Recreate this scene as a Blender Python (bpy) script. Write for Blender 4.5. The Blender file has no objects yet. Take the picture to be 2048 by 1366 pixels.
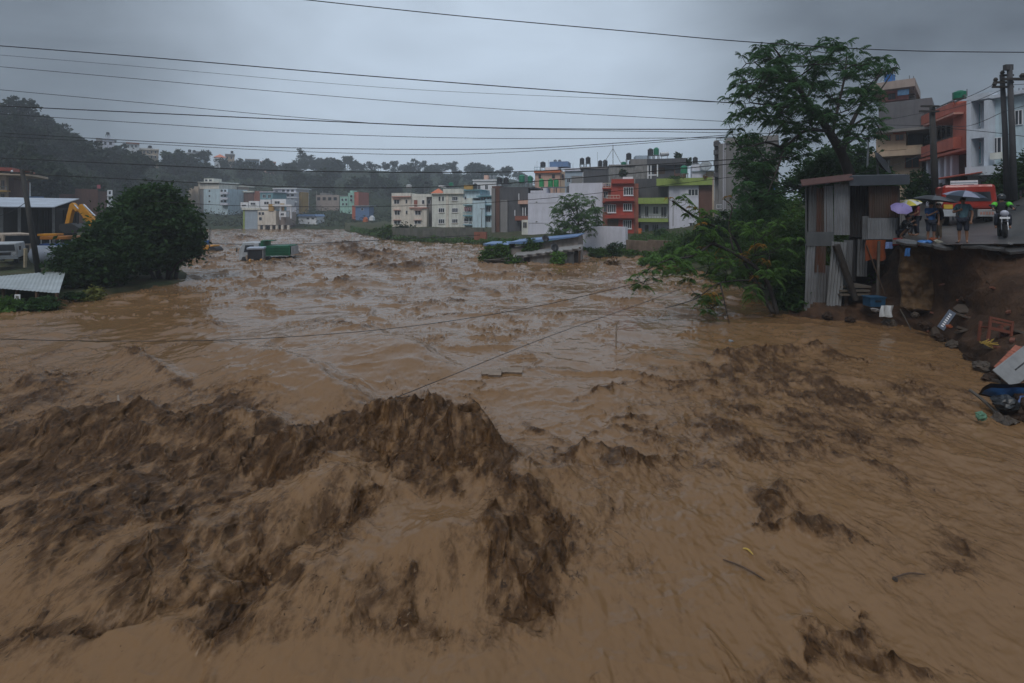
import bpy, math, random
import numpy as np
from mathutils import Vector, Matrix, noise as mnoise

R = math.radians
scn = bpy.context.scene
# ------------------------------------------------------------------ camera, world, sun, exposure
F, HZ, H = 1050.0, 430.0, 4.5          # focal length in photo pixels, horizon row, eye height over the water
cd = bpy.data.cameras.new('camera')
cd.sensor_width = 36.0
cd.lens = 36.0 * F / 2048.0
cd.shift_y = -(683.0 - HZ) / 2048.0
cd.clip_start, cd.clip_end = 0.1, 5000.0
cam = bpy.data.objects.new('camera', cd)
scn.collection.objects.link(cam)
cam.location = (0, 0, H)
cam.rotation_euler = (R(90), 0, 0)
scn.camera = cam

SUN_ELEV, SUN_ROT = R(52), R(205)
world = bpy.data.worlds.new('World')
scn.world = world
world.use_nodes = True
wn, wl = world.node_tree.nodes, world.node_tree.links
wn.clear()
def N(nodes, t, **kw):
    n = nodes.new(t)
    for k, v in kw.items():
        if k.startswith('i_'):
            key = k[2:]
            n.inputs[int(key) if key.isdigit() else key].default_value = v
        else:
            setattr(n, k, v)
    return n
sky = N(wn, 'ShaderNodeTexSky', sky_type='NISHITA', sun_disc=False, sun_elevation=SUN_ELEV, sun_rotation=SUN_ROT)
tc = N(wn, 'ShaderNodeTexCoord')
mp = N(wn, 'ShaderNodeMapping'); mp.inputs['Scale'].default_value = (1.3, 1.3, 3.2)
wl.new(tc.outputs['Generated'], mp.inputs['Vector'])
nz = N(wn, 'ShaderNodeTexNoise'); nz.inputs['Scale'].default_value = 1.9; nz.inputs['Detail'].default_value = 5; nz.inputs['Roughness'].default_value = 0.55; nz.inputs['Distortion'].default_value = 0.4
wl.new(mp.outputs['Vector'], nz.inputs['Vector'])
# thin cloud in front of the sun side: a broad lobe of brighter cloud
lob = N(wn, 'ShaderNodeVectorMath', operation='DOT_PRODUCT')
ld = Vector((-0.09, 1, 0.18)).normalized(); lob.inputs[1].default_value = ld
wl.new(tc.outputs['Generated'], lob.inputs[0])
lr = N(wn, 'ShaderNodeMapRange', interpolation_type='SMOOTHERSTEP'); lr.inputs[1].default_value = 0.80; lr.inputs[2].default_value = 1.0; lr.inputs[3].default_value = 0; lr.inputs[4].default_value = 1
wl.new(lob.outputs['Value'], lr.inputs[0])
sx = N(wn, 'ShaderNodeSeparateXYZ'); wl.new(tc.outputs['Generated'], sx.inputs[0])
zr = N(wn, 'ShaderNodeMapRange', interpolation_type='SMOOTHSTEP'); zr.inputs[1].default_value = 0.36; zr.inputs[2].default_value = 0.95; zr.inputs[3].default_value = 0; zr.inputs[4].default_value = 1
wl.new(sx.outputs['Z'], zr.inputs[0])
def wmath(op, a, b):
    n = N(wn, 'ShaderNodeMath', operation=op)
    for i, q in enumerate((a, b)):
        if isinstance(q, (int, float)): n.inputs[i].default_value = q
        else: wl.new(q, n.inputs[i])
    return n.outputs[0]
SKY_LOW, SKY_LOBE, SKY_TOP, SKY_NOISE = 1.5, 4.4, 6.2, 3.6
nv = wmath('SUBTRACT', nz.outputs['Fac'], 0.5)
lum = wmath('ADD', wmath('MULTIPLY', lr.outputs[0], SKY_LOBE), SKY_LOW)
lum = wmath('ADD', lum, wmath('MULTIPLY', zr.outputs[0], SKY_TOP))
lum = wmath('ADD', lum, wmath('MULTIPLY', nv, SKY_NOISE))
lum = wmath('MAXIMUM', lum, 0.4)
cc = N(wn, 'ShaderNodeCombineXYZ')
wl.new(wmath('MULTIPLY', lum, 0.83), cc.inputs[0]); wl.new(wmath('MULTIPLY', lum, 0.985), cc.inputs[1]); wl.new(wmath('MULTIPLY', lum, 1.17), cc.inputs[2])
mx = N(wn, 'ShaderNodeMix', data_type='RGBA'); mx.inputs[0].default_value = 0.06
wl.new(cc.outputs[0], mx.inputs[6]); wl.new(sky.outputs[0], mx.inputs[7])
bg = N(wn, 'ShaderNodeBackground'); bg.inputs['Strength'].default_value = 0.1
wl.new(mx.outputs[2], bg.inputs['Color'])
wo = N(wn, 'ShaderNodeOutputWorld'); wl.new(bg.outputs[0], wo.inputs['Surface'])

sd = bpy.data.lights.new('sun', 'SUN'); sd.energy = 1.2; sd.angle = R(25); sd.color = (1.0, 0.97, 0.93)
sun = bpy.data.objects.new('sun', sd); scn.collection.objects.link(sun)
# the sky's sun_rotation is measured from +Y, clockwise seen from above
sdir = Vector((math.sin(SUN_ROT) * math.cos(SUN_ELEV), math.cos(SUN_ROT) * math.cos(SUN_ELEV), math.sin(SUN_ELEV)))
sun.rotation_euler = sdir.to_track_quat('Z', 'Y').to_euler()
sun.location = (0, 0, 60)

scn.view_settings.view_transform = 'Standard'
scn.view_settings.look = 'None'
scn.view_settings.gamma = 1.0
scn.view_settings.exposure = 0.22
scn.render.engine = 'CYCLES'
cy = scn.cycles
cy.use_denoising = True
try: cy.denoiser = 'OPENIMAGEDENOISE'
except Exception: pass
cy.max_bounces = 6; cy.diffuse_bounces = 3; cy.glossy_bounces = 3; cy.transmission_bounces = 4
cy.volume_bounces = 1; cy.transparent_max_bounces = 12
cy.use_adaptive_sampling = True; cy.adaptive_threshold = 0.02

# ------------------------------------------------------------------ helpers
COL = scn.collection
def P(px, py, Y):
    """the point at depth Y on the ray through a photo pixel"""
    return Vector(((px - 1024.0) / F * Y, Y, H - (py - HZ) / F * Y))
def PX(px, Y): return (px - 1024.0) / F * Y
def PZ(py, Y): return H - (py - HZ) / F * Y
def WY(py, z=0.0): return F * (H - z) / (py - HZ)      # depth of a ground point of height z seen at row py

MATS = {}
def mat(name, col, rough=0.85, var=0.18, scale=1.5, streak=0.0, bump=0.0, bscale=20.0, metal=0.0, spec=0.4, dirt=None, dirt_amt=0.0, coat=0.0, stretch=(1, 1, 1), emit=0):
    if name in MATS: return MATS[name]
    m = bpy.data.materials.new(name); m.use_nodes = True
    nt = m.node_tree; ns, ls = nt.nodes, nt.links
    b = ns['Principled BSDF']
    b.inputs['Roughness'].default_value = rough; b.inputs['Metallic'].default_value = metal
    b.inputs['Specular IOR Level'].default_value = spec; b.inputs['Coat Weight'].default_value = coat
    t = N(ns, 'ShaderNodeTexCoord'); mpn = N(ns, 'ShaderNodeMapping'); mpn.inputs['Scale'].default_value = stretch
    ls.new(t.outputs['Object'], mpn.inputs[0])
    n1 = N(ns, 'ShaderNodeTexNoise'); n1.inputs['Scale'].default_value = scale; n1.inputs['Detail'].default_value = 6; n1.inputs['Roughness'].default_value = 0.65
    ls.new(mpn.outputs[0], n1.inputs['Vector'])
    rp = N(ns, 'ShaderNodeMapRange'); rp.inputs[1].default_value = 0.3; rp.inputs[2].default_value = 0.7; rp.inputs[3].default_value = 1 - var; rp.inputs[4].default_value = 1 + var
    ls.new(n1.outputs['Fac'], rp.inputs[0])
    hs = N(ns, 'ShaderNodeHueSaturation'); hs.inputs['Color'].default_value = (*col, 1)
    ls.new(rp.outputs[0], hs.inputs['Value'])
    out = hs.outputs[0]
    if dirt or streak:
        mp2 = N(ns, 'ShaderNodeMapping'); mp2.inputs['Scale'].default_value = (1.1, 1.1, 0.16) if streak else (0.6, 0.6, 0.6)
        ls.new(t.outputs['Object'], mp2.inputs[0])
        n2 = N(ns, 'ShaderNodeTexNoise'); n2.inputs['Scale'].default_value = 1.6; n2.inputs['Detail'].default_value = 7; n2.inputs['Roughness'].default_value = 0.7
        ls.new(mp2.outputs[0], n2.inputs['Vector'])
        r2 = N(ns, 'ShaderNodeMapRange'); r2.inputs[1].default_value = 0.44; r2.inputs[2].default_value = 0.70; r2.inputs[3].default_value = 0; r2.inputs[4].default_value = streak or dirt_amt
        ls.new(n2.outputs['Fac'], r2.inputs[0])
        mm = N(ns, 'ShaderNodeMix', data_type='RGBA'); mm.inputs[7].default_value = (*(dirt or [c * 0.35 for c in col]), 1)
        ls.new(r2.outputs[0], mm.inputs[0]); ls.new(out, mm.inputs[6]); out = mm.outputs[2]
    ls.new(out, b.inputs['Base Color'])
    if bump:
        n3 = N(ns, 'ShaderNodeTexNoise'); n3.inputs['Scale'].default_value = bscale; n3.inputs['Detail'].default_value = 5
        ls.new(mpn.outputs[0], n3.inputs['Vector'])
        bp = N(ns, 'ShaderNodeBump'); bp.inputs['Strength'].default_value = bump; bp.inputs['Distance'].default_value = 0.05
        ls.new(n3.outputs['Fac'], bp.inputs['Height']); ls.new(bp.outputs[0], b.inputs['Normal'])
    MATS[name] = m
    return m

class MB:
    """collects boxes, tubes, quads; build() links them as ONE mesh object"""
    def __init__(s): s.v, s.f = [], []
    def add(s, vs, fs):
        o = len(s.v); s.v += [tuple(q) for q in vs]; s.f += [tuple(i + o for i in q) for q in fs]; return s
    def box(s, x0, x1, y0, y1, z0, z1, M=None):
        vs = [Vector((x, y, z)) for z in (z0, z1) for y in (y0, y1) for x in (x0, x1)]
        if M: vs = [M @ q for q in vs]
        return s.add(vs, [(0, 2, 3, 1), (4, 5, 7, 6), (0, 1, 5, 4), (2, 6, 7, 3), (0, 4, 6, 2), (1, 3, 7, 5)])
    def prism(s, poly, y0, y1, M=None):
        """a closed outline in x,z pushed from y0 to y1"""
        n = len(poly)
        vs = [Vector((x, y0, z)) for x, z in poly] + [Vector((x, y1, z)) for x, z in poly]
        if M: vs = [M @ q for q in vs]
        fs = [tuple(range(n)), tuple(range(2 * n - 1, n - 1, -1))] + [((i + 1) % n, i, n + i, n + (i + 1) % n) for i in range(n)]
        return s.add(vs, fs)
    def tube(s, pts, rad, n=6, cap=True):
        pts = [Vector(q) for q in pts]
        if not isinstance(rad, (list, tuple)): rad = [rad] * len(pts)
        o = len(s.v); ref = None
        for i, q in enumerate(pts):
            d = (pts[min(i + 1, len(pts) - 1)] - pts[max(i - 1, 0)])
            if d.length < 1e-9: d = Vector((0, 0, 1))
            d.normalize()
            if ref is None: ref = d.orthogonal().normalized()
            ref = (ref - d * ref.dot(d))
            ref = ref.normalized() if ref.length > 1e-6 else d.orthogonal().normalized()
            w = d.cross(ref)
            for k in range(n):
                a = 2 * math.pi * k / n
                s.v.append(tuple(q + (ref * math.cos(a) + w * math.sin(a)) * rad[i]))
        for i in range(len(pts) - 1):
            for k in range(n):
                a, b = o + i * n + k, o + i * n + (k + 1) % n
                s.f.append((a, b, b + n, a + n))
        if cap:
            s.f.append(tuple(o + k for k in reversed(range(n))))
            e = o + (len(pts) - 1) * n
            s.f.append(tuple(e + k for k in range(n)))
        return s
    def lathe(s, prof, n=12, c=(0, 0, 0), M=None):
        o = len(s.v)
        for r, z in prof:
            for k in range(n):
                a = 2 * math.pi * k / n
                q = Vector((c[0] + r * math.cos(a), c[1] + r * math.sin(a), c[2] + z))
                s.v.append(tuple(M @ q if M else q))
        for i in range(len(prof) - 1):
            for k in range(n):
                a, b = o + i * n + k, o + i * n + (k + 1) % n
                s.f.append((a, b, b + n, a + n))
        s.f.append(tuple(o + k for k in reversed(range(n))))
        e = o + (len(prof) - 1) * n
        s.f.append(tuple(e + k for k in range(n)))
        return s
    def ball(s, c, r, n=8, m=5, M=None):
        rx, ry, rz = r if isinstance(r, (tuple, list)) else (r, r, r)
        o = len(s.v)
        for i in range(m + 1):
            t = math.pi * (i / m) ; t = min(max(t, 0.03), math.pi - 0.03)
            for k in range(n):
                a = 2 * math.pi * k / n
                q = Vector((c[0] + rx * math.sin(t) * math.cos(a), c[1] + ry * math.sin(t) * math.sin(a), c[2] - rz * math.cos(t)))
                s.v.append(tuple(M @ q if M else q))
        for i in range(m):
            for k in range(n):
                a, b = o + i * n + k, o + i * n + (k + 1) % n
                s.f.append((a, b, b + n, a + n))
        return s
    def mesh(s, name, m, smooth=False):
        me = bpy.data.meshes.new(name); me.from_pydata(s.v, [], s.f); me.update()
        for q in (m if isinstance(m, (list, tuple)) else [m]): me.materials.append(q)
        if smooth:
            me.polygons.foreach_set('use_smooth', [True] * len(me.polygons))
        return me
    def build(s, name, m, parent=None, smooth=False, bevel=0):
        o = bpy.data.objects.new(name, s.mesh(name, m, smooth)); COL.objects.link(o)
        if parent: o.parent = parent
        if bevel:
            b = o.modifiers.new('edge', 'BEVEL'); b.width = bevel; b.segments = 2; b.limit_method = 'ANGLE'
        return o
def tag(o, label, cat, group=None, kind=None):
    o['label'] = label; o['category'] = cat
    if group: o['group'] = group
    o['kind'] = kind or 'thing'
    return o
def thing(name, label, cat, loc=(0, 0, 0), rotz=0.0, group=None):
    o = bpy.data.objects.new(name, None); COL.objects.link(o)
    o.location = loc; o.rotation_euler = (0, 0, rotz); o.empty_display_size = 0.3
    return tag(o, label, cat, group)
def structure(o): o['kind'] = 'structure'; return o
def copy_tree(o, parent=None):
    c = o.copy(); COL.objects.link(c)
    if parent: c.parent = parent
    for ch in list(o.children): copy_tree(ch, c)
    return c
def rotz_m(a): return Matrix.Rotation(a, 4, 'Z')

# numpy noise
_rng = np.random.default_rng(7)
_perm = np.concatenate([_rng.permutation(512)] * 2)
_ga = _rng.random(512) * 2 * np.pi
_gx, _gy = np.cos(_ga), np.sin(_ga)
def gn(x, y, seed=0):
    """2-D gradient noise, about -1..1"""
    x = x + seed * 17.31; y = y + seed * 9.77
    xi = np.floor(x).astype(np.int64); yi = np.floor(y).astype(np.int64)
    xf = x - xi; yf = y - yi
    u = xf * xf * xf * (xf * (xf * 6 - 15) + 10); v = yf * yf * yf * (yf * (yf * 6 - 15) + 10)
    def g(ix, iy, dx, dy):
        h = _perm[_perm[ix & 511] + (iy & 511)]
        return _gx[h] * dx + _gy[h] * dy
    a = g(xi, yi, xf, yf); b = g(xi + 1, yi, xf - 1, yf); c = g(xi, yi + 1, xf, yf - 1); d = g(xi + 1, yi + 1, xf - 1, yf - 1)
    return 1.5 * ((a * (1 - u) + b * u) * (1 - v) + (c * (1 - u) + d * u) * v)
def sst(a, b, x):
    t = np.clip((x - a) / (b - a), 0, 1); return t * t * (3 - 2 * t)
def grid_mesh(name, X, Y, Z, m, attrs=None, smooth=True):
    nr, nc = X.shape
    me = bpy.data.meshes.new(name)
    co = np.stack([X, Y, Z], -1).reshape(-1, 3).astype(np.float32)
    idx = np.arange(nr * nc, dtype=np.int32).reshape(nr, nc)
    q = np.stack([idx[:-1, :-1], idx[:-1, 1:], idx[1:, 1:], idx[1:, :-1]], -1).reshape(-1, 4)
    me.vertices.add(len(co)); me.vertices.foreach_set('co', co.ravel())
    me.loops.add(q.size); me.loops.foreach_set('vertex_index', q.ravel())
    me.polygons.add(len(q)); me.polygons.foreach_set('loop_start', np.arange(0, q.size, 4, dtype=np.int32))
    me.update(calc_edges=True)
    if smooth: me.polygons.foreach_set('use_smooth', np.ones(len(q), bool))
    for k, a in (attrs or {}).items():
        at = me.attributes.new(k, 'FLOAT', 'POINT'); at.data.foreach_set('value', a.ravel().astype(np.float32))
    me.materials.append(m); me.validate()
    o = bpy.data.objects.new(name, me); COL.objects.link(o)
    return o
# ------------------------------------------------------------------ the flooded river
def water_material():
    m = bpy.data.materials.new('muddy_water'); m.use_nodes = True
    ns, ls = m.node_tree.nodes, m.node_tree.links
    b = ns['Principled BSDF']
    at = N(ns, 'ShaderNodeAttribute', attribute_name='churn')
    tcn = N(ns, 'ShaderNodeTexCoord')
    big = N(ns, 'ShaderNodeTexNoise'); big.inputs['Scale'].default_value = 0.35; big.inputs['Detail'].default_value = 5; big.inputs['Distortion'].default_value = .3
    ls.new(tcn.outputs['Object'], big.inputs['Vector'])
    silt = N(ns, 'ShaderNodeMix', data_type='RGBA'); silt.inputs[6].default_value = (0.150, 0.082, 0.037, 1); silt.inputs[7].default_value = (0.186, 0.108, 0.053, 1)
    ls.new(big.outputs['Fac'], silt.inputs[0])
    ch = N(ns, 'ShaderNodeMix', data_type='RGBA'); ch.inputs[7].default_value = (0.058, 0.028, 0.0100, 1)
    # dark patches: churned silt plus painted shade of facets that miss the sky; churn sets their cover
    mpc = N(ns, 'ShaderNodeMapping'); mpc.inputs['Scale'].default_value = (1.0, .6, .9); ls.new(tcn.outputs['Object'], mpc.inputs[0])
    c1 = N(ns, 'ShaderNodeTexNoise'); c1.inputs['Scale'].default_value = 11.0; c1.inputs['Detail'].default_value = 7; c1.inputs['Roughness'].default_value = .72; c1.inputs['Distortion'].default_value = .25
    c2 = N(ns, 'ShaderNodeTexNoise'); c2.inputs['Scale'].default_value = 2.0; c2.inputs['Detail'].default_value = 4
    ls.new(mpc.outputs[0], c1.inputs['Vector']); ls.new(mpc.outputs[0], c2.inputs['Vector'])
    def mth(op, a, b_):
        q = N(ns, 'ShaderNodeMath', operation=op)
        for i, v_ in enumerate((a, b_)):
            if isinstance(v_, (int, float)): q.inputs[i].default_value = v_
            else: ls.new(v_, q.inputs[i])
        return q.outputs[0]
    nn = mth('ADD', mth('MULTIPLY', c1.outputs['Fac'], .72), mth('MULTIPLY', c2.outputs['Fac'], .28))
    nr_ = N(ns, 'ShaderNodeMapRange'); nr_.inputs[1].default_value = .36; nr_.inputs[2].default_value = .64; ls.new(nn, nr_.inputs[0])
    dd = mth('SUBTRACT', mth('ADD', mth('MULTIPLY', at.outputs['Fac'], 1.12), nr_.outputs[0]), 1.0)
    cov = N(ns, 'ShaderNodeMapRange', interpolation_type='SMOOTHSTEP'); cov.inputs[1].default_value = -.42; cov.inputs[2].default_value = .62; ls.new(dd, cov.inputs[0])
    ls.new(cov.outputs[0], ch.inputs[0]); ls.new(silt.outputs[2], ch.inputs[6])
    # small dark flecks paint the shade of crevices and facets, few on the calm sheets and many where it churns; pale froth threads among them also paint glints and light edges
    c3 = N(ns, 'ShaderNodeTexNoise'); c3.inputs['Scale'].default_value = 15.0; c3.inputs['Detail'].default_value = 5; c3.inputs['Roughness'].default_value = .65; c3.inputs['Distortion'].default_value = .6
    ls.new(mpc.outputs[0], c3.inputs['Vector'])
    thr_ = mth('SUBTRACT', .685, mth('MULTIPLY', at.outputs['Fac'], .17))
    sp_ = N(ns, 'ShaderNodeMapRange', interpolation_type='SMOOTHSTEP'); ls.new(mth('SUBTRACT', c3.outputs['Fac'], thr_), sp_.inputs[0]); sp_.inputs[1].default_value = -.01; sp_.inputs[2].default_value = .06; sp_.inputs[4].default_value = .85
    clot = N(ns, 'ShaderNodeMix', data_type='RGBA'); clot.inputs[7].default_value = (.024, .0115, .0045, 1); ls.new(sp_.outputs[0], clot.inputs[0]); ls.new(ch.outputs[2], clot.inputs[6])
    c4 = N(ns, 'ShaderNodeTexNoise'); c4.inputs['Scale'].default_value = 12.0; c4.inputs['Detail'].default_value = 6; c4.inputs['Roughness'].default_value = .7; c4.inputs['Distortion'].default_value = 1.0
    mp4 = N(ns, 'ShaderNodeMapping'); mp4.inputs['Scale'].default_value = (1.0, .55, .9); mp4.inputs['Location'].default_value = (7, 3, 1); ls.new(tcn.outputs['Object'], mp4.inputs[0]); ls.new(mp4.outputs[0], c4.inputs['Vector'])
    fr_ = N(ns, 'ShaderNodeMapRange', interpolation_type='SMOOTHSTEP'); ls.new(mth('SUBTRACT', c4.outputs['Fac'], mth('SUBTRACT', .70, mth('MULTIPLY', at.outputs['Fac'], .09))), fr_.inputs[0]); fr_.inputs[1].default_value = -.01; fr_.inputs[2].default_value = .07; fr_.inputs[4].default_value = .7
    froth_glint = N(ns, 'ShaderNodeMix', data_type='RGBA'); froth_glint.inputs[7].default_value = (.25, .165, .10, 1); ls.new(fr_.outputs[0], froth_glint.inputs[0]); ls.new(clot.outputs[2], froth_glint.inputs[6])
    ls.new(froth_glint.outputs[2], b.inputs['Base Color'])
    rr = N(ns, 'ShaderNodeMapRange'); rr.inputs[3].default_value = 0.09; rr.inputs[4].default_value = 0.42
    ls.new(at.outputs['Fac'], rr.inputs[0]); ls.new(rr.outputs[0], b.inputs['Roughness'])
    b.inputs['IOR'].default_value = 1.33; b.inputs['Specular IOR Level'].default_value = .28
    # fine ripples: stretched along the flow, stronger where the water churns
    mpn = N(ns, 'ShaderNodeMapping'); mpn.inputs['Scale'].default_value = (1.0, 0.55, 1.0)
    ls.new(tcn.outputs['Object'], mpn.inputs[0])
    n1 = N(ns, 'ShaderNodeTexNoise'); n1.inputs['Scale'].default_value = 3.2; n1.inputs['Detail'].default_value = 7; n1.inputs['Roughness'].default_value = 0.62; n1.inputs['Distortion'].default_value = 0.15
    n2 = N(ns, 'ShaderNodeTexNoise'); n2.inputs['Scale'].default_value = 9.0; n2.inputs['Detail'].default_value = 6; n2.inputs['Roughness'].default_value = 0.7; n2.inputs['Distortion'].default_value = 0.2
    ls.new(mpn.outputs[0], n1.inputs['Vector']); ls.new(mpn.outputs[0], n2.inputs['Vector'])
    s1 = N(ns, 'ShaderNodeMapRange'); s1.inputs[3].default_value = 0.17; s1.inputs[4].default_value = 0.75
    ls.new(at.outputs['Fac'], s1.inputs[0])
    b1 = N(ns, 'ShaderNodeBump'); b1.inputs['Distance'].default_value = 0.06
    ls.new(n1.outputs['Fac'], b1.inputs['Height']); ls.new(s1.outputs[0], b1.inputs['Strength'])
    s2 = N(ns, 'ShaderNodeMapRange'); s2.inputs[3].default_value = 0.06; s2.inputs[4].default_value = 0.9
    ls.new(at.outputs['Fac'], s2.inputs[0])
    b2 = N(ns, 'ShaderNodeBump'); b2.inputs['Distance'].default_value = 0.05
    ls.new(n2.outputs['Fac'], b2.inputs['Height']); ls.new(s2.outputs[0], b2.inputs['Strength']); ls.new(b1.outputs[0], b2.inputs['Normal'])
    ls.new(b2.outputs[0], b.inputs['Normal'])
    return m

def make_river():
    ys = [3.8]
    while ys[-1] < 172: 
        y = ys[-1]; ys.append(y + min(y * y / 4725 * 1.3, 0.03 + 0.0040 * y))
    ys = np.array(ys)
    t = np.arange(-1.3, 1.3, 1.75 / F)
    Yg, Tg = np.meshgrid(ys, t, indexing='ij')
    X = Tg * Yg; Y = Yg.copy()
    px = 1024 + F * Tg; py = HZ + F * H / Yg
    hgt = np.zeros_like(X); tur = np.zeros_like(X)
    # domain warp, flow roughly towards the viewer
    wx = X + 0.9 * gn(X * .22, Y * .22, 1) + 0.35 * gn(X * .7, Y * .7, 2)
    wy = Y + 0.9 * gn(X * .22, Y * .22, 3) + 0.35 * gn(X * .7, Y * .7, 4)
    # swells of the whole river
    far = sst(14, 45, Y)
    hgt += (0.10 + 0.12 * far) * gn(wx * .13, wy * .17, 5) + (0.05 + 0.05 * far) * gn(wx * .33, wy * .42, 6)
    r1 = 1 - np.abs(gn(wx * .55, wy * .85, 7)); r2 = 1 - np.abs(gn(wx * 1.3, wy * 1.9, 8))
    patch = sst(-0.25, 0.55, gn(X * .085, Y * .06, 9) + 0.35 * gn(X * .3, Y * .22, 10))
    amp = 0.25 + 0.75 * patch
    hgt += amp * ((0.035 + 0.06 * far) * (r1 ** 3 - .3) + (0.014 + 0.018 * far) * (r2 ** 3 - .3))
    # thin broken crests of churned water wherever the ridges run high
    l1 = sst(.86, .985, 1 - np.abs(gn(wx * .30, wy * .55, 11))) * sst(0.0, .5, gn(X * .35, Y * .3, 12))
    l2 = sst(.88, .985, 1 - np.abs(gn(wx * .75 + 3, wy * 1.35, 13))) * sst(0.05, .5, gn(X * .6, Y * .5, 14))
    nf = sst(7.5, 13, Y); l1 = l1 * nf; l2 = l2 * nf
    tur += 0.55 * l1 * (0.35 + .65 * patch) + 0.5 * l2 * (0.3 + .7 * patch)
    tur += far * 0.6 * sst(.33, .75, gn(wx * .35, wy * .5, 15) * .6 + gn(wx * .9, wy * 1.4, 16) * .5) * (.3 + .7 * patch)
    # short steep wavelets; the shade of their near faces is painted in through churn
    l3 = sst(.80, .97, 1 - np.abs(gn(X * 1.5 + .5 * gn(X * 2, Y * 2, 17), Y * 2.9 + .5 * gn(X * 2, Y * 2, 18), 19))) * sst(.02, .45, gn(X * 1.1, Y * .8, 20) + .5 * gn(X * .25, Y * .2, 25))
    l4 = sst(.80, .97, 1 - np.abs(gn(X * 3.6, Y * 6.2, 26))) * sst(.05, .5, gn(X * 1.9, Y * 1.5, 27) + .4 * gn(X * .3, Y * .25, 28))
    mid = sst(60, 30, Y) * sst(7.5, 13, Y) * (.12 + .88 * sst(-.1, .5, gn(X * .16, Y * .10, 29) + .4 * gn(X * .5, Y * .4, 30)))
    tur += (.55 * l3 + .45 * l4) * mid; hgt += (.055 * l3 + .025 * l4) * mid
    hgt += 0.10 * l1 * (1 + far) + 0.05 * l2 * (1 + 2 * far)
    # named waves: polyline over the still surface (photo pixels), height per point, far and near width, churn, churn width
    def wave(pts, hs, wf, wn_, churn=0.0, tw=0.4, rag=0.35):
        Pw = np.array([(PX(a, WY(b)), WY(b)) for a, b in pts]); hs = np.array(hs, float); hs[0] = hs[-1] = 0.0      # waves die out at their ends
        x0, x1 = Pw[:, 0].min() - 6, Pw[:, 0].max() + 6; y0, y1 = Pw[:, 1].min() - 6, Pw[:, 1].max() + 6
        sel = (X > x0) & (X < x1) & (Y > y0) & (Y < y1)
        xs = X[sel] + rag * gn(X[sel] * 1.1, Y[sel] * 1.1, 21) + rag * .4 * gn(X[sel] * 3, Y[sel] * 3, 22)
        yy = Y[sel] + rag * gn(X[sel] * 1.1, Y[sel] * 1.1, 23) + rag * .4 * gn(X[sel] * 3, Y[sel] * 3, 24)
        tip = np.zeros(xs.shape, bool); best = np.full(xs.shape, 1e9); sg = np.zeros_like(xs); hh = np.zeros_like(xs)
        for i in range(len(Pw) - 1):
            a, b = Pw[i], Pw[i + 1]; d = b - a; L2 = d @ d
            t_ = ((xs - a[0]) * d[0] + (yy - a[1]) * d[1]) / L2
            tcl = np.clip(t_, 0, 1)
            qx, qy = xs - a[0] - tcl * d[0], yy - a[1] - tcl * d[1]
            D = np.hypot(qx, qy); k = D < best
            best = np.where(k, D, best); hh = np.where(k, hs[i] * (1 - tcl) + hs[i + 1] * tcl, hh)
            tip = np.where(k, ((t_ < 0) & (i == 0)) | ((t_ > 1) & (i == len(Pw) - 2)), tip)
            sg = np.where(k, np.sign(d[0] * qy - d[1] * qx), sg)
        if churn > .5: hh = hh * (1 + .22 * gn(xs * 2.0, yy * 1.2, 37) + .17 * gn(xs * 5.5, yy * 3, 38))
        w = np.where(sg > 0, wf, wn_); w = np.where(tip, min(wf, wn_), w)
        e = best / w
        prof = np.where((sg > 0) | tip, np.exp(-e * e * 1.2), 1 / (1 + e * e * 1.3) ** 1.5)
        end = sst(6, 3.5, best)
        hgt[sel] += hh * prof * end
        if churn: tur[sel] += churn * np.exp(-((best / np.where(sg > 0, tw * .5, tw)) ** 2))
    # dark threads drawn out along the current in the near right half
    thr = sst(.30, .70, gn(X * 2.3 + .6 * gn(X * .8, Y * .5, 45), Y * .62, 46) + .25 * gn(X * 6, Y * 2.2, 47)) * sst(-.1, .4, gn(X * .45, Y * .3, 48)) * sst(17, 11, Y)
    tur += .42 * thr; hgt += .02 * thr
    def blob(x, y, rx, ry, s):
        e = ((px - x) / rx) ** 2 + ((py - y) / ry) ** 2
        return s * np.exp(-e * 1.1)
    # the big breaking wave in front of the viewer, left of centre
    wave([(520, 960), (600, 925), (680, 903), (740, 890), (800, 884), (870, 888), (930, 915), (975, 955)],
         [.25, .5, .66, .85, .92, .90, .72, .4], .5, 1.05, .9, .75)
    wave([(900, 900), (960, 940), (1010, 985), (1055, 1035), (1095, 1095)], [.3, .42, .34, .22, .1], .7, .9, .48, .6, .45)
    wave([(-260, 905), (-60, 900), (80, 893), (170, 880), (260, 872), (330, 885), (420, 872), (500, 878), (545, 905)],
         [.3, .35, .42, .55, .48, .34, .45, .42, .2], .5, 1.0, .85, .5)
    # long smooth swells behind it
    wave([(360, 690), (430, 712), (520, 738), (600, 765), (670, 800), (740, 850)], [.15, .45, .55, .6, .5, .2], .7, 2.6, .12, .25, .18)
    wave([(590, 642), (680, 668), (760, 688), (830, 715), (890, 765)], [.1, .35, .45, .42, .15], .8, 2.8, .15, .3, .2)
    wave([(232, 690), (262, 722), (320, 760), (390, 800)], [.1, .22, .22, .1], .35, .8, .55, .16, .1)
    wave([(0, 790), (60, 770), (110, 745)], [.2, .3, .2], .5, .9, .5, .3)
    wave([(60, 720), (150, 690), (190, 665)], [.1, .2, .1], .5, 1.0, .45, .25, .2)
    wave([(425, 690), (490, 712)], [.1, .15], .3, .4, .75, .22)
    wave([(610, 645), (720, 672), (800, 690)], [.05, .1, .05], .3, .4, .45, .25)
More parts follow.
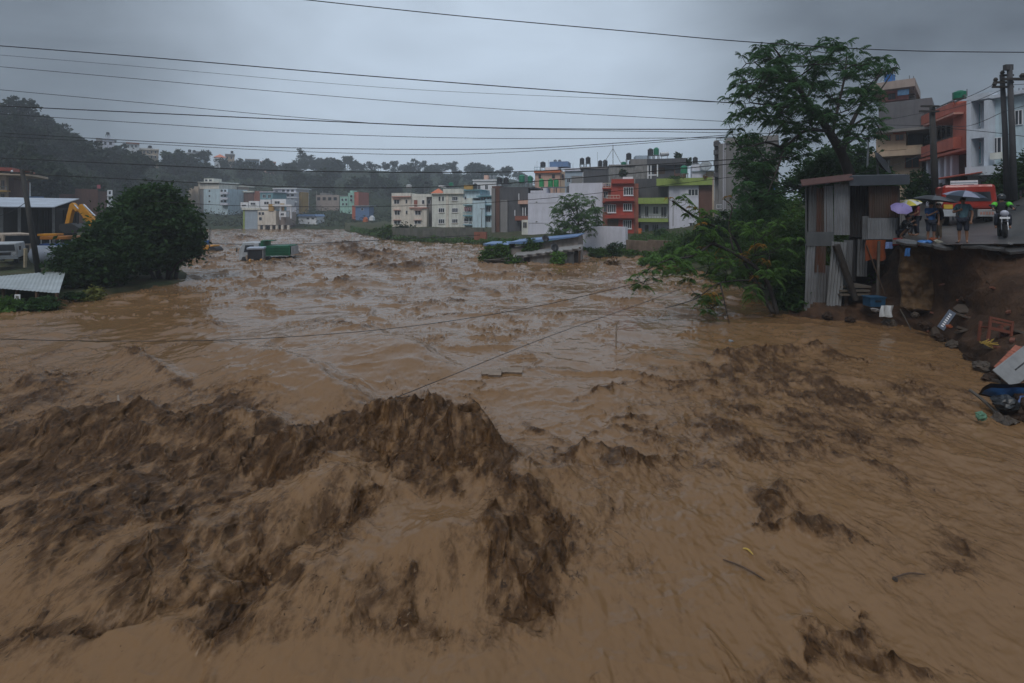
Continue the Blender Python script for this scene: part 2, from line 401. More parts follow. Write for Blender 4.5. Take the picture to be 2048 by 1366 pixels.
    # rounded humps pouring towards the viewer
    for x, y, r, h in ((640, 1010, 1.0, .42), (870, 1115, .75, .34), (500, 905, 1.0, .28), (190, 1010, 1.1, .3), (640, 1190, .8, .25), (320, 1110, .9, .28), (90, 1130, .8, .25), (760, 1010, .6, .2), (1010, 1110, .6, .18), (420, 1230, .8, .2), (180, 1270, .7, .2), (1140, 985, 1.2, .16), (1020, 940, .9, .15)):
        cx, cyy = PX(x, WY(y)), WY(y)
        hgt += h * np.exp(-((X - cx) ** 2 + (Y - cyy) ** 2) / r ** 2)
    # creases between the humps, running down towards the viewer
    wave([(400, 1300), (520, 1180), (620, 1090), (760, 1010), (830, 960)], [-.1, -.2, -.22, -.2, -.1], .35, .35, .75, .3)
    wave([(0, 1330), (200, 1260), (360, 1230), (520, 1210), (620, 1190)], [-.1, -.15, -.15, -.12, -.1], .3, .3, .7, .22)
    wave([(930, 1000), (1000, 1090), (1080, 1180), (1120, 1240)], [.1, .12, .1, .05], .3, .3, .55, .35)
    wave([(470, 1170), (560, 1150), (640, 1120)], [-.08, -.1, -.08], .25, .25, .5, .15)
    # right half: broken lines, boils and an eddy
    wave([(1130, 925), (1170, 915), (1230, 922), (1300, 922), (1380, 940)], [.08, .3, .22, .18, .05], .3, .6, .95, .26)
    wave([(1060, 850), (1100, 880), (1140, 905)], [.05, .1, .1], .25, .35, .7, .18, .2)
    wave([(1180, 868), (1250, 858), (1320, 880), (1400, 915)], [.03, .08, .08, .03], .25, .5, .55, .12, .15)
    wave([(1450, 755), (1455, 725), (1500, 708), (1560, 702), (1640, 700), (1720, 722)], [.1, .22, .28, .25, .2, .05], .35, .7, .9, .38)
    wave([(1600, 745), (1660, 775), (1720, 800)], [.1, .15, .08], .3, .5, .65, .3)
    wave([(1530, 1040), (1535, 1000), (1560, 975), (1620, 975)], [.12, .15, .14, .05], .25, .35, .75, .2)
    wave([(1540, 1060), (1590, 1075), (1640, 1068), (1720, 1080)], [.16, .2, .15, .03], .3, .3, .95, .24)
    wave([(1640, 1330), (1650, 1290), (1690, 1245), (1760, 1225)], [.05, .08, .08, .04], .2, .25, .65, .13)
    wave([(1700, 1330), (1760, 1310), (1850, 1305)], [.05, .07, .03], .2, .25, .55, .12)
    wave([(1730, 920), (1770, 935), (1800, 970)], [.05, .1, .05], .25, .35, .65, .2)
    wave([(1560, 905), (1620, 885), (1700, 880)], [.04, .08, .04], .25, .4, .5, .2)
    wave([(1150, 800), (1200, 790), (1265, 768)], [.05, .14, .12], .3, .45, .75, .2, .12)
    wave([(1245, 725), (1290, 715), (1350, 710)], [.06, .14, .06], .3, .6, .6, .25)
    wave([(1260, 735), (1330, 748), (1430, 745)], [.03, .06, .03], .3, .5, .35, .18)
    wave([(960, 752), (1030, 745), (1085, 737)], [.03, .08, .06], .3, .5, .45, .16, .1)
    wave([(1400, 830), (1450, 850), (1500, 905), (1540, 890)], [.04, .08, .08, .05], .3, .5, .5, .25)
    wave([(800, 605), (860, 612), (925, 598)], [.15, .2, .1], .5, 1, .6, .5)
    wave([(830, 640), (900, 632), (990, 625)], [.05, .1, .05], .5, .9, .45, .3)
    wave([(330, 660), (420, 650), (470, 655)], [.1, .2, .05], .6, 1.0, .5, .45)
    wave([(1010, 560), (1090, 556), (1200, 560)], [.08, .14, .08], .6, 1.2, .4, .5)
    # far rapids
    for x, y, rx, ry, h, s in ((740, 515, 70, 9, .75, .95), (700, 500, 50, 6, .7, .8), (790, 540, 90, 8, .45, .7), (690, 495, 40, 4, .8, .8), (580, 532, 70, 7, .3, .7), (595, 512, 30, 4, .5, .9), (490, 480, 30, 3, 1.1, .9), (640, 477, 16, 3, .8, .9), (405, 523, 30, 6, .9, .9), (560, 560, 60, 6, .25, .5), (900, 575, 70, 8, .3, .6), (880, 520, 90, 5, .35, .5), (720, 565, 80, 6, .3, .5), (620, 590, 80, 6, .2, .5), (410, 475, 40, 3, .6, .5), (860, 535, 120, 8, .3, .4), (1050, 575, 60, 6, .2, .4)):
        b_ = blob(x, y, rx, ry, 1.0) * (0.55 + .6 * gn(wx * .5, wy * .35, 31) + .4 * gn(wx * 1.3, wy * 1.0, 32))
        hgt += h * np.clip(b_, 0, 1.4); tur += s * np.clip(b_ * 1.3, 0, 1)
    # churned areas
    for q in ((150, 835, 230, 55, .8), (460, 835, 90, 40, .8), (840, 850, 120, 60, .9), (880, 900, 100, 70, .8), (300, 905, 330, 45, .5), (110, 985, 220, 80, 1.0), (400, 985, 200, 60, .9), (300, 950, 300, 40, .6), (250, 1060, 200, 50, .6), (60, 1080, 140, 50, .6), (800, 1200, 110, 35, .28), (950, 1290, 120, 40, .35), (560, 1290, 160, 30, .3), (860, 1290, 60, 60, .25), (1220, 1040, 110, 40, .35), (1280, 1150, 70, 40, .25), (990, 960, 85, 70, .55), (1040, 1045, 95, 90, .5),
              (985, 1170, 110, 60, .6), (1160, 1110, 150, 75, .5), (1060, 1230, 80, 50, .42), (600, 1105, 130, 45, .6), (400, 1110, 160, 60, .5), (560, 1205, 220, 50, .6), (180, 1150, 200, 80, .65), (700, 1270, 160, 40, .45), (60, 1290, 120, 50, .55), (800, 960, 80, 40, .8), (640, 900, 100, 35, .6),
              (1500, 790, 260, 60, .42), (1750, 860, 220, 90, .42), (1450, 900, 160, 50, .35), (1850, 1120, 160, 90, .3), (1330, 830, 120, 40, .25), (1880, 720, 60, 20, .3), (760, 960, 120, 40, .45), (700, 1060, 140, 40, .35), (860, 1010, 70, 30, .4), (600, 1000, 120, 40, .35), (1230, 950, 150, 40, .35), (1330, 950, 200, 50, .25), (1560, 735, 140, 28, .55), (1650, 790, 120, 40, .35), (1600, 880, 200, 60, .3), (1640, 1050, 130, 30, .4), (1720, 1310, 120, 50, .3), (1900, 800, 120, 50, .3), (1850, 1000, 160, 60, .2), (1940, 1100, 100, 60, .25), (1560, 1010, 40, 40, .3), (120, 760, 150, 40, .4), (330, 1240, 140, 40, .5)):
        tur += blob(*q)
    calm = blob(1250, 700, 120, 30, 1) + blob(600, 760, 90, 40, 1) + blob(1130, 790, 130, 60, .9) + blob(1340, 1250, 130, 160, .9) + blob(790, 1330, 250, 60, .8) + blob(350, 1340, 160, 40, .7) + blob(1420, 1050, 90, 120, .6) + blob(640, 985, 110, 45, .5) + blob(870, 1080, 90, 35, .5)
    brk = .55 + .75 * gn(wx * 1.1, wy * .75, 33) + .5 * gn(wx * 2.6, wy * 1.7, 34)
    tur = np.clip(tur * np.clip(brk + .4, .1, 1.5) - .35 * calm, 0, 1)
    near = sst(40, 16, Y)
    fine = .66 + .6 * gn(X * 4.6, Y * 2.2, 35) + .4 * gn(X * 10, Y * 4.5, 36)
    tur = np.clip(tur * (1 - .75 * near + .75 * near * np.clip(fine + .12, 0, 1.6)), 0, 1)
    # lumps of the churned surface: sharp crests, several sizes
    sx_, sy_ = X * 1.0, Y * .72
    qx = sx_ + .20 * gn(sx_ * 1.3, sy_ * 1.3, 41) + .07 * gn(sx_ * 3.4, sy_ * 3.4, 42); qy = sy_ + .20 * gn(sx_ * 1.3, sy_ * 1.3, 43) + .07 * gn(sx_ * 3.4, sy_ * 3.4, 44)
    rid = lambda s, k: 1 - np.abs(gn(qx * s, qy * s, k))
    qz = qy * .85      # the small lumps are drawn out along the current
    rid2 = lambda s, k: 1 - np.abs(gn(qx * s, qz * s, k))
    lump = .15 * (rid(1.0, 51) ** 2 - .5) + .10 * (rid(2.2, 52) ** 2 - .5) + .075 * (rid2(4.6, 53) ** 2 - .5) + .050 * (rid2(9.0, 54) - .7) + .030 * gn(qx * 17, qz * 17, 55)
    hgt += lump * (tur ** .9) * (0.75 + .5 * far)
    soft = (.5 + .5 * sst(16, 9, Y)) * (.030 * gn(X * 1.5, Y * .9, 61) + .019 * gn(X * 3.1, Y * 1.9, 62) + .012 * gn(X * 6.3, Y * 3.8, 63) + .007 * gn(X * 12.5, Y * 8, 64))
    hgt += soft * (1 - tur)
    # wind and splash push the churned tops sideways a little
    X2 = X + .10 * tur * gn(qx * 3, qy * 3, 71) * near; Y2 = Y + .12 * tur * gn(qx * 3, qy * 3, 72) * near
    # drops and clots thrown up from the breaking crests
    cand = np.argwhere((tur > .5) & (hgt > .42) & (Y < 13.5) & (Y > 8.2)); rg = np.random.default_rng(3)
    pick = cand[rg.choice(len(cand), 2600)]; px_, py_, pz_ = X2[pick[:, 0], pick[:, 1]], Y2[pick[:, 0], pick[:, 1]], hgt[pick[:, 0], pick[:, 1]]
    up = rg.exponential(.055, len(pick)) * (.4 + 1.2 * np.clip(pz_, 0, 1)); rad = .0025 + .007 * rg.random(len(pick)) ** 3
    C = np.stack([px_ + rg.normal(0, .04, len(pick)), py_ + rg.normal(0, .04, len(pick)), pz_ + up], -1)
    octa = np.array([[1, 0, 0], [-1, 0, 0], [0, 1, 0], [0, -1, 0], [0, 0, 1.5], [0, 0, -1.5]]) + 0
    V = (C[:, None, :] + octa[None] * rad[:, None, None] * (1 + .6 * rg.random((len(pick), 6, 3)))).reshape(-1, 3)
    fo = np.array([[0, 2, 4], [2, 1, 4], [1, 3, 4], [3, 0, 4], [2, 0, 5], [1, 2, 5], [3, 1, 5], [0, 3, 5]])
    FF = (np.arange(len(pick))[:, None, None] * 6 + fo[None]).reshape(-1, 3)
    me = bpy.data.meshes.new('water_spray'); me.from_pydata(V.tolist(), [], FF.tolist()); me.update(); me.materials.append(mat('muddy_spray', (.075, .042, .021), .5, .3, 3))
    sp_ = bpy.data.objects.new('water_spray', me); COL.objects.link(sp_); sp_['kind'] = 'stuff'; sp_['label'] = 'muddy spray thrown up along the breaking wave crests'
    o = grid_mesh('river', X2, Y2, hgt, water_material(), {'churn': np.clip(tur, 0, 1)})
    o['label'] = 'brown flood water rushing over the river bed and fields'
    return structure(o)
make_river()
# ------------------------------------------------------------------ ground, banks, hill, road
GRASSY = mat('grassy_ground', (0.040, 0.050, 0.024), .95, .4, 1.2, bump=.8, bscale=6, dirt=(.085, .06, .04), dirt_amt=.8, spec=.1)
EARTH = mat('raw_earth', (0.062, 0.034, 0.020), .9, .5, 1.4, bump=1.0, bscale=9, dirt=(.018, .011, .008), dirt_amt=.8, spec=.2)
EARTH2 = mat('dark_earth', (0.036, 0.022, 0.015), .9, .4, 1.6, bump=1.0, bscale=5, spec=.2)
FOREST = mat('forest_floor', (0.030, 0.042, 0.022), .95, .3, .2, spec=.05)
ASPHALT = mat('wet_asphalt', (0.060, 0.060, 0.062), .32, .35, .8, bump=.25, bscale=14, dirt=(.12, .09, .07), dirt_amt=.5, spec=.5)
MUDBED = mat('river_mud', (0.09, 0.06, 0.04), .95, .2, .2, spec=.1)

def rs(line, n):
    line = np.array(line, float); m = len(line)
    t = np.linspace(0, m - 1, n); i = np.minimum(t.astype(int), m - 2); f = (t - i)[:, None]
    return line[i] * (1 - f) + line[i + 1] * f
def loft(name, rows, m, nc, sub, amp=0.0, freq=.5, seed=0, yamp=0.0, smooth=True):
    rows = [rs(r, nc) for r in rows]
    out = []
    for a, b in zip(rows[:-1], rows[1:]):
        for k in range(sub): out.append(a + (b - a) * k / sub)
    out.append(rows[-1]); G = np.array(out)
    X, Y, Z = G[..., 0].copy(), G[..., 1].copy(), G[..., 2].copy()
    if amp:
        q = gn(X * freq, (Y + Z * 1.3) * freq, seed) + .5 * gn(X * freq * 2.3, (Y + Z * 1.7) * freq * 2.3, seed + 1) + .25 * gn(X * freq * 5, (Y + Z * 2) * freq * 5, seed + 2)
        Z += amp * q; 
        if yamp: Y += yamp * (gn(X * freq * 1.3, Z * freq * 1.9, seed + 5) + .5 * gn(X * freq * 3.1, Z * freq * 4, seed + 6))
    o = grid_mesh(name, X, Y, Z, m, smooth=smooth)
    return structure(o), np.stack([X, Y, Z], -1)
def pl(pts):        # (px, Y, z) -> world
    return [(PX(a, y), y, z) for a, y, z in pts]

structure(MB().add([(-780, -20, -3), (780, -20, -3), (780, 770, -3), (-780, 770, -3)], [(0, 1, 2, 3)]).build('ground', MUDBED))

hpx = [-500, -100, 0, 150, 300, 400, 560, 700, 850, 1000, 1150, 1400, 1800]
foot = [70, 72, 78, 95, 130, 160, 161, 161, 166, 172, 182, 190, 200]
rdep = [120, 140, 150, 180, 240, 290, 340, 375, 405, 425, 435, 440, 450]
rpy = [250, 255, 272, 306, 330, 328, 344, 340, 345, 353, 392, 402, 405]
rowA = pl([(a, y, -1.2) for a, y in zip(hpx, foot)])
rowB = pl([(a, y + 3, .8) for a, y in zip(hpx, foot)])
rowC = pl([(a, y + (r - y) * .30, 1.2 + (PZ(p, r) - 1) * .16) for a, y, r, p in zip(hpx, foot, rdep, rpy)])
rowD = pl([(a, y + (r - y) * .62, 1.2 + (PZ(p, r) - 1) * .58) for a, y, r, p in zip(hpx, foot, rdep, rpy)])
rowE = pl([(a, r, PZ(p, r)) for a, r, p in zip(hpx, rdep, rpy)])
rowF = pl([(a, r + 60, PZ(p, r) - 8) for a, r, p in zip(hpx, rdep, rpy)])
rowG = pl([(a, 740, 2) for a in hpx])
_, HILL = loft('hill', [rowA, rowB, rowC, rowD, rowE, rowF, rowG], FOREST, 120, 8, .7, .06, 3)
HSUB = 8

loft('left_bank', [pl([(-500, 16, -.9), (-100, 22.3, -.9), (100, 27, -.9), (250, 30.5, -.9), (340, 32.8, -.9), (378, 35, -.9), (392, 37, -.9)]),
                   pl([(-500, 17, .25), (-100, 23.3, .25), (100, 28, .25), (250, 31.5, .2), (340, 34, .12), (374, 36, .05), (390, 38, -.8)]),
                   pl([(-500, 44, .6), (-100, 46, .6), (100, 48, .6), (250, 50, .5), (340, 52, .4), (368, 54, .1), (385, 55, -.8)]),
                   pl([(-500, 98, 1.2), (-100, 98, 1.2), (100, 100, 1.2), (250, 102, 1), (340, 104, .7), (368, 108, .2), (380, 110, -.8)])], GRASSY, 70, 14, .10, .5, 5)

bank_px = [690, 790, 965, 1160, 1290, 1380, 1480, 1560, 1620, 1800]
eY = [143, 90, 77, 64, 53, 43, 33, 26.5, 23.5, 22]
z2 = [1.2, .8, .6, .5, .6, 1.0, 1.9, 2.6, 2.4, 1.4]
Y3 = [170, 118, 112, 82, 76, 66, 56, 48, 38, 34]
z3 = [2, 1.6, 1.6, 1.3, 1.5, 2.2, 4.2, 6.0, 4.6, 4.1]
_, BANK = loft('right_bank', [pl([(a, y - .8, -1.0) for a, y in zip(bank_px, eY)]), pl([(a, y + .6, .35) for a, y in zip(bank_px, eY)]),
                    pl([(a, y + 6 + .05 * y, z) for a, y, z in zip(bank_px, eY, z2)]), pl([(a, y, z) for a, y, z in zip(bank_px, Y3, z3)]),
                    pl([(a, 260, z) for a, z in zip(bank_px, [3, 3, 4, 6, 8, 9, 10, 11, 12, 12])])], GRASSY, 110, 12, .16, .35, 9)

rpx = [1785, 1850, 1925, 2000, 2050, 2150, 2700]
loft('road', [pl(list(zip(rpx, [20.8, 20, 18, 17.5, 17.2, 16.5, 15], [3.36, 3.40, 3.50, 3.52, 3.54, 3.6, 4.0]))),
              pl(list(zip(rpx, [24] * 7, [3.62, 3.66, 3.75, 3.9, 4.1, 4.4, 5.2]))),
              pl(list(zip(rpx, [31] * 7, [4.0, 4.05, 4.2, 4.8, 5.5, 6.1, 7.5]))),
              pl(list(zip(rpx, [42] * 7, [5.0, 5.1, 5.3, 6.0, 6.9, 7.6, 9]))),
              pl(list(zip(rpx, [75] * 7, [8.6, 8.6, 8.8, 9, 9.5, 10, 11])))], ASPHALT, 60, 14, .03, .7, 12)
# the torn bank: earth face under the road, a ledge of rubble, and the slope into the water
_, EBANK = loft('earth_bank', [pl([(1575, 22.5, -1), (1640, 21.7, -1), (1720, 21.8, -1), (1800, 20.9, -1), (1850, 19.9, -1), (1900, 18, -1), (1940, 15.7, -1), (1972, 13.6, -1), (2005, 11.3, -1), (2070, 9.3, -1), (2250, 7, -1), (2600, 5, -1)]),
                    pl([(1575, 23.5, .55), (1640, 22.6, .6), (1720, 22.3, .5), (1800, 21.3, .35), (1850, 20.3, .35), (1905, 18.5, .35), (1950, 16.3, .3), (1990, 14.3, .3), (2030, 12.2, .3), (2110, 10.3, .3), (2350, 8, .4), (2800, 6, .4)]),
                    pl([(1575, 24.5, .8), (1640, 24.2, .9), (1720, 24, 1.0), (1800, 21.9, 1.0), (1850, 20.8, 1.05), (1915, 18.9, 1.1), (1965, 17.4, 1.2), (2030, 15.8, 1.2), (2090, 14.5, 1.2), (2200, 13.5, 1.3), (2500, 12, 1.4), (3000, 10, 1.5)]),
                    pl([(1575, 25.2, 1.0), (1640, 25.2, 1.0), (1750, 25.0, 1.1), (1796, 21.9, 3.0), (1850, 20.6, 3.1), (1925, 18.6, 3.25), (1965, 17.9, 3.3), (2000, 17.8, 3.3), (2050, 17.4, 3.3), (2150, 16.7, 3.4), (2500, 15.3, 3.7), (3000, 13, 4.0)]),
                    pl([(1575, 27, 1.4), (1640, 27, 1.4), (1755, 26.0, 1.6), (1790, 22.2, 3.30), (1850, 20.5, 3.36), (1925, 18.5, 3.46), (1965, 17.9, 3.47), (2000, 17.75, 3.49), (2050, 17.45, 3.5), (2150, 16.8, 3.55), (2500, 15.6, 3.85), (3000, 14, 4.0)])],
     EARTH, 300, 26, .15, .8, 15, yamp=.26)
# ------------------------------------------------------------------ buildings
GLASS = mat('dark_window_glass', (0.025, 0.03, 0.038), .12, .2, 2, spec=.6)
WHITEP = mat('white_paint', (0.72, 0.73, 0.76), .7, .06, .8, streak=.22, dirt=(.30, .29, .27))
def wallm(n, c, s=.62, d=None): return mat(n, c, .85, .10, .7, streak=s, dirt=d or tuple(q * .45 for q in c), bump=.25, bscale=9)
CREAM = wallm('cream_plaster', (.66, .60, .52)); CREAM2 = wallm('pale_cream_plaster', (.66, .66, .60)); PALEBLUE = wallm('pale_blue_paint', (.50, .62, .68)); MINT = wallm('mint_paint', (.33, .54, .46))
PINKB = wallm('pink_band', (.50, .25, .20)); GREYC = wallm('grey_cement', (.215, .205, .20), .5); DKGREY = wallm('dark_cement', (.085, .085, .092), .6); DKBRICK = mat('dark_brick', (.13, .062, .045), .9, .25, 6, streak=.5, bump=.4, bscale=14)
BRICK = mat('red_brick', (.27, .095, .062), .9, .25, 6, streak=.35, bump=.4, bscale=14); REDP = wallm('red_paint', (.36, .055, .035), .35); PEACH = wallm('peach_plaster', (.58, .36, .28)); LIME = wallm('lime_paint', (.26, .34, .085), .3)
ORANGE = wallm('orange_paint', (.50, .13, .045), .2); BEIGE = wallm('beige_plaster', (.44, .34, .25), .4); SALMON = wallm('salmon_paint', (.44, .125, .085), .35); BLUEG = wallm('blue_grey_paint', (.33, .40, .47), .3); LAV = wallm('white_lavender_paint', (.60, .60, .68), .3, (.3, .3, .32)); OCHRE = wallm('ochre_paint', (.42, .25, .07), .4)
TAUPE = wallm('taupe_plaster', (.33, .27, .24), .4); TILE = mat('roof_tile_orange', (.52, .16, .085), .8, .2, 5); TINRED = mat('red_tin', (.30, .055, .03), .6, .3, 2, streak=.5, dirt=(.08, .03, .02)); TINGREY = mat('grey_tin', (.33, .36, .40), .42, .2, 1.5, streak=.4, dirt=(.16, .12, .09), metal=.35)
TINBLUE = mat('blue_tin', (.10, .18, .34), .5, .15, 1.5, streak=.3, dirt=(.2, .2, .22)); TEAL = wallm('teal_paint', (.16, .34, .40)); STEEL = mat('steel_bar', (.16, .165, .17), .5, .2, 3, metal=.5); WOODD = mat('dark_wood', (.075, .045, .028), .8, .3, 4, stretch=(1, 1, .2)); CLOTHS = mat('washing', (.30, .16, .17), .9, .5, 7)

class House:
    def __init__(s, name, label, A, B, depth, zb, cat='house', group=None, face=False):
        if face:      # turn the front square to the viewer's side of the valley
            k = -((A[0] + B[0]) / 2 - 1024) / F; m_ = (B[0] - 1024) / F
            B = (B[0], (A[1] - k * PX(*A)) / (1 - k * m_))
        s.a, s.b = Vector((PX(*A), A[1], 0)), Vector((PX(*B), B[1], 0))
        d = s.b - s.a; s.W = d.length; s.ang = math.atan2(d.y, d.x); s.d = d.normalized(); s.n = Vector((-s.d.y, s.d.x, 0)); s.zb = zb; s.D = depth
        s.o = thing(name, label, cat, (s.a.x, s.a.y, zb), s.ang, group)
    def uv(s, px, py, yp=0.0):
        r = Vector(((px - 1024) / F, 1, -(py - HZ) / F)); q = s.a + s.n * yp
        t = q.dot(s.n) / r.dot(s.n); w = r * t
        return (w - s.a).dot(s.d), H + w.z - s.zb
    def rect(s, x0, y0, x1, y1, yp=0):
        xm, ym = (x0 + x1) / 2, (y0 + y1) / 2
        return s.uv(x0, ym, yp)[0], s.uv(x1, ym, yp)[0], s.uv(xm, y1, yp)[1], s.uv(xm, y0, yp)[1]
    def blk(s, name, x0, y0, x1, y1, m, yp=0.0, d=None, parent=None, to_ground=False):
        u0, u1, z0, z1 = s.rect(x0, y0, x1, y1, yp)
        if to_ground: z0 = -1.5
        return MB().box(u0, u1, yp, (s.D if d is None else yp + d), z0, z1).build(name, m, parent or s.o)
    def win(s, x0, y0, x1, y1, fm=None, bars=2, yp=0.0, shade=None, sill=None, name='window', gm=None):
        u0, u1, z0, z1 = s.rect(x0, y0, x1, y1, yp); t = max(.035, (u1 - u0) * .05)
        f = MB(); f.box(u0, u1, yp - .06, yp + .02, z0, z0 + t).box(u0, u1, yp - .06, yp + .02, z1 - t, z1)
        for k in range(bars + 1):
            c = u0 + t / 2 + (u1 - u0 - t) * k / bars if bars else u0
            f.box(c - t / 2, c + t / 2, yp - .058, yp + .018, z0 + t, z1 - t)
        w = f.build(name, fm or WHITEP, s.o)
        MB().box(u0 + t * .4, u1 - t * .4, yp - .025, yp + .01, z0 + t * .4, z1 - t * .4).build('pane', gm or GLASS, w)
        if shade: MB().box(u0 - .15, u1 + .15, yp - .45, yp + .05, z1 + .06, z1 + .17).build('sunshade', shade, w)
        if sill: MB().box(u0 - .06, u1 + .06, yp - .14, yp + .03, z0 - .12, z0 - .01).build('sill', sill, w)
        return w
    def rail(s, x0, y0, x1, y1, m, yp, step=.35):
        u0, u1, z0, z1 = s.rect(x0, y0, x1, y1, yp); b = MB()
        b.box(u0, u1, yp - .04, yp + .04, z1 - .08, z1).box(u0, u1, yp - .03, yp + .03, z0, z0 + .07)
        n = max(2, int((u1 - u0) / step))
        for k in range(n + 1):
            c = u0 + .03 + (u1 - u0 - .06) * k / n; b.box(c - .025, c + .025, yp - .025, yp + .025, z0 + .07, z1 - .08)
        return b.build('railing', m, s.o)
    def rods(s, pts, m=STEEL, r=.03, name='starter_bar'):
        """thin reinforcing rods or posts that stick up: (px, top, bottom)"""
        for x, t_, b_ in pts:
            u, z1 = s.uv(x, t_, 1.0); z0 = s.uv(x, b_, 1.0)[1]
            MB().tube([(u, 1.0, z0 - .1), (u, 1.0, z1)], r, 5).build(name, m, s.o)
    def pyr(s, x0, y0, x1, y1, m, d=None):
        u0, u1, z0, z1 = s.rect(x0, y0, x1, y1); d = d or (u1 - u0); c = ((u0 + u1) / 2, d / 2, z1)
        return MB().add([(u0 - .2, -.2, z0), (u1 + .2, -.2, z0), (u1 + .2, d, z0), (u0 - .2, d, z0), c], [(0, 1, 4), (1, 2, 4), (2, 3, 4), (3, 0, 4), (3, 2, 1, 0)]).build('roof', m, s.o)

def wins(h, lst, **k):
    for q in lst: h.win(*q, **k)

# --- the row behind the grey yard wall
h = House('cream_house', 'cream house with pink sunshade bands, leftmost of the bank row', (783, 125), (863, 124), 9, 1.2)
h.blk('wall', 783, 392, 822, 452, CREAM, 0, 9, to_ground=True); h.blk('wall', 822.5, 394, 853, 452, CREAM2, .3, 8.5, to_ground=True)
h.blk('wall', 853.3, 390, 863, 452, GREYC, 1.0, 7.5, to_ground=True); h.blk('parapet', 783, 386, 822, 391.7, CREAM2, -.02, 9); h.blk('parapet', 822.5, 388, 863, 393.7, CREAM2, .28, 8.5)
h.blk('sunshade', 783, 392.5, 821, 394, PINKB, -.5, .6); h.blk('porch', 819, 417, 853.5, 452, CREAM, -1.6, 1.9, to_ground=True); h.blk('porch_slab', 818, 414.5, 854, 416.8, PINKB, -1.9, 2.2)
h.rail(819, 409, 853, 414.4, CREAM2, -1.7)
wins(h, [(788, 399, 799, 408), (789, 421, 800, 430), (788, 441, 801, 448)], shade=PINKB); wins(h, [(811, 399, 815, 407), (811.5, 421, 815.5, 428.5)], bars=1)
h.win(828, 400, 835, 413, BRICK, 1, .3, name='door', gm=BRICK); h.win(844, 400, 849, 408, None, 1, .3); h.win(830, 421, 842, 430, None, 2, -1.6, PINKB); h.win(829, 441, 842, 448, None, 2, -1.6, PINKB)
h.win(855, 400, 861, 408, None, 1, 1.0)

h = House('white_house', 'three-storey off-white house with an orange pyramid roof on one corner', (864, 122), (926, 121), 9, 1.2)
h.blk('wall', 864, 388, 926, 453, CREAM2, 0, 9, to_ground=True); h.blk('pilaster', 892, 388, 897, 453, CREAM, -.12, .115, to_ground=True); h.blk('parapet', 886, 377.5, 927, 386.3, CREAM2, -.4, 9.2); h.blk('roof_slab', 862.5, 386.5, 927.2, 387.8, CREAM, -.5, 9.6)
h.pyr(863, 376, 885, 386.3, TILE)
wins(h, [(877, 393, 881, 402), (884, 393, 888, 402)], bars=1); wins(h, [(904, 393, 915.5, 401.5), (877, 416, 889, 425), (904, 416, 916, 425), (877, 438, 889, 447), (904, 438, 915.5, 446)], bars=3, sill=CREAM)
h.blk('roof_hut', 877, 371, 886, 374, WHITEP, 4, 3)

h = House('blue_house', 'pale blue house with washing on its balcony and a stair roof', (926, 120), (983, 118), 9, 1.2)
h.blk('wall', 945, 401, 970, 453, PALEBLUE, -.6, 9.4, to_ground=True); h.blk('wall', 926, 396, 944.8, 453, CREAM2, .6, 8, to_ground=True); h.blk('wall', 970.3, 398, 983, 453, PALEBLUE, .3, 8, to_ground=True)
h.blk('upper_storey', 926, 381, 960, 395.8, PALEBLUE, 1.2, 7); h.blk('roof_slab', 952, 391, 984, 393, TEAL, -.3, 7); h.blk('upper_storey', 960.2, 393.2, 983, 400.8, TEAL, 1.6, 6)
for y in (409, 431, 449): h.blk('balcony_slab', 925.5, y, 945, y + 1.6, TEAL, -.5, 1.2)
h.rail(926, 424, 944.5, 430.8, TEAL, -.4); h.rail(926, 443, 944.5, 448.8, WHITEP, -.4)
for k, x in enumerate((928.5, 932, 936, 940)): h.blk('washing', x, 414, x + 2.4, 421 + k % 2 * 2, CLOTHS, -.2, .05)
wins(h, [(929, 415, 943, 424), (928, 436, 937, 446)], yp=.6); h.win(939, 436, 943, 449, TEAL, 1, .6, name='door'); wins(h, [(929, 393, 933, 399)], yp=.58, bars=1)
wins(h, [(962, 394.5, 966, 400), (968, 394.5, 972, 400), (974, 394.5, 979, 400)], yp=1.6, bars=1); wins(h, [(971.5, 412, 981, 424), (971.5, 433, 981, 444)], yp=.3); h.blk('balcony_slab', 969.5, 409, 983.5, 410.5, TEAL, -.6, .9); h.blk('balcony_slab', 969.5, 430, 983.5, 431.5, TEAL, -.6, .9)
h.blk('roof_hut', 928, 370, 945, 379, OCHRE, 3, 3); h.blk('stair_roof', 928, 379.2, 962, 380.8, TEAL, .5, 6)

h = House('white_house', 'tall white house standing behind the pale blue house', (946, 152), (992, 151), 10, 1.6)
h.blk('wall', 946, 362, 992, 440, WHITEP, 0, 10, to_ground=True); h.blk('parapet', 945, 359, 993, 361.8, WHITEP, -.3, 10.5); h.blk('roof_hut', 968, 350.5, 976, 358.8, PEACH, 2, 3); wins(h, [(955, 370, 961, 379), (970, 370, 976, 379)])

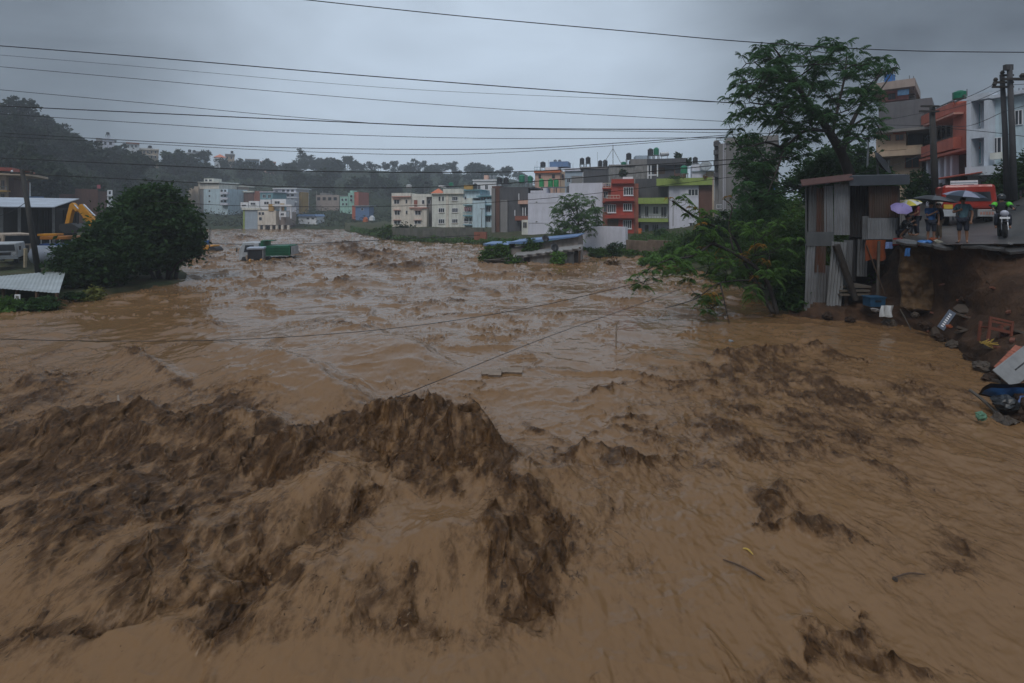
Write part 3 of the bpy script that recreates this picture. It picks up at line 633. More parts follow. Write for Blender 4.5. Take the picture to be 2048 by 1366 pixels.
h = House('brick_block', 'dark grey and brick block with tapering pillars and a stack of small balconies', (983, 100), (1056, 98), 9, .9)
h.blk('wall', 984, 377, 1056, 488, DKGREY, 0, 9, to_ground=True); h.blk('pillar', 983, 376.5, 990, 490, GREYC, -.35, .345, to_ground=True); h.blk('brick_panel', 991, 376.5, 999, 470, DKBRICK, -.06, .055); h.blk('pillar', 1001, 400, 1015, 490, GREYC, -.32, .315, to_ground=True)
h.blk('parapet', 984, 372, 1000, 376.2, DKBRICK, -.05, 9); h.blk('parapet', 1000.3, 374, 1066, 376.6, DKGREY, -.03, 9)
for i, (x0, y0, x1, y1) in enumerate(((1036, 400, 1056, 408), (1030, 432, 1055.5, 441), (1028, 467, 1046, 475))): h.blk('balcony', x0, y0, x1, y1, (PEACH, BRICK, ORANGE)[i], -1.1, 1.09)
for x, a, b in ((1045, 415, 431.5), (1050, 415, 431.5), (1029, 420, 431.5), (1037, 387, 399.5)): h.blk('post', x, a, x + 1.2, b, WHITEP, -.9, .15)
wins(h, [(1050.5, 416, 1055.5, 428), (1040, 444, 1044, 462)], bars=1, fm=WOODD)

h = House('white_box_house', 'blank white windowless house of two blocks beside the red house', (1044, 90), (1205, 86), 10, .6)
h.blk('wall', 1056, 386, 1138, 492, LAV, 0, 10, to_ground=True); h.blk('wall', 1138.2, 366, 1205, 492, LAV, .25, 9.7, to_ground=True); h.blk('wing', 1043.5, 440, 1055.8, 492, CREAM2, .4, 6, to_ground=True)
h.blk('parapet', 1061, 381, 1086, 385.8, LAV, .05, .4); h.blk('parapet', 1086.3, 376, 1093, 385.8, LAV, .05, 3)
wins(h, [(1046, 444, 1054, 456)], yp=.4, fm=CREAM); wins(h, [(1071, 403, 1075.5, 405.5), (1071, 442, 1075.5, 444.5)], bars=1, name='vent')
h.blk('wall_band', 1057, 405.6, 1137.5, 406.2, GREYC, -.03, .025); h.blk('wall_band', 1057, 446, 1137.5, 446.6, GREYC, -.03, .025)
u0 = h.uv(1078, 380)[0]; u1 = h.uv(1132, 380)[0]; zt = h.uv(1100, 373)[1]; zb_ = h.uv(1100, 386)[1]
fr = MB().box(u0, u1, 1.2, 3.2, zt - .14, zt)
for u in (u0 + .1, (u0 + u1) / 2, u1 - .1):
    for y in (1.3, 3.1): fr.box(u - .08, u + .08, y - .08, y + .08, zb_ - .3, zt - .14)
fr.build('tank_stand', STEEL, h.o)
MB().box(h.uv(1132, 372)[0], h.uv(1142, 372)[0], 1.3, 4, zb_ - .3, zt + .1).build('roof_hut', DKGREY, h.o)

h = House('red_house', 'red three-storey house with white lattice windows', (1205, 84), (1277, 83), 8, .9)
h.blk('wall', 1222, 367, 1268, 478, REDP, 0, 8, to_ground=True); h.blk('wall', 1205.5, 372, 1221.8, 478, BRICK, .9, 7, to_ground=True); h.blk('wall', 1268.2, 367, 1277, 478, BRICK, .2, 7.8, to_ground=True)
h.blk('parapet', 1223, 358, 1268, 366.8, REDP, -.5, 8.4); h.blk('roof_edge', 1246, 353.5, 1266, 357.8, WHITEP, -.3, 2)
for y0, y1 in ((397, 402), (430, 436.5)): h.blk('floor_slab', 1210, y0, 1268.5, y1, REDP, -.9, 1.2)
h.rail(1213, 390, 1240, 396.8, CREAM, -.8, .5); h.rail(1206, 366, 1222, 375, CREAM, .5); h.blk('floor_slab', 1204.5, 375.3, 1222, 378, REDP, .2, 1); h.blk('floor_slab', 1204.5, 403, 1222, 405, REDP, .2, 1)
wins(h, [(1247, 374, 1266.5, 390.5), (1246.5, 407, 1264, 421), (1246, 440, 1263, 457), (1215, 409, 1232, 425)], bars=4, sill=WHITEP)
wins(h, [(1207, 383, 1216, 396), (1207, 409, 1213.5, 424)], yp=.9, bars=2); h.blk('garage_door', 1215, 438, 1237, 452, WOODD, -.05, .045)

h = House('lime_house', 'grey and white house with lime green balcony bands and parapet', (1276, 84), (1425, 80), 9, 1.0)
h.blk('wall', 1270.5, 357, 1337, 400, DKGREY, 2.2, 6.5); h.blk('wall', 1281, 408, 1337, 478, LAV, .8, 6, to_ground=True); h.blk('wall', 1275, 408, 1280.8, 478, DKGREY, .6, 6, to_ground=True); h.blk('wall', 1338, 371, 1397, 478, LAV, 0, 9, to_ground=True); h.blk('wall', 1397.3, 371, 1424, 478, TAUPE if False else DKBRICK, .15, 8.8, to_ground=True)
h.blk('parapet', 1313, 356, 1424.5, 370.6, LIME, -.6, 8); h.blk('balcony', 1275, 395.5, 1336, 407.4, LIME, -.8, 1.9); h.blk('balcony', 1275, 437, 1336, 444, LIME, -.8, 1.55)
h.blk('drain_pipe', 1335.8, 371, 1337.6, 452, STEEL, -.12, .1); h.blk('drain_pipe', 1345.5, 398, 1346.8, 452, GREYC, -.08, .07)
wins(h, [(1376, 378, 1396.5, 391.5)], bars=3); wins(h, [(1290, 412, 1297, 434), (1306, 413, 1317, 428), (1322, 413, 1333, 434)], yp=.8, bars=2); wins(h, [(1304, 448, 1317, 462)], yp=.8, bars=3); h.win(1290, 450, 1297, 474, WOODD, 1, .8, name='door', gm=WOODD); wins(h, [(1379, 445, 1390, 458)], bars=2)
h.blk('gate_pier', 1276.5, 457, 1283, 482, ORANGE, -3, .7, to_ground=True); h.blk('gate_wall', 1296, 467, 1316, 482, ORANGE, -3, .4, to_ground=True)
h.rail(1276, 431, 1335, 436.9, STEEL, -.7, .4)
h.rods([(1296, 331, 356), (1302, 331, 356), (1315, 328, 352)], WHITEP, .1, 'roof_post')
h = House('peach_house', 'peach house with an orange cornice and a blue sheet hut on its roof', (1068, 132), (1132, 130), 9, 2.2)
h.blk('wall', 1070, 346, 1120, 400, PEACH, 0, 9, to_ground=True); h.blk('wall', 1120.3, 343, 1132, 400, BEIGE, .4, 8, to_ground=True); h.blk('cornice', 1068, 340.5, 1121, 345.5, ORANGE, -.6, 9.4); h.blk('roof_edge', 1090, 334, 1115, 340, WHITEP, .2, 6); h.blk('roof_hut', 1099, 323, 1136, 333.6, TINBLUE, 2, 5); h.rail(1068, 334, 1090, 340, TEAL, -.4, .6)
wins(h, [(1077, 349, 1082, 357), (1104, 349, 1110, 357), (1123, 348, 1128, 356)], bars=1, fm=BRICK); h.rods([(1070, 331, 345), (1074, 322, 345), (1097, 320, 345)])
h = House('grey_house', 'small light grey house between the peach house and a windowless slate block', (1130, 126), (1168, 125), 8, 2.2)
h.blk('wall', 1130, 342, 1167, 396, BLUEG, 0, 8, to_ground=True); h.blk('roof_slab', 1129, 336, 1168, 341.8, LAV, -.4, 8.5); h.blk('drain_pipe', 1165.2, 342, 1166.8, 370, WHITEP, -.12, .1); h.blk('wall', 1143, 352, 1165, 380, GREYC, -.6, .59); wins(h, [(1134, 356, 1141, 365)])
h = House('slate_block', 'windowless dark slate block with two pairs of black roof tanks', (1166, 114), (1219, 113), 8, 2)
h.blk('wall', 1166.5, 338, 1219, 396, DKGREY, 0, 8, to_ground=True); h.blk('parapet', 1160, 333.5, 1219.5, 337.6, GREYC, -.2, 8.3); h.rods([(1146, 327, 340), (1195, 304, 334), (1163, 322, 335)])
h = House('stained_house', 'stained grey house under the tripod mast, behind the red house', (1218, 108), (1296, 107), 8, 2)
h.blk('wall', 1218.5, 333, 1296, 396, mat('stained_cement', (.27, .265, .255), .9, .25, 1.5, streak=.85, dirt=(.07, .07, .07)), 0, 8, to_ground=True); h.blk('parapet', 1218, 329, 1270, 332.6, GREYC, -.2, 8.3); h.blk('upper_storey', 1262, 318, 1296, 332.4, GREYC, 1.5, 5); h.blk('roof_hut', 1271, 311, 1302, 317.7, BLUEG, 2, 4)
wins(h, [(1238, 341, 1252, 352)], fm=WOODD, gm=WOODD)
h = House('charcoal_house', 'charcoal cement house with a flat roof, solar heater and white posts', (1294, 100), (1372, 98), 8, 2)
h.blk('wall', 1297, 330, 1348, 396, DKGREY, .6, 8, to_ground=True); h.blk('wall', 1348.2, 333, 1372, 396, DKBRICK, .3, 8, to_ground=True); h.blk('roof_slab', 1294, 317, 1372, 329.5, DKGREY, -.5, 9); h.win(1350, 333, 1362, 347, WOODD, 1, .3); h.win(1308, 335, 1330, 348, WOODD, 2, .6, gm=WOODD)
h.blk('white_panel', 1295, 349, 1313, 351, WHITEP, -.4, .3)
h = House('white_hut', 'small white roof house with a blue dish left of the tall grey block', (1384, 92), (1427, 91), 6, 2)
h.blk('wall', 1384, 329, 1412, 396, LAV, 0, 6, to_ground=True); h.blk('wall', 1412.3, 343, 1428, 396, BEIGE, .5, 5, to_ground=True); h.rail(1384, 323, 1412, 328.8, STEEL, .2, .5); h.blk('roof_slab', 1383, 341, 1429, 342.7, BLUEG, -.3, 1)
h = House('tower_block', 'tall blank grey cement block with white drain pipes, left of the big tree', (1432, 62), (1556, 59), 9, 4.6)
h.blk('wall', 1437, 284, 1556, 425, wallm('tall_cement', (.185, .18, .18), .55), 0, 9, to_ground=True); h.blk('parapet', 1450, 273, 1557, 283.6, GREYC, -.15, 9); h.blk('wall_end', 1428.5, 281, 1436.7, 418, GREYC, 1.2, 6, to_ground=True)
for x in (1446, 1449.5): h.blk('drain_pipe', x, 286, x + 1, 424, LAV, -.1, .08)
h.rail(1432, 276, 1450, 281, STEEL, .9, .4)
for y in (283, 300, 322, 345): h.blk('balcony', 1427, y, 1436.5, y + 9, DKGREY, .2, .95)
wins(h, [(1433, 409, 1444, 417)], bars=4)

# --- houses across the water, left of centre
h = House('apartment_block', 'apartment block with beige side, pale blue front and cream roof storey', (372, 196), (456, 192), 12, 2)
h.blk('wall', 372, 373, 397, 422, BEIGE, 0, 10, to_ground=True); h.blk('wall', 397.3, 373, 407, 422, GREYC, .6, 9, to_ground=True); h.blk('wall', 407.3, 378, 456, 422, PALEBLUE, -.5, 10, to_ground=True); h.blk('upper_storey', 397, 366, 438, 377.7, CREAM, .4, 9); h.blk('roof_slab', 395, 363.5, 439, 365.7, CREAM2, -.4, 10); h.blk('roof_hut', 408, 357, 427, 363.3, CREAM2, 2, 4)
wins(h, [(410, 358.5, 415.5, 363), (418, 358.5, 424, 363)], yp=2, bars=1); wins(h, [(417, y, 421, y + 4) for y in (380, 390, 401)], bars=1, yp=-.5)
for y in (384, 395, 406): h.blk('balcony', 440, y, 455, y + 4, LAV, -1.7, 1.19)
wins(h, [(441 + 7 * k, y, 446 + 7 * k, y + 5) for y in (379, 389, 400) for k in (0, 1)], bars=1, yp=-.5)
h = House('brick_row', 'long brown brick building right of the apartment block', (456, 200), (522, 198), 10, 2)
h.blk('wall', 456.5, 385, 506, 424, DKBRICK, 0, 10, to_ground=True); h.blk('wall', 506.3, 382, 522, 424, BRICK, .3, 9, to_ground=True); h.blk('roof_slab', 455, 382, 507, 384.7, CREAM2, -.4, 10.8); h.blk('upper_storey', 441, 373, 478, 381.8, TAUPE, 2.5, 6); h.blk('roof_slab', 446, 371.5, 486, 372.8, CREAM2, 2, 7); wins(h, [(464, 390, 470, 396), (480, 390, 486, 396)], bars=1, fm=TAUPE)
h = House('pillared_house', 'grey-white house with open pillared floors behind the white villa', (545, 204), (598, 202), 10, 2)
h.blk('wall', 547, 378, 592, 424, LAV, 0, 9, to_ground=True); h.blk('roof_slab', 545, 376, 594, 377.8, WHITEP, -.6, 10); h.blk('wing', 592.3, 384, 603, 424, OCHRE, 2, 5, to_ground=True)
for y in (385, 394, 403): h.blk('balcony', 562, y, 594, y + 1.6, WHITEP, -1.4, 1.39)
wins(h, [(564 + 9 * k, y, 570 + 9 * k, y + 5) for y in (379, 388, 397) for k in range(3)], bars=1); wins(h, [(550, y, 556, y + 5) for y in (381, 391)], bars=1)
h = House('teal_house', 'teal flat-roofed house just above the white villa', (520, 188), (548, 187), 8, 2)
h.blk('wall', 520, 385, 546, 424, TEAL, 0, 8, to_ground=True); h.blk('roof_slab', 519, 383, 548, 384.8, LAV, -.3, 8.5); wins(h, [(525, 389, 532, 396), (536, 389, 542, 396)])
h = House('white_villa', 'white modern villa with orange panels standing at the water on the far shore', (484, 163), (584, 161), 9, 0)
h.blk('wall', 487, 420, 515, 462, BLUEG, 0, 8, to_ground=True); h.blk('wall', 515.3, 421, 552, 450, CREAM, -.3, 8); h.blk('wall', 552.3, 424, 572, 450, TAUPE, 1.5, 6); h.blk('upper_storey', 481, 404.5, 496, 415, WHITEP, .5, 4); h.blk('upper_storey', 497.5, 402, 518, 415, WHITEP, .8, 4); h.blk('upper_storey', 520.5, 399, 541, 419, WHITEP, .3, 5); h.blk('upper_storey', 544, 398, 572, 411, WHITEP, .6, 5); h.blk('roof_slab', 483, 415.4, 520, 419.6, CREAM2, -.4, 8.6)
h.blk('ornament', 537, 408, 547, 422, OCHRE, -.5, .6); h.blk('ornament', 560, 407, 567, 421, OCHRE, -.1, .5); h.blk('trim', 486, 416, 489.5, 461, LIME, -.06, .05)
h.blk('pergola_beam', 545, 409, 583, 413, WHITEP, -1, 1); h.blk('pergola_post', 580.5, 413.2, 582.5, 437, WHITEP, -.8, .5); h.blk('pergola_post', 559.5, 413.2, 561, 440, WHITEP, -.8, .5); h.blk('box_window', 558, 423, 572, 434, WHITEP, -.6, 2)
wins(h, [(517, 424, 522, 430), (523.5, 424, 528.5, 430), (518, 434, 524, 441)], yp=-.3, bars=1); wins(h, [(528, 403, 538, 409)], yp=.3); wins(h, [(549, 402, 560, 408), (501, 405, 511, 410)], yp=.55); wins(h, [(484, 409, 492, 413)], yp=.5); wins(h, [(561, 426, 568, 431)], yp=-.6)
for x in (515.5, 526, 540, 551, 562, 574): h.blk('pillar', x, 450.3, x + 4, 462, CREAM, -.1, .6, to_ground=True)
h.blk('ground_storey', 516, 451, 578, 462, DKBRICK, 2.5, 5, to_ground=True)
h = House('brick_shell', 'unfinished grey-brown building with column stubs, left of the mint house', (630, 215), (680, 214), 9, 2.5)
h.blk('wall', 632, 390, 678, 424, TAUPE, 0, 9, to_ground=True); h.blk('upper_storey', 640, 386, 652, 389.6, GREYC, .5, 6); wins(h, [(634 + 11 * k, 394, 641 + 11 * k, 401) for k in range(4)], bars=1, fm=TAUPE); h.rods([(x, 382, 390) for x in (633, 645, 658, 672)], GREYC, .12, 'column_stub')
h = House('mint_house', 'mint green stepped house with a pink side wall', (680, 208), (717, 206), 8, 2.5)
h.blk('wall', 680, 393, 696, 424, MINT, 0, 8, to_ground=True); h.blk('wall', 696.2, 386, 708, 424, MINT, .3, 8, to_ground=True); h.blk('wall', 708.2, 384, 717, 424, SALMON, .5, 8, to_ground=True); h.blk('roof_hut', 700, 381, 706, 385.6, MINT, 2, 3)
wins(h, [(683, 397, 687, 402), (690, 397, 694, 402), (684, 406, 688, 411), (691, 406, 695, 411), (700, 390, 705, 395), (700, 398, 705, 403)], bars=1)
h = House('shed', 'long white shed with a blue tin roof on the far green bank', (596, 172), (634, 171), 5, .8)
h.blk('wall', 597, 433, 633, 442, WHITEP, 0, 5, to_ground=True); u0, u1, z0, z1 = h.rect(595, 428.5, 634, 432.8); MB().prism([(u0, z0), (u1, z0), (u1 - .6, z1), (u0 + .6, z1)], -.5, 5.5).build('roof', TINBLUE, h.o); wins(h, [(613, 435, 619, 439), (623, 435, 629, 439)], bars=1)
h = House('shack', 'low blue tin shack on the far green bank under the mint house', (708, 182), (742, 181), 4, 1.8)
h.blk('wall', 711, 413, 738, 425, TINBLUE, 0, 4, to_ground=True); h.blk('wall', 704, 411, 710.7, 425, SALMON, .3, 3, to_ground=True); h.blk('roof', 709, 411, 740, 412.8, TINGREY, -.4, 5); h.win(722, 416, 727, 421, None, 1)
for k, (x, y, w_, c, lb) in enumerate(((729, 441, 7, ORANGE, 'tiny orange tent on the far green bank'), (742, 438, 8, WHITEP, 'tiny white tent on the far green bank'))):
    Yt = 168; b = MB(); X0 = PX(x, Yt); w2 = w_ / F * Yt / 2; zz = PZ(y + 3, Yt)
    b.prism([(-w2, 0), (w2, 0), (w2 * .8, 1.0), (0, 1.6), (-w2 * .8, 1.0)], 0, 2.5, Matrix.Translation((X0, Yt, zz)))
    tag(b.build('tent', c), lb, 'tent')

# --- left shore
h = House('villa', 'beige house with a red roof and dark balconies at the left edge', (-50, 74), (30, 76), 9, 1.2)
h.blk('wall', -50, 350, 12, 412, BEIGE, 0, 9, to_ground=True); h.blk('roof', -56, 334, 24, 341, TINRED, -1.2, 10); h.blk('wall', 12.3, 356, 28, 412, DKBRICK, 1, 7, to_ground=True); h.blk('floor_slab', -54, 345, 58, 349.6, BEIGE, -1.4, 9); h.blk('floor_slab', -54, 380, 14, 383, OCHRE, -1.4, 1.39); h.rail(-50, 372, 14, 379.8, STEEL, -1.3)
wins(h, [(2, 360, 10, 379), (2, 387, 10, 405)], fm=BEIGE); h.rods([(60, 365, 395)], WHITEP, .09, 'post')
h = House('brick_house', 'long dark brick house left of the narrow white facade', (118, 104), (214, 102), 8, 1.2, face=True)
h.blk('wall', 150, 378, 196, 430, DKBRICK, 0, 8, to_ground=True); h.blk('wall', 196.3, 383, 214, 430, mat('wet_brown', (.10, .06, .05), .9, .2, 3), .3, 7, to_ground=True); h.blk('wall', 118, 388, 149.7, 430, DKBRICK, .6, 7, to_ground=True)
h.blk('washing', 194, 369.5, 201, 377, mat('pink_cloth', (.42, .12, .14), .9), 1, .1)
h = House('white_facade_house', 'narrow three-storey white facade above the excavator', (212, 100), (226, 100), 6, 1.2, face=True)
h.blk('wall', 214.5, 380, 225, 430, WHITEP, 0, 6, to_ground=True); wins(h, [(217, 382, 222, 389), (216.5, 393, 221.5, 400), (216.5, 404, 221.5, 410)], bars=1)
for y in (390.5, 402, 412): h.blk('balcony', 213.5, y, 226, y + 1.3, WHITEP, -.8, .79)
h = House('hut', 'small hut with a blue tin roof behind the metal shed', (60, 70), (88, 70), 4, 1.2, face=True)
h.blk('wall', 62, 399, 86, 440, TAUPE, 0, 4, to_ground=True); h.blk('roof', 58, 393, 88, 398.7, TINBLUE, -.5, 5)

# --- houses along the ridge of the wooded hill
RIDGE = [(192, 234, 270, 300, 196, LAV, TINGREY, 'pavilion', 'grey pavilion-roofed house highest on the left ridge'),
 (252, 279, 285, 306, 222, WHITEP, PINKB, 'house', 'small white house with a maroon roof below the pavilion house on the ridge'),
 (276, 318, 297, 325, 232, BEIGE, CREAM, 'house', 'beige three-storey house with balconies on the left ridge'),
 (367, 394, 306, 322, 268, WHITEP, GREYC, 'house', 'white ridge house with two black tanks'),
 (391, 416, 303, 320, 276, BLUEG, GREYC, 'house', 'grey ridge house right of the white one with tanks'),
 (428, 452, 312, 324, 290, WHITEP, TILE, 'house', 'ridge house with a red hipped roof'),
 (450, 470, 308, 324, 298, BEIGE, GREYC, 'house', 'beige ridge house right of the red hipped roof'),
 (490, 519, 318, 336, 312, BLUEG, GREYC, 'house', 'blue-grey ridge house left of the pink one'),
 (520, 552, 323, 340, 318, PEACH, PINKB, 'house', 'pink ridge house, rightmost on the wooded ridge')]
for x0, x1, y0, y1, Yd, wm, rm, kind, lb in RIDGE:
    h = House(kind if kind != 'house' else 'ridge_house', lb, (x0, Yd), (x1, Yd), 6, PZ(y1 + 6, Yd), face=True)
    if kind == 'pavilion':
        h.blk('wall', 205, 280, 229, y1, wm, 0, 8, to_ground=True); h.pyr(203, 269, 232, 279.6, rm, 9); h.blk('wing', 192, 276, 204.7, y1, GREYC, 1, 7, to_ground=True); wins(h, [(208, 283, 213, 290), (218, 283, 224, 290)], bars=1)
    else:
        h.blk('wall', x0 + 1, y0 + 3, x1 - 1, y1, wm, 0, 8, to_ground=True)
        if rm is TILE: h.pyr(x0, y0 - 5, x1, y0 + 2.6, rm, 8)
        else: h.blk('roof', x0, y0, x1, y0 + 2.7, rm, -.6, 9)
        n = max(2, int((x1 - x0) / 8))
        wins(h, [(x0 + 3 + k * (x1 - x0 - 4) / n, y0 + 5 + j * 9, x0 + 6 + k * (x1 - x0 - 4) / n, y0 + 10 + j * 9) for k in range(n) for j in range(2 if y1 - y0 > 22 else 1)], bars=1)
        if y1 - y0 > 22: h.blk('balcony', x0, y0 + 12, x1 - 6, y0 + 13.5, CREAM, -1.2, 1.19)

# --- houses up the road on the right
h = House('beige_house', 'beige house with a grey upper block, pink roof room and plants on its balcony', (1738, 48), (1866, 45), 9, 6.8)
h.blk('wall', 1780, 312, 1843, 400, BEIGE, .4, 8, to_ground=True); h.blk('wall', 1752, 262, 1812, 300.5, BEIGE, 0, 8); h.blk('wall', 1735, 316, 1779.7, 400, GREYC, 1.0, 7, to_ground=True); h.blk('wall', 1812.2, 290, 1845, 300.5, BEIGE, 0, 8)
h.blk('balcony_back', 1812.3, 262, 1845, 289.8, DKGREY, 2, 5.5); h.blk('floor_slab', 1736, 300.8, 1846, 311.6, BEIGE, -.9, 9); h.blk('upper_storey', 1757, 201, 1864, 256, wallm('slate_cement', (.12, .12, .13), .5), -.3, 8); h.blk('roof_slab', 1754, 256.3, 1868, 261.6, GREYC, -1.0, 9.5)
h.blk('roof_room', 1764, 178, 1816, 200.7, wallm('pink_paint', (.42, .18, .17)), 1.5, 5); h.blk('roof_canopy', 1740, 162, 1830, 177.5, TAUPE, .6, 7); h.win(1776, 187, 1791, 199, WOODD, 2, 1.5)
h.blk('tarpaulin', 1795, 178.5, 1818, 190, mat('blue_tarp_roof', (.07, .16, .28), .6, .3, 5), .8, .15)
wins(h, [(1791, 269, 1808, 281)], fm=BRICK, shade=BRICK); wins(h, [(1810, 314, 1839, 336)], yp=.4, bars=2, fm=BRICK, shade=BRICK); wins(h, [(1772, 270, 1782, 282)], fm=BRICK)
h.rods([(1819, 151, 178), (1827, 152, 178), (1786, 140, 178)])
for y in (186, 191, 196): h.blk('stair_step', 1817, y, 1830, y + 1.2, GREYC, 2, 1.2)
h = House('salmon_house', 'salmon orange house with a deep balcony, between the beige and white houses', (1842, 46), (1932, 38), 9, 6.3)
h.blk('wall', 1848, 236, 1906, 345, TAUPE, 1.2, 7, to_ground=True); h.blk('wall', 1906, 208, 1932, 300, SALMON, -.3, 8); h.blk('parapet', 1842, 218, 1906, 237, SALMON, -.3, 8); h.blk('balcony', 1842, 284, 1906, 306, SALMON, -.8, 1.99); h.blk('balcony_slab', 1838, 306.5, 1934, 311, SALMON, -.9, 2.0); h.blk('sunshade', 1846, 237.5, 1907, 241, PINKB, -.9, 2)
wins(h, [(1874, 246, 1904, 280), (1850, 250, 1868, 280)], yp=1.2, bars=3, fm=GREYC)
for x in (1852, 1864, 1876, 1888, 1900): h.blk('shop_column', x, 311.5, x + 4.5, 352, LAV, -.5, .4, to_ground=True)
h.blk('ground_storey', 1906.5, 300.5, 1931, 345, DKBRICK, .2, 7, to_ground=True); h.rail(1848, 208, 1930, 215, STEEL, -.2, .9); wins(h, [(1868, 318, 1874, 334)], yp=1.2, fm=WOODD)
h = House('white_blue_house', 'white house with pale blue panels and deep window frames at the right edge', (1933, 36), (2075, 32.4), 9, 6.5)
WB = wallm('white_blue_wall', (.52, .56, .62), .3)
h.blk('wall', 1935, 195, 1976, 356, WB, .5, 8, to_ground=True); h.blk('wall', 1976.4, 190, 2075, 356, PALEBLUE, .3, 8, to_ground=True); h.blk('frame', 1933, 188, 1978, 200, WB, -.4, .89); h.blk('frame', 1933, 200.3, 1942, 352, WB, -.4, .89); h.blk('frame', 1968, 200.3, 1977, 352, WB, -.4, .89); h.blk('frame', 1942.2, 258, 1967.8, 276, WB, -.4, .88); h.blk('balcony', 1930, 332, 2008, 350, WB, -1.3, 1.5); h.blk('parapet', 1976, 183, 2076, 189.6, WB, -.1, 8)
wins(h, [(1946, 208, 1963, 254), (1946, 284, 1964, 328)], yp=.5, bars=1, gm=TEAL); wins(h, [(1986, 275, 2004, 310)], yp=.3); wins(h, [(2030, 220, 2046, 250)], yp=.3); h.blk('flower_box', 1980, 305, 2003, 318, CREAM2, -.6, .5)
h.rods([(1934, 178, 192), (2038, 176, 190), (2046, 176, 190)])
h = House('roadside_shop', 'roadside shop under a rusty red tin roof, behind the red truck', (1850, 40), (1990, 34), 5, 5.2)
h.blk('wall', 1858, 366, 1990, 415, DKBRICK, .5, 4, to_ground=True)
u0, u1, z0, z1 = h.rect(1850, 346, 1990, 364); MB().add([(u0 - .4, -1.6, z0), (u1, -1.6, z0 + .3), (u1, 3, z1 + .5), (u0 - .4, 3, z1), (u0 - .4, -1.6, z0 + .07), (u1, -1.6, z0 + .37), (u1, 3, z1 + .57), (u0 - .4, 3, z1 + .07)], [(3, 2, 1, 0), (4, 5, 6, 7), (0, 1, 5, 4), (1, 2, 6, 5), (2, 3, 7, 6), (3, 0, 4, 7)]).build('roof', TINRED, h.o)
for x in (1862, 1878, 1893): h.blk('post', x, 366, x + 3, 412, GREYC, -1.2, .12, to_ground=True)
h.blk('counter', 1866, 386, 1905, 412, LAV, -.6, .6, to_ground=True)

# --- free walls, sheds
def wall_thing(name, label, A, B, ytop, m, thick=.35, zlow=-1.0, cat='wall', ntop=0):
    a, b = Vector((PX(*A), A[1], 0)), Vector((PX(*B), B[1], 0)); d = (b - a); L = d.length
    o = MB(); n = max(2, int(L / 4)); za, zb_ = PZ(ytop, A[1]), PZ(ytop, B[1])
    vs = []; 
    for k in range(n): 
        z_ = za + (zb_ - za) * (k + .5) / n
        o.box(L * k / n, L * (k + 1) / n - .012, 0, thick + (.06 if k % 2 else 0), zlow, z_)
    w = o.build(name, m); w.location = (a.x, a.y, 0); w.rotation_euler = (0, 0, math.atan2(d.y, d.x))
    return tag(w, label, cat)
wall_thing('yard_wall', 'long dark mossy yard wall at the water below the cream and white houses', (783, 94.5), (966, 83), 456, mat('mossy_wall', (.115, .11, .10), .95, .4, .8, streak=.7, dirt=(.05, .07, .03)))
wall_thing('compound_wall', 'white compound wall in front of the white box and red houses', (1150, 66.5), (1251, 60), 453, LAV)
wall_thing('garden_wall', 'rough brown garden wall along the water under the lime house', (1252, 57), (1345, 51), 481, mat('rough_brown_wall', (.16, .115, .085), .95, .4, 1.5, streak=.6))
wall_thing('brick_pier_wall', 'short brick wall with rubble below the dark brick block', (948, 82), (972, 81), 464, BRICK)
# ------------------------------------------------------------------ trees and plants
def leaf_mat(name, c, var=.4, scale=1.0, trans=.35):
    m = bpy.data.materials.new(name); m.use_nodes = True
    ns, ls = m.node_tree.nodes, m.node_tree.links; ns.remove(ns['Principled BSDF'])
    t = N(ns, 'ShaderNodeTexCoord'); oi = N(ns, 'ShaderNodeObjectInfo')
    n1 = N(ns, 'ShaderNodeTexNoise'); n1.inputs['Scale'].default_value = scale; n1.inputs['Detail'].default_value = 3
    ls.new(t.outputs['Object'], n1.inputs['Vector'])
    r = N(ns, 'ShaderNodeMapRange'); r.inputs[1].default_value = .3; r.inputs[2].default_value = .7; r.inputs[3].default_value = 1 - var; r.inputs[4].default_value = 1 + var
    ls.new(n1.outputs['Fac'], r.inputs[0])
    r2 = N(ns, 'ShaderNodeMapRange'); r2.inputs[3].default_value = .75; r2.inputs[4].default_value = 1.25
    ls.new(oi.outputs['Random'], r2.inputs[0])
    mu = N(ns, 'ShaderNodeMath', operation='MULTIPLY'); ls.new(r.outputs[0], mu.inputs[0]); ls.new(r2.outputs[0], mu.inputs[1])
    hs = N(ns, 'ShaderNodeHueSaturation'); hs.inputs['Color'].default_value = (*c, 1); ls.new(mu.outputs[0], hs.inputs['Value'])
    d = N(ns, 'ShaderNodeBsdfPrincipled'); d.inputs['Roughness'].default_value = .6; d.inputs['Specular IOR Level'].default_value = .12; ls.new(hs.outputs[0], d.inputs['Base Color'])
    tr = N(ns, 'ShaderNodeBsdfTranslucent'); ls.new(hs.outputs[0], tr.inputs['Color'])
    mix = N(ns, 'ShaderNodeMixShader'); mix.inputs[0].default_value = trans; ls.new(d.outputs[0], mix.inputs[1]); ls.new(tr.outputs[0], mix.inputs[2])
    ls.new(mix.outputs[0], ns['Material Output'].inputs['Surface'])
    return m
LEAF_BIG = leaf_mat('chinaberry_leaf', (.046, .098, .038), .45, 1.0, .45); LEAF_DARK = leaf_mat('dense_dark_leaf', (.026, .060, .016), .5, .7); LEAF_LIT = leaf_mat('young_leaf', (.098, .190, .045), .45, .9, .45)
LEAF_FOREST = leaf_mat('forest_leaf', (.022, .036, .016), .35, .25, .2); LEAF_BUSH = leaf_mat('bush_leaf', (.052, .105, .022), .5, .5); LEAF_YEL = leaf_mat('yellow_green_leaf', (.13, .14, .035), .3, 1.0); LEAF_OLD = leaf_mat('old_yellow_leaf', (.20, .11, .02), .4, 2)
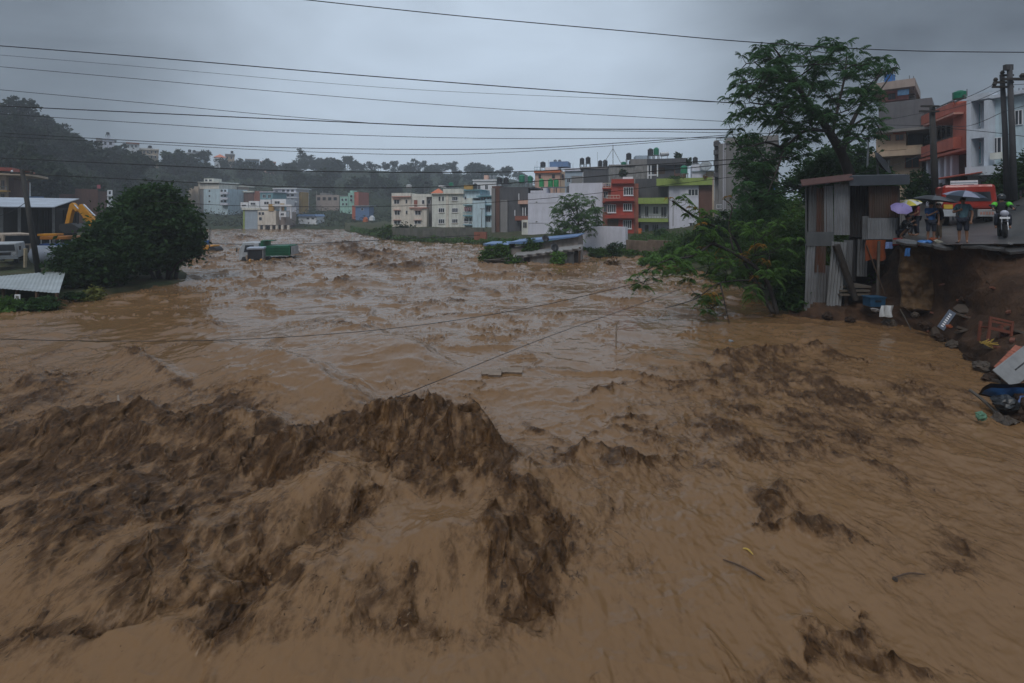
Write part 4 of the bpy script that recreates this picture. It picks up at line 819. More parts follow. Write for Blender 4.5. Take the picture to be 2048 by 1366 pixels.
BARK = mat('wet_bark', (.028, .023, .020), .8, .35, 5, bump=.8, bscale=12, stretch=(1, 1, .25)); BARK2 = mat('grey_bark', (.07, .06, .05), .85, .3, 5, bump=.6, bscale=12, stretch=(1, 1, .25))
LEAF_SLIM = leaf_mat('slim_tree_leaf', (.085, .155, .055), .4, .8, .45)
rnd = random.Random(11)
npr = np.random.default_rng(5)

def leaf_cloud(pts, size, up=.4, name='crown', m=None, parent=None, jit=.35, aspect=.5):
    """one bent diamond leaf per point; pts (n,3), size scalar or (n,)"""
    n = len(pts); pts = np.asarray(pts, float); s = np.broadcast_to(np.asarray(size, float), (n,)) * (1 + jit * (npr.random(n) * 2 - 1))
    d = npr.normal(size=(n, 3)); d[:, 2] = d[:, 2] * .6 - .25; d /= np.linalg.norm(d, axis=1)[:, None]
    q = npr.normal(size=(n, 3)); q[:, 2] += up; w = np.cross(d, q); w /= np.linalg.norm(w, axis=1)[:, None] + 1e-9
    nn = np.cross(w, d)
    a = pts - d * s[:, None] * .5; b = pts + w * (s * aspect * .5)[:, None] + nn * (s * .08)[:, None]; c = pts + d * s[:, None] * .5 - nn * (s * .12)[:, None]; e = pts - w * (s * aspect * .5)[:, None] + nn * (s * .08)[:, None]
    V = np.stack([a, b, c, e], 1).reshape(-1, 3)
    me = bpy.data.meshes.new(name); me.vertices.add(4 * n); me.vertices.foreach_set('co', V.astype(np.float32).ravel())
    me.loops.add(4 * n); me.loops.foreach_set('vertex_index', np.arange(4 * n, dtype=np.int32)); me.polygons.add(n); me.polygons.foreach_set('loop_start', np.arange(0, 4 * n, 4, dtype=np.int32))
    me.update(calc_edges=True); me.materials.append(m); me.validate()
    o = bpy.data.objects.new(name, me); COL.objects.link(o)
    if parent: o.parent = parent
    return o
def shell_pts(c, r, n, inner=.55, flat=0.0):
    d = npr.normal(size=(n, 3)); d /= np.linalg.norm(d, axis=1)[:, None]
    k = inner + (1.05 - inner) * npr.random(n) ** .5
    lump = 1 + .18 * np.sin(d[:, 0] * 7 + c[0]) * np.sin(d[:, 1] * 6 + c[1]) * np.sin(d[:, 2] * 7)
    return np.asarray(c) + d * (k * lump)[:, None] * np.asarray(r)
def clump_pts(c, r, nclump, per, cr, inner=.5):
    """leaves gathered in clumps spread over an ellipsoid"""
    cs = shell_pts(c, r, nclump, inner)
    return np.concatenate([q + npr.normal(size=(per, 3)) * cr * (0.6 + .8 * npr.random()) * np.array([1, 1, .6]) for q in cs])

def rosette(V, Fc, c, r, nl, droop=.85, rg=rnd, nleaf=8, lw=.15):
    """an umbrella of drooping compound leaves"""
    a0 = rg.random() * 6.28; tilt = (rg.uniform(-.3, .3), rg.uniform(-.3, .3)); tz = rg.uniform(-.35, .35), rg.uniform(-.35, .35)
    for k in range(nl):
        a = a0 + 6.283 * k / nl + rg.uniform(-.25, .25); L = r * rg.uniform(.65, 1.15); el = rg.uniform(.1, 1.15)
        dx, dy = math.cos(a), math.sin(a); dr = droop * rg.uniform(.7, 1.25)
        def pt(t): return (c[0] + dx * L * t + tilt[0] * L * t, c[1] + dy * L * t + tilt[1] * L * t, c[2] + L * ((el + tz[0] * dx + tz[1] * dy) * t - dr * 1.25 * t * t))
        for j in range(nleaf):
            t = .2 + .8 * (j + .5) / nleaf; p = pt(t); ll = L * .36 * (1.15 - .6 * t)
            for sgn in (-1, 1):
                ox, oy = -dy * sgn, dx * sgn; fx = dx * .45 + ox; fy = dy * .45 + oy; z = -.55 + rg.uniform(-.45, .2)
                w = ll * lw * 1.6; o = len(V)
                V += [p, (p[0] + fx * ll * .5 + dx * w, p[1] + fy * ll * .5 + dy * w, p[2] + z * ll * .35), (p[0] + fx * ll, p[1] + fy * ll, p[2] + z * ll), (p[0] + fx * ll * .5 - dx * w, p[1] + fy * ll * .5 - dy * w, p[2] + z * ll * .45)]
                Fc.append((o, o + 1, o + 2, o + 3))
def mesh_of(V, Fc, name, m, parent):
    me = bpy.data.meshes.new(name); me.from_pydata(V, [], Fc); me.update(); me.materials.append(m)
    o = bpy.data.objects.new(name, me); COL.objects.link(o); o.parent = parent; return o
def inpoly(x, y, poly):
    c = False; j = len(poly) - 1
    for i in range(len(poly)):
        xi, yi = poly[i]; xj, yj = poly[j]
        if (yi > y) != (yj > y) and x < (xj - xi) * (y - yi) / (yj - yi) + xi: c = not c
        j = i
    return c
def curve_pts(pts, n=8, wob=.05, rg=rnd):
    pts = [Vector(p) for p in pts]; out = []
    for i in range(len(pts) - 1):
        p0, p1, p2, p3 = pts[max(i - 1, 0)], pts[i], pts[i + 1], pts[min(i + 2, len(pts) - 1)]
        for k in range(n):
            t = k / n
            out.append(.5 * ((2 * p1) + (p2 - p0) * t + (2 * p0 - 5 * p1 + 4 * p2 - p3) * t * t + (3 * p1 - p0 - 3 * p2 + p3) * t ** 3))
    out.append(pts[-1])
    return out
def rosette_tree(name, label, limbs, crown, Y0, depth, rr, count, seed, leafm, barkm, nl=9, extra=(), base=None, gap=.28, gapf=.02, old=None, oldn=0, nleaf=8, hang=0.0):
    """limbs: list of (r0, r1, [(px,py,Y)...]); crown: photo outline filled with rosettes through a depth range, each on its own twig"""
    rg = random.Random(seed); base = base or limbs[0][2][0]; root = P(*base); o = thing(name, label, 'tree', root)
    b = MB(); skel = []
    for r0, r1, pts in limbs:
        w = [P(*q) - root for q in pts]; c = curve_pts(w, 6); n = len(c)
        b.tube(c, [r0 + (r1 - r0) * (i / (n - 1)) ** .8 for i in range(n)], 7)
        skel += c[2:]
    xs = [q[0] for q in crown]; ys = [q[1] for q in crown]; cs = []
    tries = 0
    while len(cs) < count and tries < 60000:
        tries += 1
        x, y = rg.uniform(min(xs), max(xs)), rg.uniform(min(ys), max(ys))
        if not inpoly(x, y, crown): continue
        dd = rg.uniform(-1, 1) * depth
        if mnoise.noise(Vector((x * gapf, y * gapf, seed + dd * .25))) < -gap * rg.random(): continue
        q = P(x, y, Y0 + dd)
        if any((q - e).length < rr * .42 for e in cs): continue
        cs.append(q)
    cs += [P(*e) for e in extra]
    V, Fc, V2, F2 = [], [], [], []
    for i, q in enumerate(cs):
        w = q - root
        near = min(skel, key=lambda s_: (s_ - w).length + max(0, s_.z - w.z) * 1.5 + 0 * 1)
        mid = (near + w) / 2 + Vector((rg.uniform(-.15, .15), rg.uniform(-.15, .15), -.12 * (near - w).length)) * 1.0
        L = (near - w).length
        b.tube(curve_pts([near, mid, w], 3), [.012 + .012 * min(L, 3) - k * (.008 + .010 * min(L, 3)) / 6 for k in range(7)], 4, False)
        if len(skel) < 900: skel.append(mid)
        if old and i % max(1, count // max(1, oldn)) == 0: rosette(V2, F2, w, rr * rg.uniform(.6, .9), 6, 1.1, rg, nleaf)
        else: rosette(V, Fc, w, rr * rg.uniform(.7, 1.2), nl + rg.randint(-2, 3), .85 + hang, rg, nleaf)
    b.build('trunk', barkm, o, True); mesh_of(V, Fc, 'crown', leafm, o)
    if V2: mesh_of(V2, F2, 'yellowed_leaves', old, o)
    return o

# the big tree behind the tin hut
BT = 27.0
rosette_tree('chinaberry_tree', 'tall spreading tree with drooping feathery leaves rising behind the tin hut',
    [(.30, .20, [(1722, 420, 27), (1700, 350, 27), (1680, 300, 27), (1655, 258, 27)]), (.19, .09, [(1655, 258, 27), (1628, 220, 26.8), (1600, 180, 26.6), (1578, 140, 26.4)]), (.08, .03, [(1578, 140, 26.4), (1560, 112, 26), (1545, 92, 26)]),
     (.08, .03, [(1640, 238, 26.9), (1608, 212, 26), (1570, 215, 25.2), (1500, 205, 24.6)]), (.09, .03, [(1652, 262, 27), (1610, 262, 26), (1570, 298, 25.4), (1556, 335, 25), (1530, 400, 24.8)]), (.07, .03, [(1570, 298, 25.4), (1530, 285, 25), (1490, 300, 24.7)]),
     (.15, .06, [(1684, 308, 27), (1700, 255, 27.6), (1728, 200, 28.2), (1765, 140, 28.6)]), (.10, .03, [(1664, 272, 27), (1676, 215, 28), (1690, 150, 28.4), (1694, 100, 28.6)]), (.07, .03, [(1600, 180, 26.6), (1560, 165, 27.4), (1510, 125, 27.8)]), (.06, .025, [(1612, 200, 26.6), (1630, 150, 27.2), (1618, 100, 27.4)]),
     (.07, .03, [(1700, 255, 27.6), (1740, 235, 28.4), (1765, 270, 29)]), (.06, .02, [(1590, 165, 26.5), (1540, 155, 26), (1480, 165, 25.6)]), (.06, .02, [(1728, 200, 28.2), (1760, 180, 28), (1795, 128, 28)])],
    [(1455, 250), (1452, 185), (1478, 115), (1520, 85), (1545, 78), (1600, 92), (1638, 76), (1660, 84), (1690, 80), (1722, 104), (1770, 104), (1806, 122), (1796, 140), (1752, 158), (1768, 200), (1752, 240), (1772, 285), (1738, 300), (1712, 285), (1660, 250), (1628, 290), (1595, 325), (1560, 320), (1552, 400), (1545, 430), (1482, 432), (1466, 330), (1478, 285)],
    BT, 3.4, .52, 350, 3, LEAF_BIG, BARK, 9, base=(1722, 425, 27), gap=.42, gapf=.023, nleaf=8)

# the tree leaning out of the water
rosette_tree('leaning_tree', 'two-stemmed tree leaning far out over the flood from its drowned foot',
    [(.11, .07, [(1554, 628, 22.6), (1538, 572, 22.9), (1512, 535, 23), (1470, 508, 23), (1425, 486, 22.8)]), (.06, .02, [(1425, 486, 22.8), (1385, 512, 22), (1335, 520, 21.5), (1285, 545, 21)]), (.10, .05, [(1546, 626, 22.6), (1516, 572, 23.4), (1492, 530, 24), (1462, 470, 24.4), (1400, 440, 24), (1345, 402, 23.6)]),
     (.05, .02, [(1466, 500, 23.2), (1458, 450, 23.6), (1464, 415, 23.6), (1450, 400, 23.6)]), (.04, .015, [(1505, 560, 23), (1440, 566, 22), (1390, 598, 21.5), (1330, 616, 21.2)]), (.04, .015, [(1440, 566, 22), (1448, 600, 21.6), (1460, 655, 21.5)]), (.04, .015, [(1530, 560, 23.2), (1540, 500, 24.5), (1530, 450, 25)])],
    [(1300, 530), (1340, 510), (1400, 470), (1390, 430), (1430, 425), (1470, 440), (1540, 430), (1590, 470), (1590, 560), (1530, 575), (1480, 560), (1440, 600), (1405, 615), (1395, 560), (1350, 545)],
    23.3, 1.5, .42, 105, 8, LEAF_LIT, BARK, 8, extra=[(1268, 560, 21), (1284, 572, 21), (1300, 544, 21), (1318, 562, 21.2), (1300, 556, 21.1), (1275, 548, 21), (1310, 530, 21.3), (1336, 396, 23.6), (1352, 408, 23.5), (1370, 400, 23.6), (1398, 418, 23.8), (1380, 432, 23.8), (1415, 424, 24), (1362, 526, 21.6), (1378, 540, 21.8), (1456, 392, 23.6), (1502, 575, 22.4), (1510, 590, 22.3), (1345, 515, 21.6), (1330, 535, 21.4), (1355, 545, 21.6), (1392, 505, 22), (1405, 470, 23), (1385, 415, 23.8), (1410, 440, 23.8), (1362, 392, 23.6), (1430, 470, 23), (1325, 545, 21.3), (1376, 560, 21.8), (1440, 500, 22.6), (1404, 605, 21.5), (1420, 588, 21.5), (1430, 600, 21.6), (1412, 622, 21.5)],
    base=(1552, 640, 22.6), gap=.3, gapf=.03, old=LEAF_OLD, oldn=12)
# the two slim trees before the white box house
rosette_tree('slim_tree', 'slim young tree standing in the flood at the corner of the tin-walled shed',
    [(.16, .08, [(1157, 505, 60), (1155, 470, 60), (1156, 440, 60), (1150, 400, 60)]), (.08, .03, [(1156, 452, 60), (1135, 430, 59.5), (1112, 440, 59)]), (.08, .03, [(1156, 446, 60), (1176, 425, 60.5), (1190, 400, 61)]), (.07, .03, [(1156, 440, 60), (1138, 410, 60), (1125, 395, 60)]), (.06, .03, [(1157, 460, 60), (1180, 455, 59.5), (1195, 470, 59.3)])],
    [(1102, 452), (1106, 430), (1120, 400), (1140, 386), (1160, 388), (1188, 392), (1193, 404), (1180, 412), (1185, 440), (1190, 470), (1170, 480), (1140, 478), (1112, 470)], 60, 2.2, .78, 105, 21, LEAF_SLIM, BARK2, 8, gap=.35, gapf=.05, nleaf=6, base=(1157, 512, 60))
rosette_tree('slim_tree', 'thin bushy tree in front of the white compound wall, right of the slim one',
    [(.12, .06, [(1187, 515, 66), (1184, 480, 66), (1190, 450, 66), (1196, 425, 66)]), (.06, .03, [(1186, 470, 66), (1203, 450, 66), (1210, 440, 66)]), (.05, .02, [(1186, 480, 66), (1200, 482, 66), (1208, 490, 65.6)])],
    [(1178, 440), (1190, 412), (1203, 418), (1205, 440), (1216, 455), (1214, 480), (1206, 498), (1190, 500), (1178, 475)], 66, 1.5, .78, 62, 22, LEAF_SLIM, BARK2, 8, gap=.3, gapf=.05, nleaf=6, base=(1187, 520, 66))

def lobe_tree(name, label, base, limbs, lobes, leafm, size, per=60, barkm=BARK, cat='tree', cr=.38, up=.5):
    root = P(*base); o = thing(name, label, cat, root); b = MB()
    for r0, r1, pts in limbs:
        c = curve_pts([P(*q) - root for q in pts], 5); n = len(c); b.tube(c, [r0 + (r1 - r0) * i / (n - 1) for i in range(n)], 7)
    b.build('trunk', barkm, o, True); pts = []
    for x, y, Y, rpx, nc in lobes:
        c = P(x, y, Y) - root; r = rpx / F * Y; pts.append(clump_pts(c, (r, r * .95, r * .85), nc, per, cr, .45))
    leaf_cloud(np.concatenate(pts), size, up, 'crown', leafm, o)
    return o
lobe_tree('broad_tree', 'big dense dark green tree at the water edge hiding the excavator', (330, 565, 36), [(.2, .12, [(322, 572, 36), (315, 540, 36), (290, 480, 36.4), (280, 430, 36.6)]), (.22, .12, [(337, 572, 36), (338, 545, 36), (345, 490, 36), (340, 430, 36)]), (.16, .1, [(352, 562, 36.4), (353, 545, 36.4), (360, 500, 36.8)]), (.14, .08, [(310, 572, 35.6), (300, 540, 35.4), (262, 500, 35.4)]), (.1, .06, [(338, 560, 35.8), (352, 530, 35.6), (366, 520, 35.6)])],
    [(300, 428, 36.5, 46, 70), (258, 448, 36, 44, 60), (344, 448, 36.5, 45, 66), (362, 492, 36.5, 33, 50), (300, 492, 36, 56, 80), (240, 490, 35.5, 42, 55), (272, 398, 36.6, 17, 20), (318, 398, 36.6, 24, 26), (290, 384, 36.6, 9, 8), (338, 410, 36.8, 22, 20), (378, 470, 36.8, 16, 16), (335, 505, 36, 22, 20), (275, 512, 35.5, 30, 34), (372, 500, 36.5, 14, 12), (310, 440, 37.8, 50, 40), (240, 455, 37.5, 42, 30)],
    LEAF_DARK, .34, 50, cr=.36)
lobe_tree('spreading_tree', 'low wide tree at the left edge of the flood, over the corrugated roof', (208, 592, 31.5), [(.12, .06, [(212, 598, 31.5), (204, 572, 31.5), (180, 540, 31.6), (160, 515, 32)]), (.1, .05, [(206, 575, 31.5), (222, 545, 31.6), (230, 510, 32)]), (.07, .04, [(205, 585, 31.5), (190, 560, 31), (165, 560, 30.8)])],
    [(200, 488, 32.4, 34, 40), (160, 510, 32, 32, 40), (215, 520, 32, 42, 55), (143, 535, 31.5, 21, 26), (175, 538, 31.2, 27, 34), (245, 500, 32.5, 30, 30), (130, 555, 31, 13, 12), (225, 536, 31.5, 28, 30), (165, 560, 30.8, 16, 14), (255, 528, 32, 20, 18)], LEAF_DARK, .30, 46, cr=.34)
lobe_tree('sapling', 'yellow-green sapling standing in the brown water below the spreading tree', (187, 606, 28), [(.03, .015, [(187, 612, 28), (186, 590, 28), (188, 572, 28)])], [(187, 595, 28, 13, 16), (190, 580, 28, 8, 8), (182, 600, 27.8, 9, 8), (196, 602, 28, 9, 8)], LEAF_YEL, .20, 14, cr=.14)

# wood on the hill: every tree that shows is its own copy
def forest_proto(seed, h, w, kind):
    rs_ = np.random.default_rng(seed); o = thing('forest_tree', 'x', 'tree'); b = MB(); b.tube([(0, 0, -1.5), (.1, 0, h * .5), (0, .1, h * .85)], [.25, .18, .06], 5); b.build('trunk', BARK, o)
    pts = []
    nl = 9 if kind != 2 else 7
    for k in range(nl):
        a = rs_.random() * 6.28; t = (k + .5) / nl
        if kind == 2: c = (rs_.normal() * w * .12, rs_.normal() * w * .12, h * (.35 + .6 * t)); r = w * (.42 - .25 * t)
        elif kind == 1: c = (math.cos(a) * w * .42 * rs_.random() ** .5, math.sin(a) * w * .42 * rs_.random() ** .5, h * (.55 + .38 * rs_.random())); r = w * rs_.uniform(.14, .24)
        else: c = (math.cos(a) * w * .3, math.sin(a) * w * .3, h * (.42 + .42 * t)); r = w * rs_.uniform(.22, .34)
        pts.append(clump_pts(c, (r, r, r * .8), 12, 13, w * .055, .4))
    leaf_cloud(np.concatenate(pts), w * .105, .5, 'crown', LEAF_FOREST, o, aspect=.65); return o
PROTO = [forest_proto(1, 12, 10, 0), forest_proto(2, 15, 9, 1), forest_proto(3, 13, 6.5, 2), forest_proto(4, 10, 9, 0), forest_proto(5, 14, 11, 1)]
FLAB = ['round leafy tree in the misty wood on the far hillside', 'tall open-crowned tree in the misty wood on the far hillside', 'narrow upright tree in the misty wood on the far hillside', 'low round tree in the misty wood on the far hillside', 'wide open-crowned tree in the misty wood on the far hillside']
first = [True] * 5
def put_forest(x, y, z, k, s):
    o = PROTO[k] if first[k] else copy_tree(PROTO[k]); first[k] = False
    o.location = (x, y, z); o.scale = (s * rnd.uniform(.85, 1.15), s * rnd.uniform(.85, 1.15), s); o.rotation_euler = (0, 0, rnd.random() * 6.28)
    tag(o, FLAB[k], 'tree', 'trees of the wood on the hillside: ' + ('round', 'tall', 'narrow', 'low', 'wide')[k])
def topx(v): return 1024 + F * v[0] / v[1], HZ - (v[2] - H) * F / v[1]
HOUSEBOX = [(x0 - 4, x1 + 4, y0 - 6, y1 + 2, Yd) for x0, x1, y0, y1, Yd, *_ in RIDGE]
nput = 0
nr, nc_ = HILL.shape[:2]
# the skyline first, then the slope
for j in range(2, nc_ - 1, 1):
    v = HILL[4 * HSUB, j]; x, y = topx(v)
    if x < -120 or x > 1080: continue
    for rep in range(2 if x > 150 else 3):
        vv = HILL[4 * HSUB - rep * 2 - rnd.randint(0, 1), min(nc_ - 1, max(0, j + rnd.randint(-1, 1)))]
        k = rnd.choice([0, 1, 2, 3, 4, 0, 1]); s = rnd.uniform(.55, .95) * (.72 if x < 160 else .8 if x > 600 else .6)
        xt, yt = topx(vv)
        hit = any(a < xt < b and vv[1] < Yd for a, b, c, d, Yd in HOUSEBOX)
        if hit: s *= .55
        if rep == 0 and any(a < xt < b for a, b, *_ in HOUSEBOX): continue
        put_forest(*vv, k, s); nput += 1
for i in range(190):
    r_ = rnd.randint(int(HSUB * 1.7), 4 * HSUB - 3); j = rnd.randint(3, nc_ - 2); v = HILL[r_, j]; x, y = topx(v)
    if x < -60 or x > 1090 or (x > 360 and y > 405 and rnd.random() < .7): continue
    if y > 360 and 365 < x < 725 and r_ < 2.2 * HSUB and rnd.random() < .6: continue
    k = rnd.choice([0, 1, 3, 4, 0]); put_forest(*v, k, rnd.uniform(.6, .95)); nput += 1
# skyline trees the photo picks out
for x, yb, Yd, k, s in ((600, 335, 352, 2, 1.25), (608, 338, 350, 2, 1.1), (655, 345, 366, 1, .85), (640, 345, 362, 0, .85), (960, 356, 418, 1, 1.05), (915, 355, 415, 4, .8), (85, 305, 152, 1, .8), (88, 305, 152, 1, .6), (30, 288, 145, 4, .75), (15, 285, 146, 0, .7), (815, 352, 400, 0, 1.1), (870, 352, 405, 0, .95)):
    put_forest(PX(x, Yd), Yd, PZ(yb, Yd) - 3, k, s)
print('forest', nput)

# shrubs that can be told apart on the banks
def shrub(name, label, px, py, Y, rx, rz, n, leafm, size=.22, group=None, stem=True):
    root = P(px, py, Y); o = thing(name, label, 'shrub', root, 0, group); r = rx / F * Y; h = rz / F * Y
    MB().tube([(0, 0, -.4), (.03, 0, h * .6)], [.05, .02], 5).tube([(0, 0, 0), (-r * .4, .1, h * .8)], [.03, .01], 4).tube([(0, 0, 0), (r * .4, -.1, h * .8)], [.03, .01], 4).build('stem', BARK2, o)
    cr_ = min(r * .16, .16 + r * .04)
    pts = np.concatenate([clump_pts((0, 0, h * .75), (r * .8, r * .7, h * 1.05), n, 14, cr_, .3), clump_pts((r * .25, 0, h * .35), (r, r * .8, h * .7), n // 2, 14, cr_, .3), clump_pts((-r * .35, -.1, h * .3), (r * .7, r * .7, h * .6), n // 2, 14, cr_, .3)])
    pts = pts[pts[:, 2] > -.15]
    leaf_cloud(pts, size, .4, 'leaves', leafm, o, aspect=.42); return o
shrub('shrub', 'bright green round shrub at the left end of the blue-roofed shed', 975, 520, 50, 16, 17, 46, LEAF_YEL if False else LEAF_LIT, .28)
shrub('shrub', 'leafy shrub between the round shrub and the shed wall', 1004, 512, 49.5, 16, 16, 40, LEAF_BUSH, .28)
shrub('shrub', 'half drowned dark shrub in front of the lower end of the tin wall', 1022, 528, 47.5, 20, 8, 36, LEAF_BUSH, .26)
shrub('shrub', 'grey-green shrub on the roof line of the blue-roofed shed', 1064, 500, 50.5, 20, 14, 40, LEAF_BUSH, .26)
shrub('shrub', 'shrub pressed against the middle of the tin wall of the flooded shed', 1116, 527, 47.2, 15, 15, 40, LEAF_LIT, .26)
shrub('shrub', 'dark shrub against the foot of the white compound wall', 1232, 508, 58, 20, 13, 40, LEAF_DARK, .3)
shrub('shrub', 'bushy shrub spilling over the bank left of the compound wall corner', 1196, 512, 57, 22, 7, 34, LEAF_BUSH, .3)
shrub('reeds', 'brown half drowned weeds standing in the flood below the compound wall', 1222, 530, 47, 14, 6, 22, leaf_mat('dead_leaf', (.12, .075, .04), .4, 2), .22)
shrub('shrub', 'round green shrub in the water right of the brown garden wall', 1300, 528, 46, 20, 12, 44, LEAF_LIT, .28)
shrub('shrub', 'dark shrub leaning over the yard wall below the cream house', 808, 468, 106, 22, 12, 50, LEAF_DARK, .5)
shrub('shrub', 'bank shrub at the left end of the mossy yard wall', 775, 472, 95, 16, 12, 40, LEAF_BUSH, .5)
shrub('shrub', 'tall weed clump on the tip of the green bank', 748, 472, 112, 14, 9, 36, LEAF_BUSH, .5)
shrub('shrub', 'yellowish weeds under the low corrugated roof at the left edge', 18, 622, 24.5, 30, 14, 46, LEAF_YEL if False else LEAF_BUSH, .2)
shrub('shrub', 'dark weeds along the water in front of the low roof', 80, 618, 24.8, 30, 12, 46, LEAF_DARK, .2)
shrub('shrub', 'small weed clump between the low roof and the sapling', 150, 596, 27.5, 18, 6, 24, LEAF_DARK, .2)
shrub('shrub', 'dark mass of hedge above the road behind the red truck', 2012, 418, 33, 46, 44, 170, LEAF_DARK, .24)
shrub('shrub', 'hedge top hanging against the white house beside the twin poles', 2046, 372, 27.5, 42, 36, 120, LEAF_DARK, .24)
shrub('shrub', 'bush behind the roadside shop below the beige house', 1838, 400, 34, 26, 32, 90, LEAF_DARK, .26)
shrub('shrub', 'dark bush behind the tin hut roof, left of the tree trunk', 1645, 372, 33, 46, 34, 120, LEAF_DARK, .3)
shrub('shrub', 'bush at the foot of the big tree behind the hut roof', 1745, 372, 31, 40, 22, 90, LEAF_DARK, .28)
shrub('shrub', 'dark thicket beside the lower left corner of the tin hut', 1585, 612, 23.6, 34, 42, 170, LEAF_DARK, .2)
shrub('shrub', 'overgrown thicket behind the leaning tree', 1530, 560, 28, 50, 40, 190, LEAF_BUSH, .24)
shrub('shrub', 'dark bush under the tall grey block', 1440, 470, 44, 44, 26, 120, LEAF_DARK, .3)
shrub('shrub', 'green bush on the bank right of the lime house', 1395, 500, 47, 34, 22, 100, LEAF_BUSH, .3)
shrub('shrub', 'bush on the bank below the orange gate', 1345, 512, 47, 26, 16, 70, LEAF_BUSH, .3)
shrub('shrub', 'pale bush high on the green slope above the leaning tree', 1500, 450, 46, 36, 22, 100, LEAF_BUSH, .3)
shrub('shrub', 'potted bush standing dark on the charcoal house roof', 1356, 318, 100, 8, 8, 22, LEAF_DARK, .45)
shrub('shrub', 'wispy bush at the right end of the charcoal house roof', 1376, 330, 99, 8, 10, 20, LEAF_DARK, .45)
shrub('shrub', 'dark plant in front of the stained house wall', 1246, 352, 105, 8, 8, 20, LEAF_DARK, .45)
shrub('shrub', 'row of pot plants on the lime parapet near the green tank', 1350, 356, 80.5, 14, 2.5, 14, LEAF_BUSH, .25)
shrub('shrub', 'reddish pot plant on the lime parapet at its right end', 1410, 358, 80, 5, 6, 10, LEAF_OLD, .25)
shrub('shrub', 'garden plants in front of the lime house door', 1320, 474, 70, 16, 9, 40, LEAF_DARK, .32)
lobe_tree('round_tree', 'dark round tree behind the hut roof between the grey block and the big tree', (1668, 420, 44), [(.2, .1, [(1668, 425, 44), (1668, 380, 44), (1670, 330, 44)])], [(1655, 335, 44, 42, 40), (1690, 325, 44.5, 40, 36), (1625, 355, 44, 36, 30), (1720, 345, 44, 34, 28), (1600, 372, 43.5, 26, 20), (1650, 385, 43.5, 44, 40), (1705, 385, 43.5, 44, 40)], LEAF_DARK, .36, 40, cr=.4)
lobe_tree('lime_tree', 'leafy tree hanging down over the green slope left of the hut', (1515, 440, 38), [(.12, .06, [(1512, 450, 38), (1508, 400, 38), (1515, 330, 38)])], [(1510, 330, 38, 34, 30), (1518, 375, 38, 38, 36), (1505, 415, 38, 36, 34), (1540, 400, 38, 26, 20), (1500, 290, 38, 22, 18)], LEAF_BIG, .26, 34, cr=.34)

# uncountable ground cover
def cover(name, label, pts, size, m):
    o = leaf_cloud(pts, size, 1.2, name, m, None, .6, .35); o['kind'] = 'stuff'; o['label'] = label; return o
def scatter(G, r0, r1, c0, c1, n, lift, clump=1.0):
    i = npr.uniform(r0, r1 - 1.001, n); j = npr.uniform(c0, c1 - 1.001, n); ii, jj = i.astype(int), j.astype(int); fi, fj = (i - ii)[:, None], (j - jj)[:, None]
    p = (G[ii, jj] * (1 - fi) + G[ii + 1, jj] * fi) * (1 - fj) + (G[ii, jj + 1] * (1 - fi) + G[ii + 1, jj + 1] * fi) * fj
    k = gn(p[:, 0] * .35, p[:, 1] * .35, 91) + .5 * gn(p[:, 0] * 1.2, p[:, 1] * 1.2, 92)
    p[:, 2] += npr.random(n) * lift * np.clip(.45 + k * 1.2, .1, 1.6); return p
cover('undergrowth', 'wet green undergrowth covering the right bank', scatter(BANK, 14, 37, 46, 109, 34000, 1.0), .24, LEAF_BUSH)
cover('grass', 'long grass on the green slope left of the tin hut', scatter(BANK, 14, 37, 68, 106, 16000, .7), .20, leaf_mat('slope_grass', (.075, .105, .03), .4, .6))
cover('undergrowth', 'low weeds along the far right bank below the houses', scatter(BANK, 10, 26, 2, 62, 16000, .5), .38, LEAF_BUSH)
cover('undergrowth', 'dark scrub at the foot of the wooded hill', scatter(HILL, 8, 18, 20, 110, 15000, 2.2), .9, LEAF_FOREST)
cover('undergrowth', 'tangled scrub filling the gaps of the wooded hill', scatter(HILL, 16, 33, 3, 112, 15000, 5.0), 1.3, LEAF_FOREST)
# ------------------------------------------------------------------ roof tanks
BLACKPL = mat('black_tank_plastic', (.016, .017, .02), .45, .2, 2); GREENPL = mat('green_tank_plastic', (.012, .17, .095), .45, .15, 2); BRIGHTGR = mat('bright_green_tank_plastic', (.02, .26, .085), .45, .15, 2); BLUEPL = mat('blue_tank_plastic', (.03, .15, .42), .45, .15, 2); GREYPL = mat('grey_tank_plastic', (.20, .22, .24), .5, .15, 2); METALT = mat('silver_tank', (.55, .55, .55), .35, .1, 2, metal=.6)
def tank(x0, x1, y0, y1, Y, m, label, group=None, legs=0.0):
    r = (x1 - x0) / 2 / F * Y; xc = PX((x0 + x1) / 2, Y); z0 = PZ(y1, Y); h = PZ(y0, Y) - z0
    o = thing('water_tank', label, 'water tank', (xc, Y + 1.4, z0), 0, group)
    pr = [(r * .96, 0), (r, h * .04)]
    for k in range(5):
        a = h * (.06 + k * .145); pr += [(r, a), (r * .955, a + h * .03), (r * .955, a + h * .06), (r, a + h * .09)]
    pr += [(r, h * .80), (r * .8, h * .88), (r * .45, h * .93)]
    MB().lathe(pr, 14).build('body', m, o, False); MB().lathe([(r * .46, h * .925), (r * .46, h * .985), (r * .3, h)], 12).build('lid', m, o)
    if legs:
        L = (legs - y1) / F * Y; b = MB()
        for sx in (-1, 1):
            for sy in (-1, 1): b.box(sx * r * .8 - .06, sx * r * .8 + .06, sy * r * .8 - .06, sy * r * .8 + .06, -L, -.1)
        b.box(-r, r, -r, r, -.1, -.005); b.build('stand', STEEL, o)
    return o
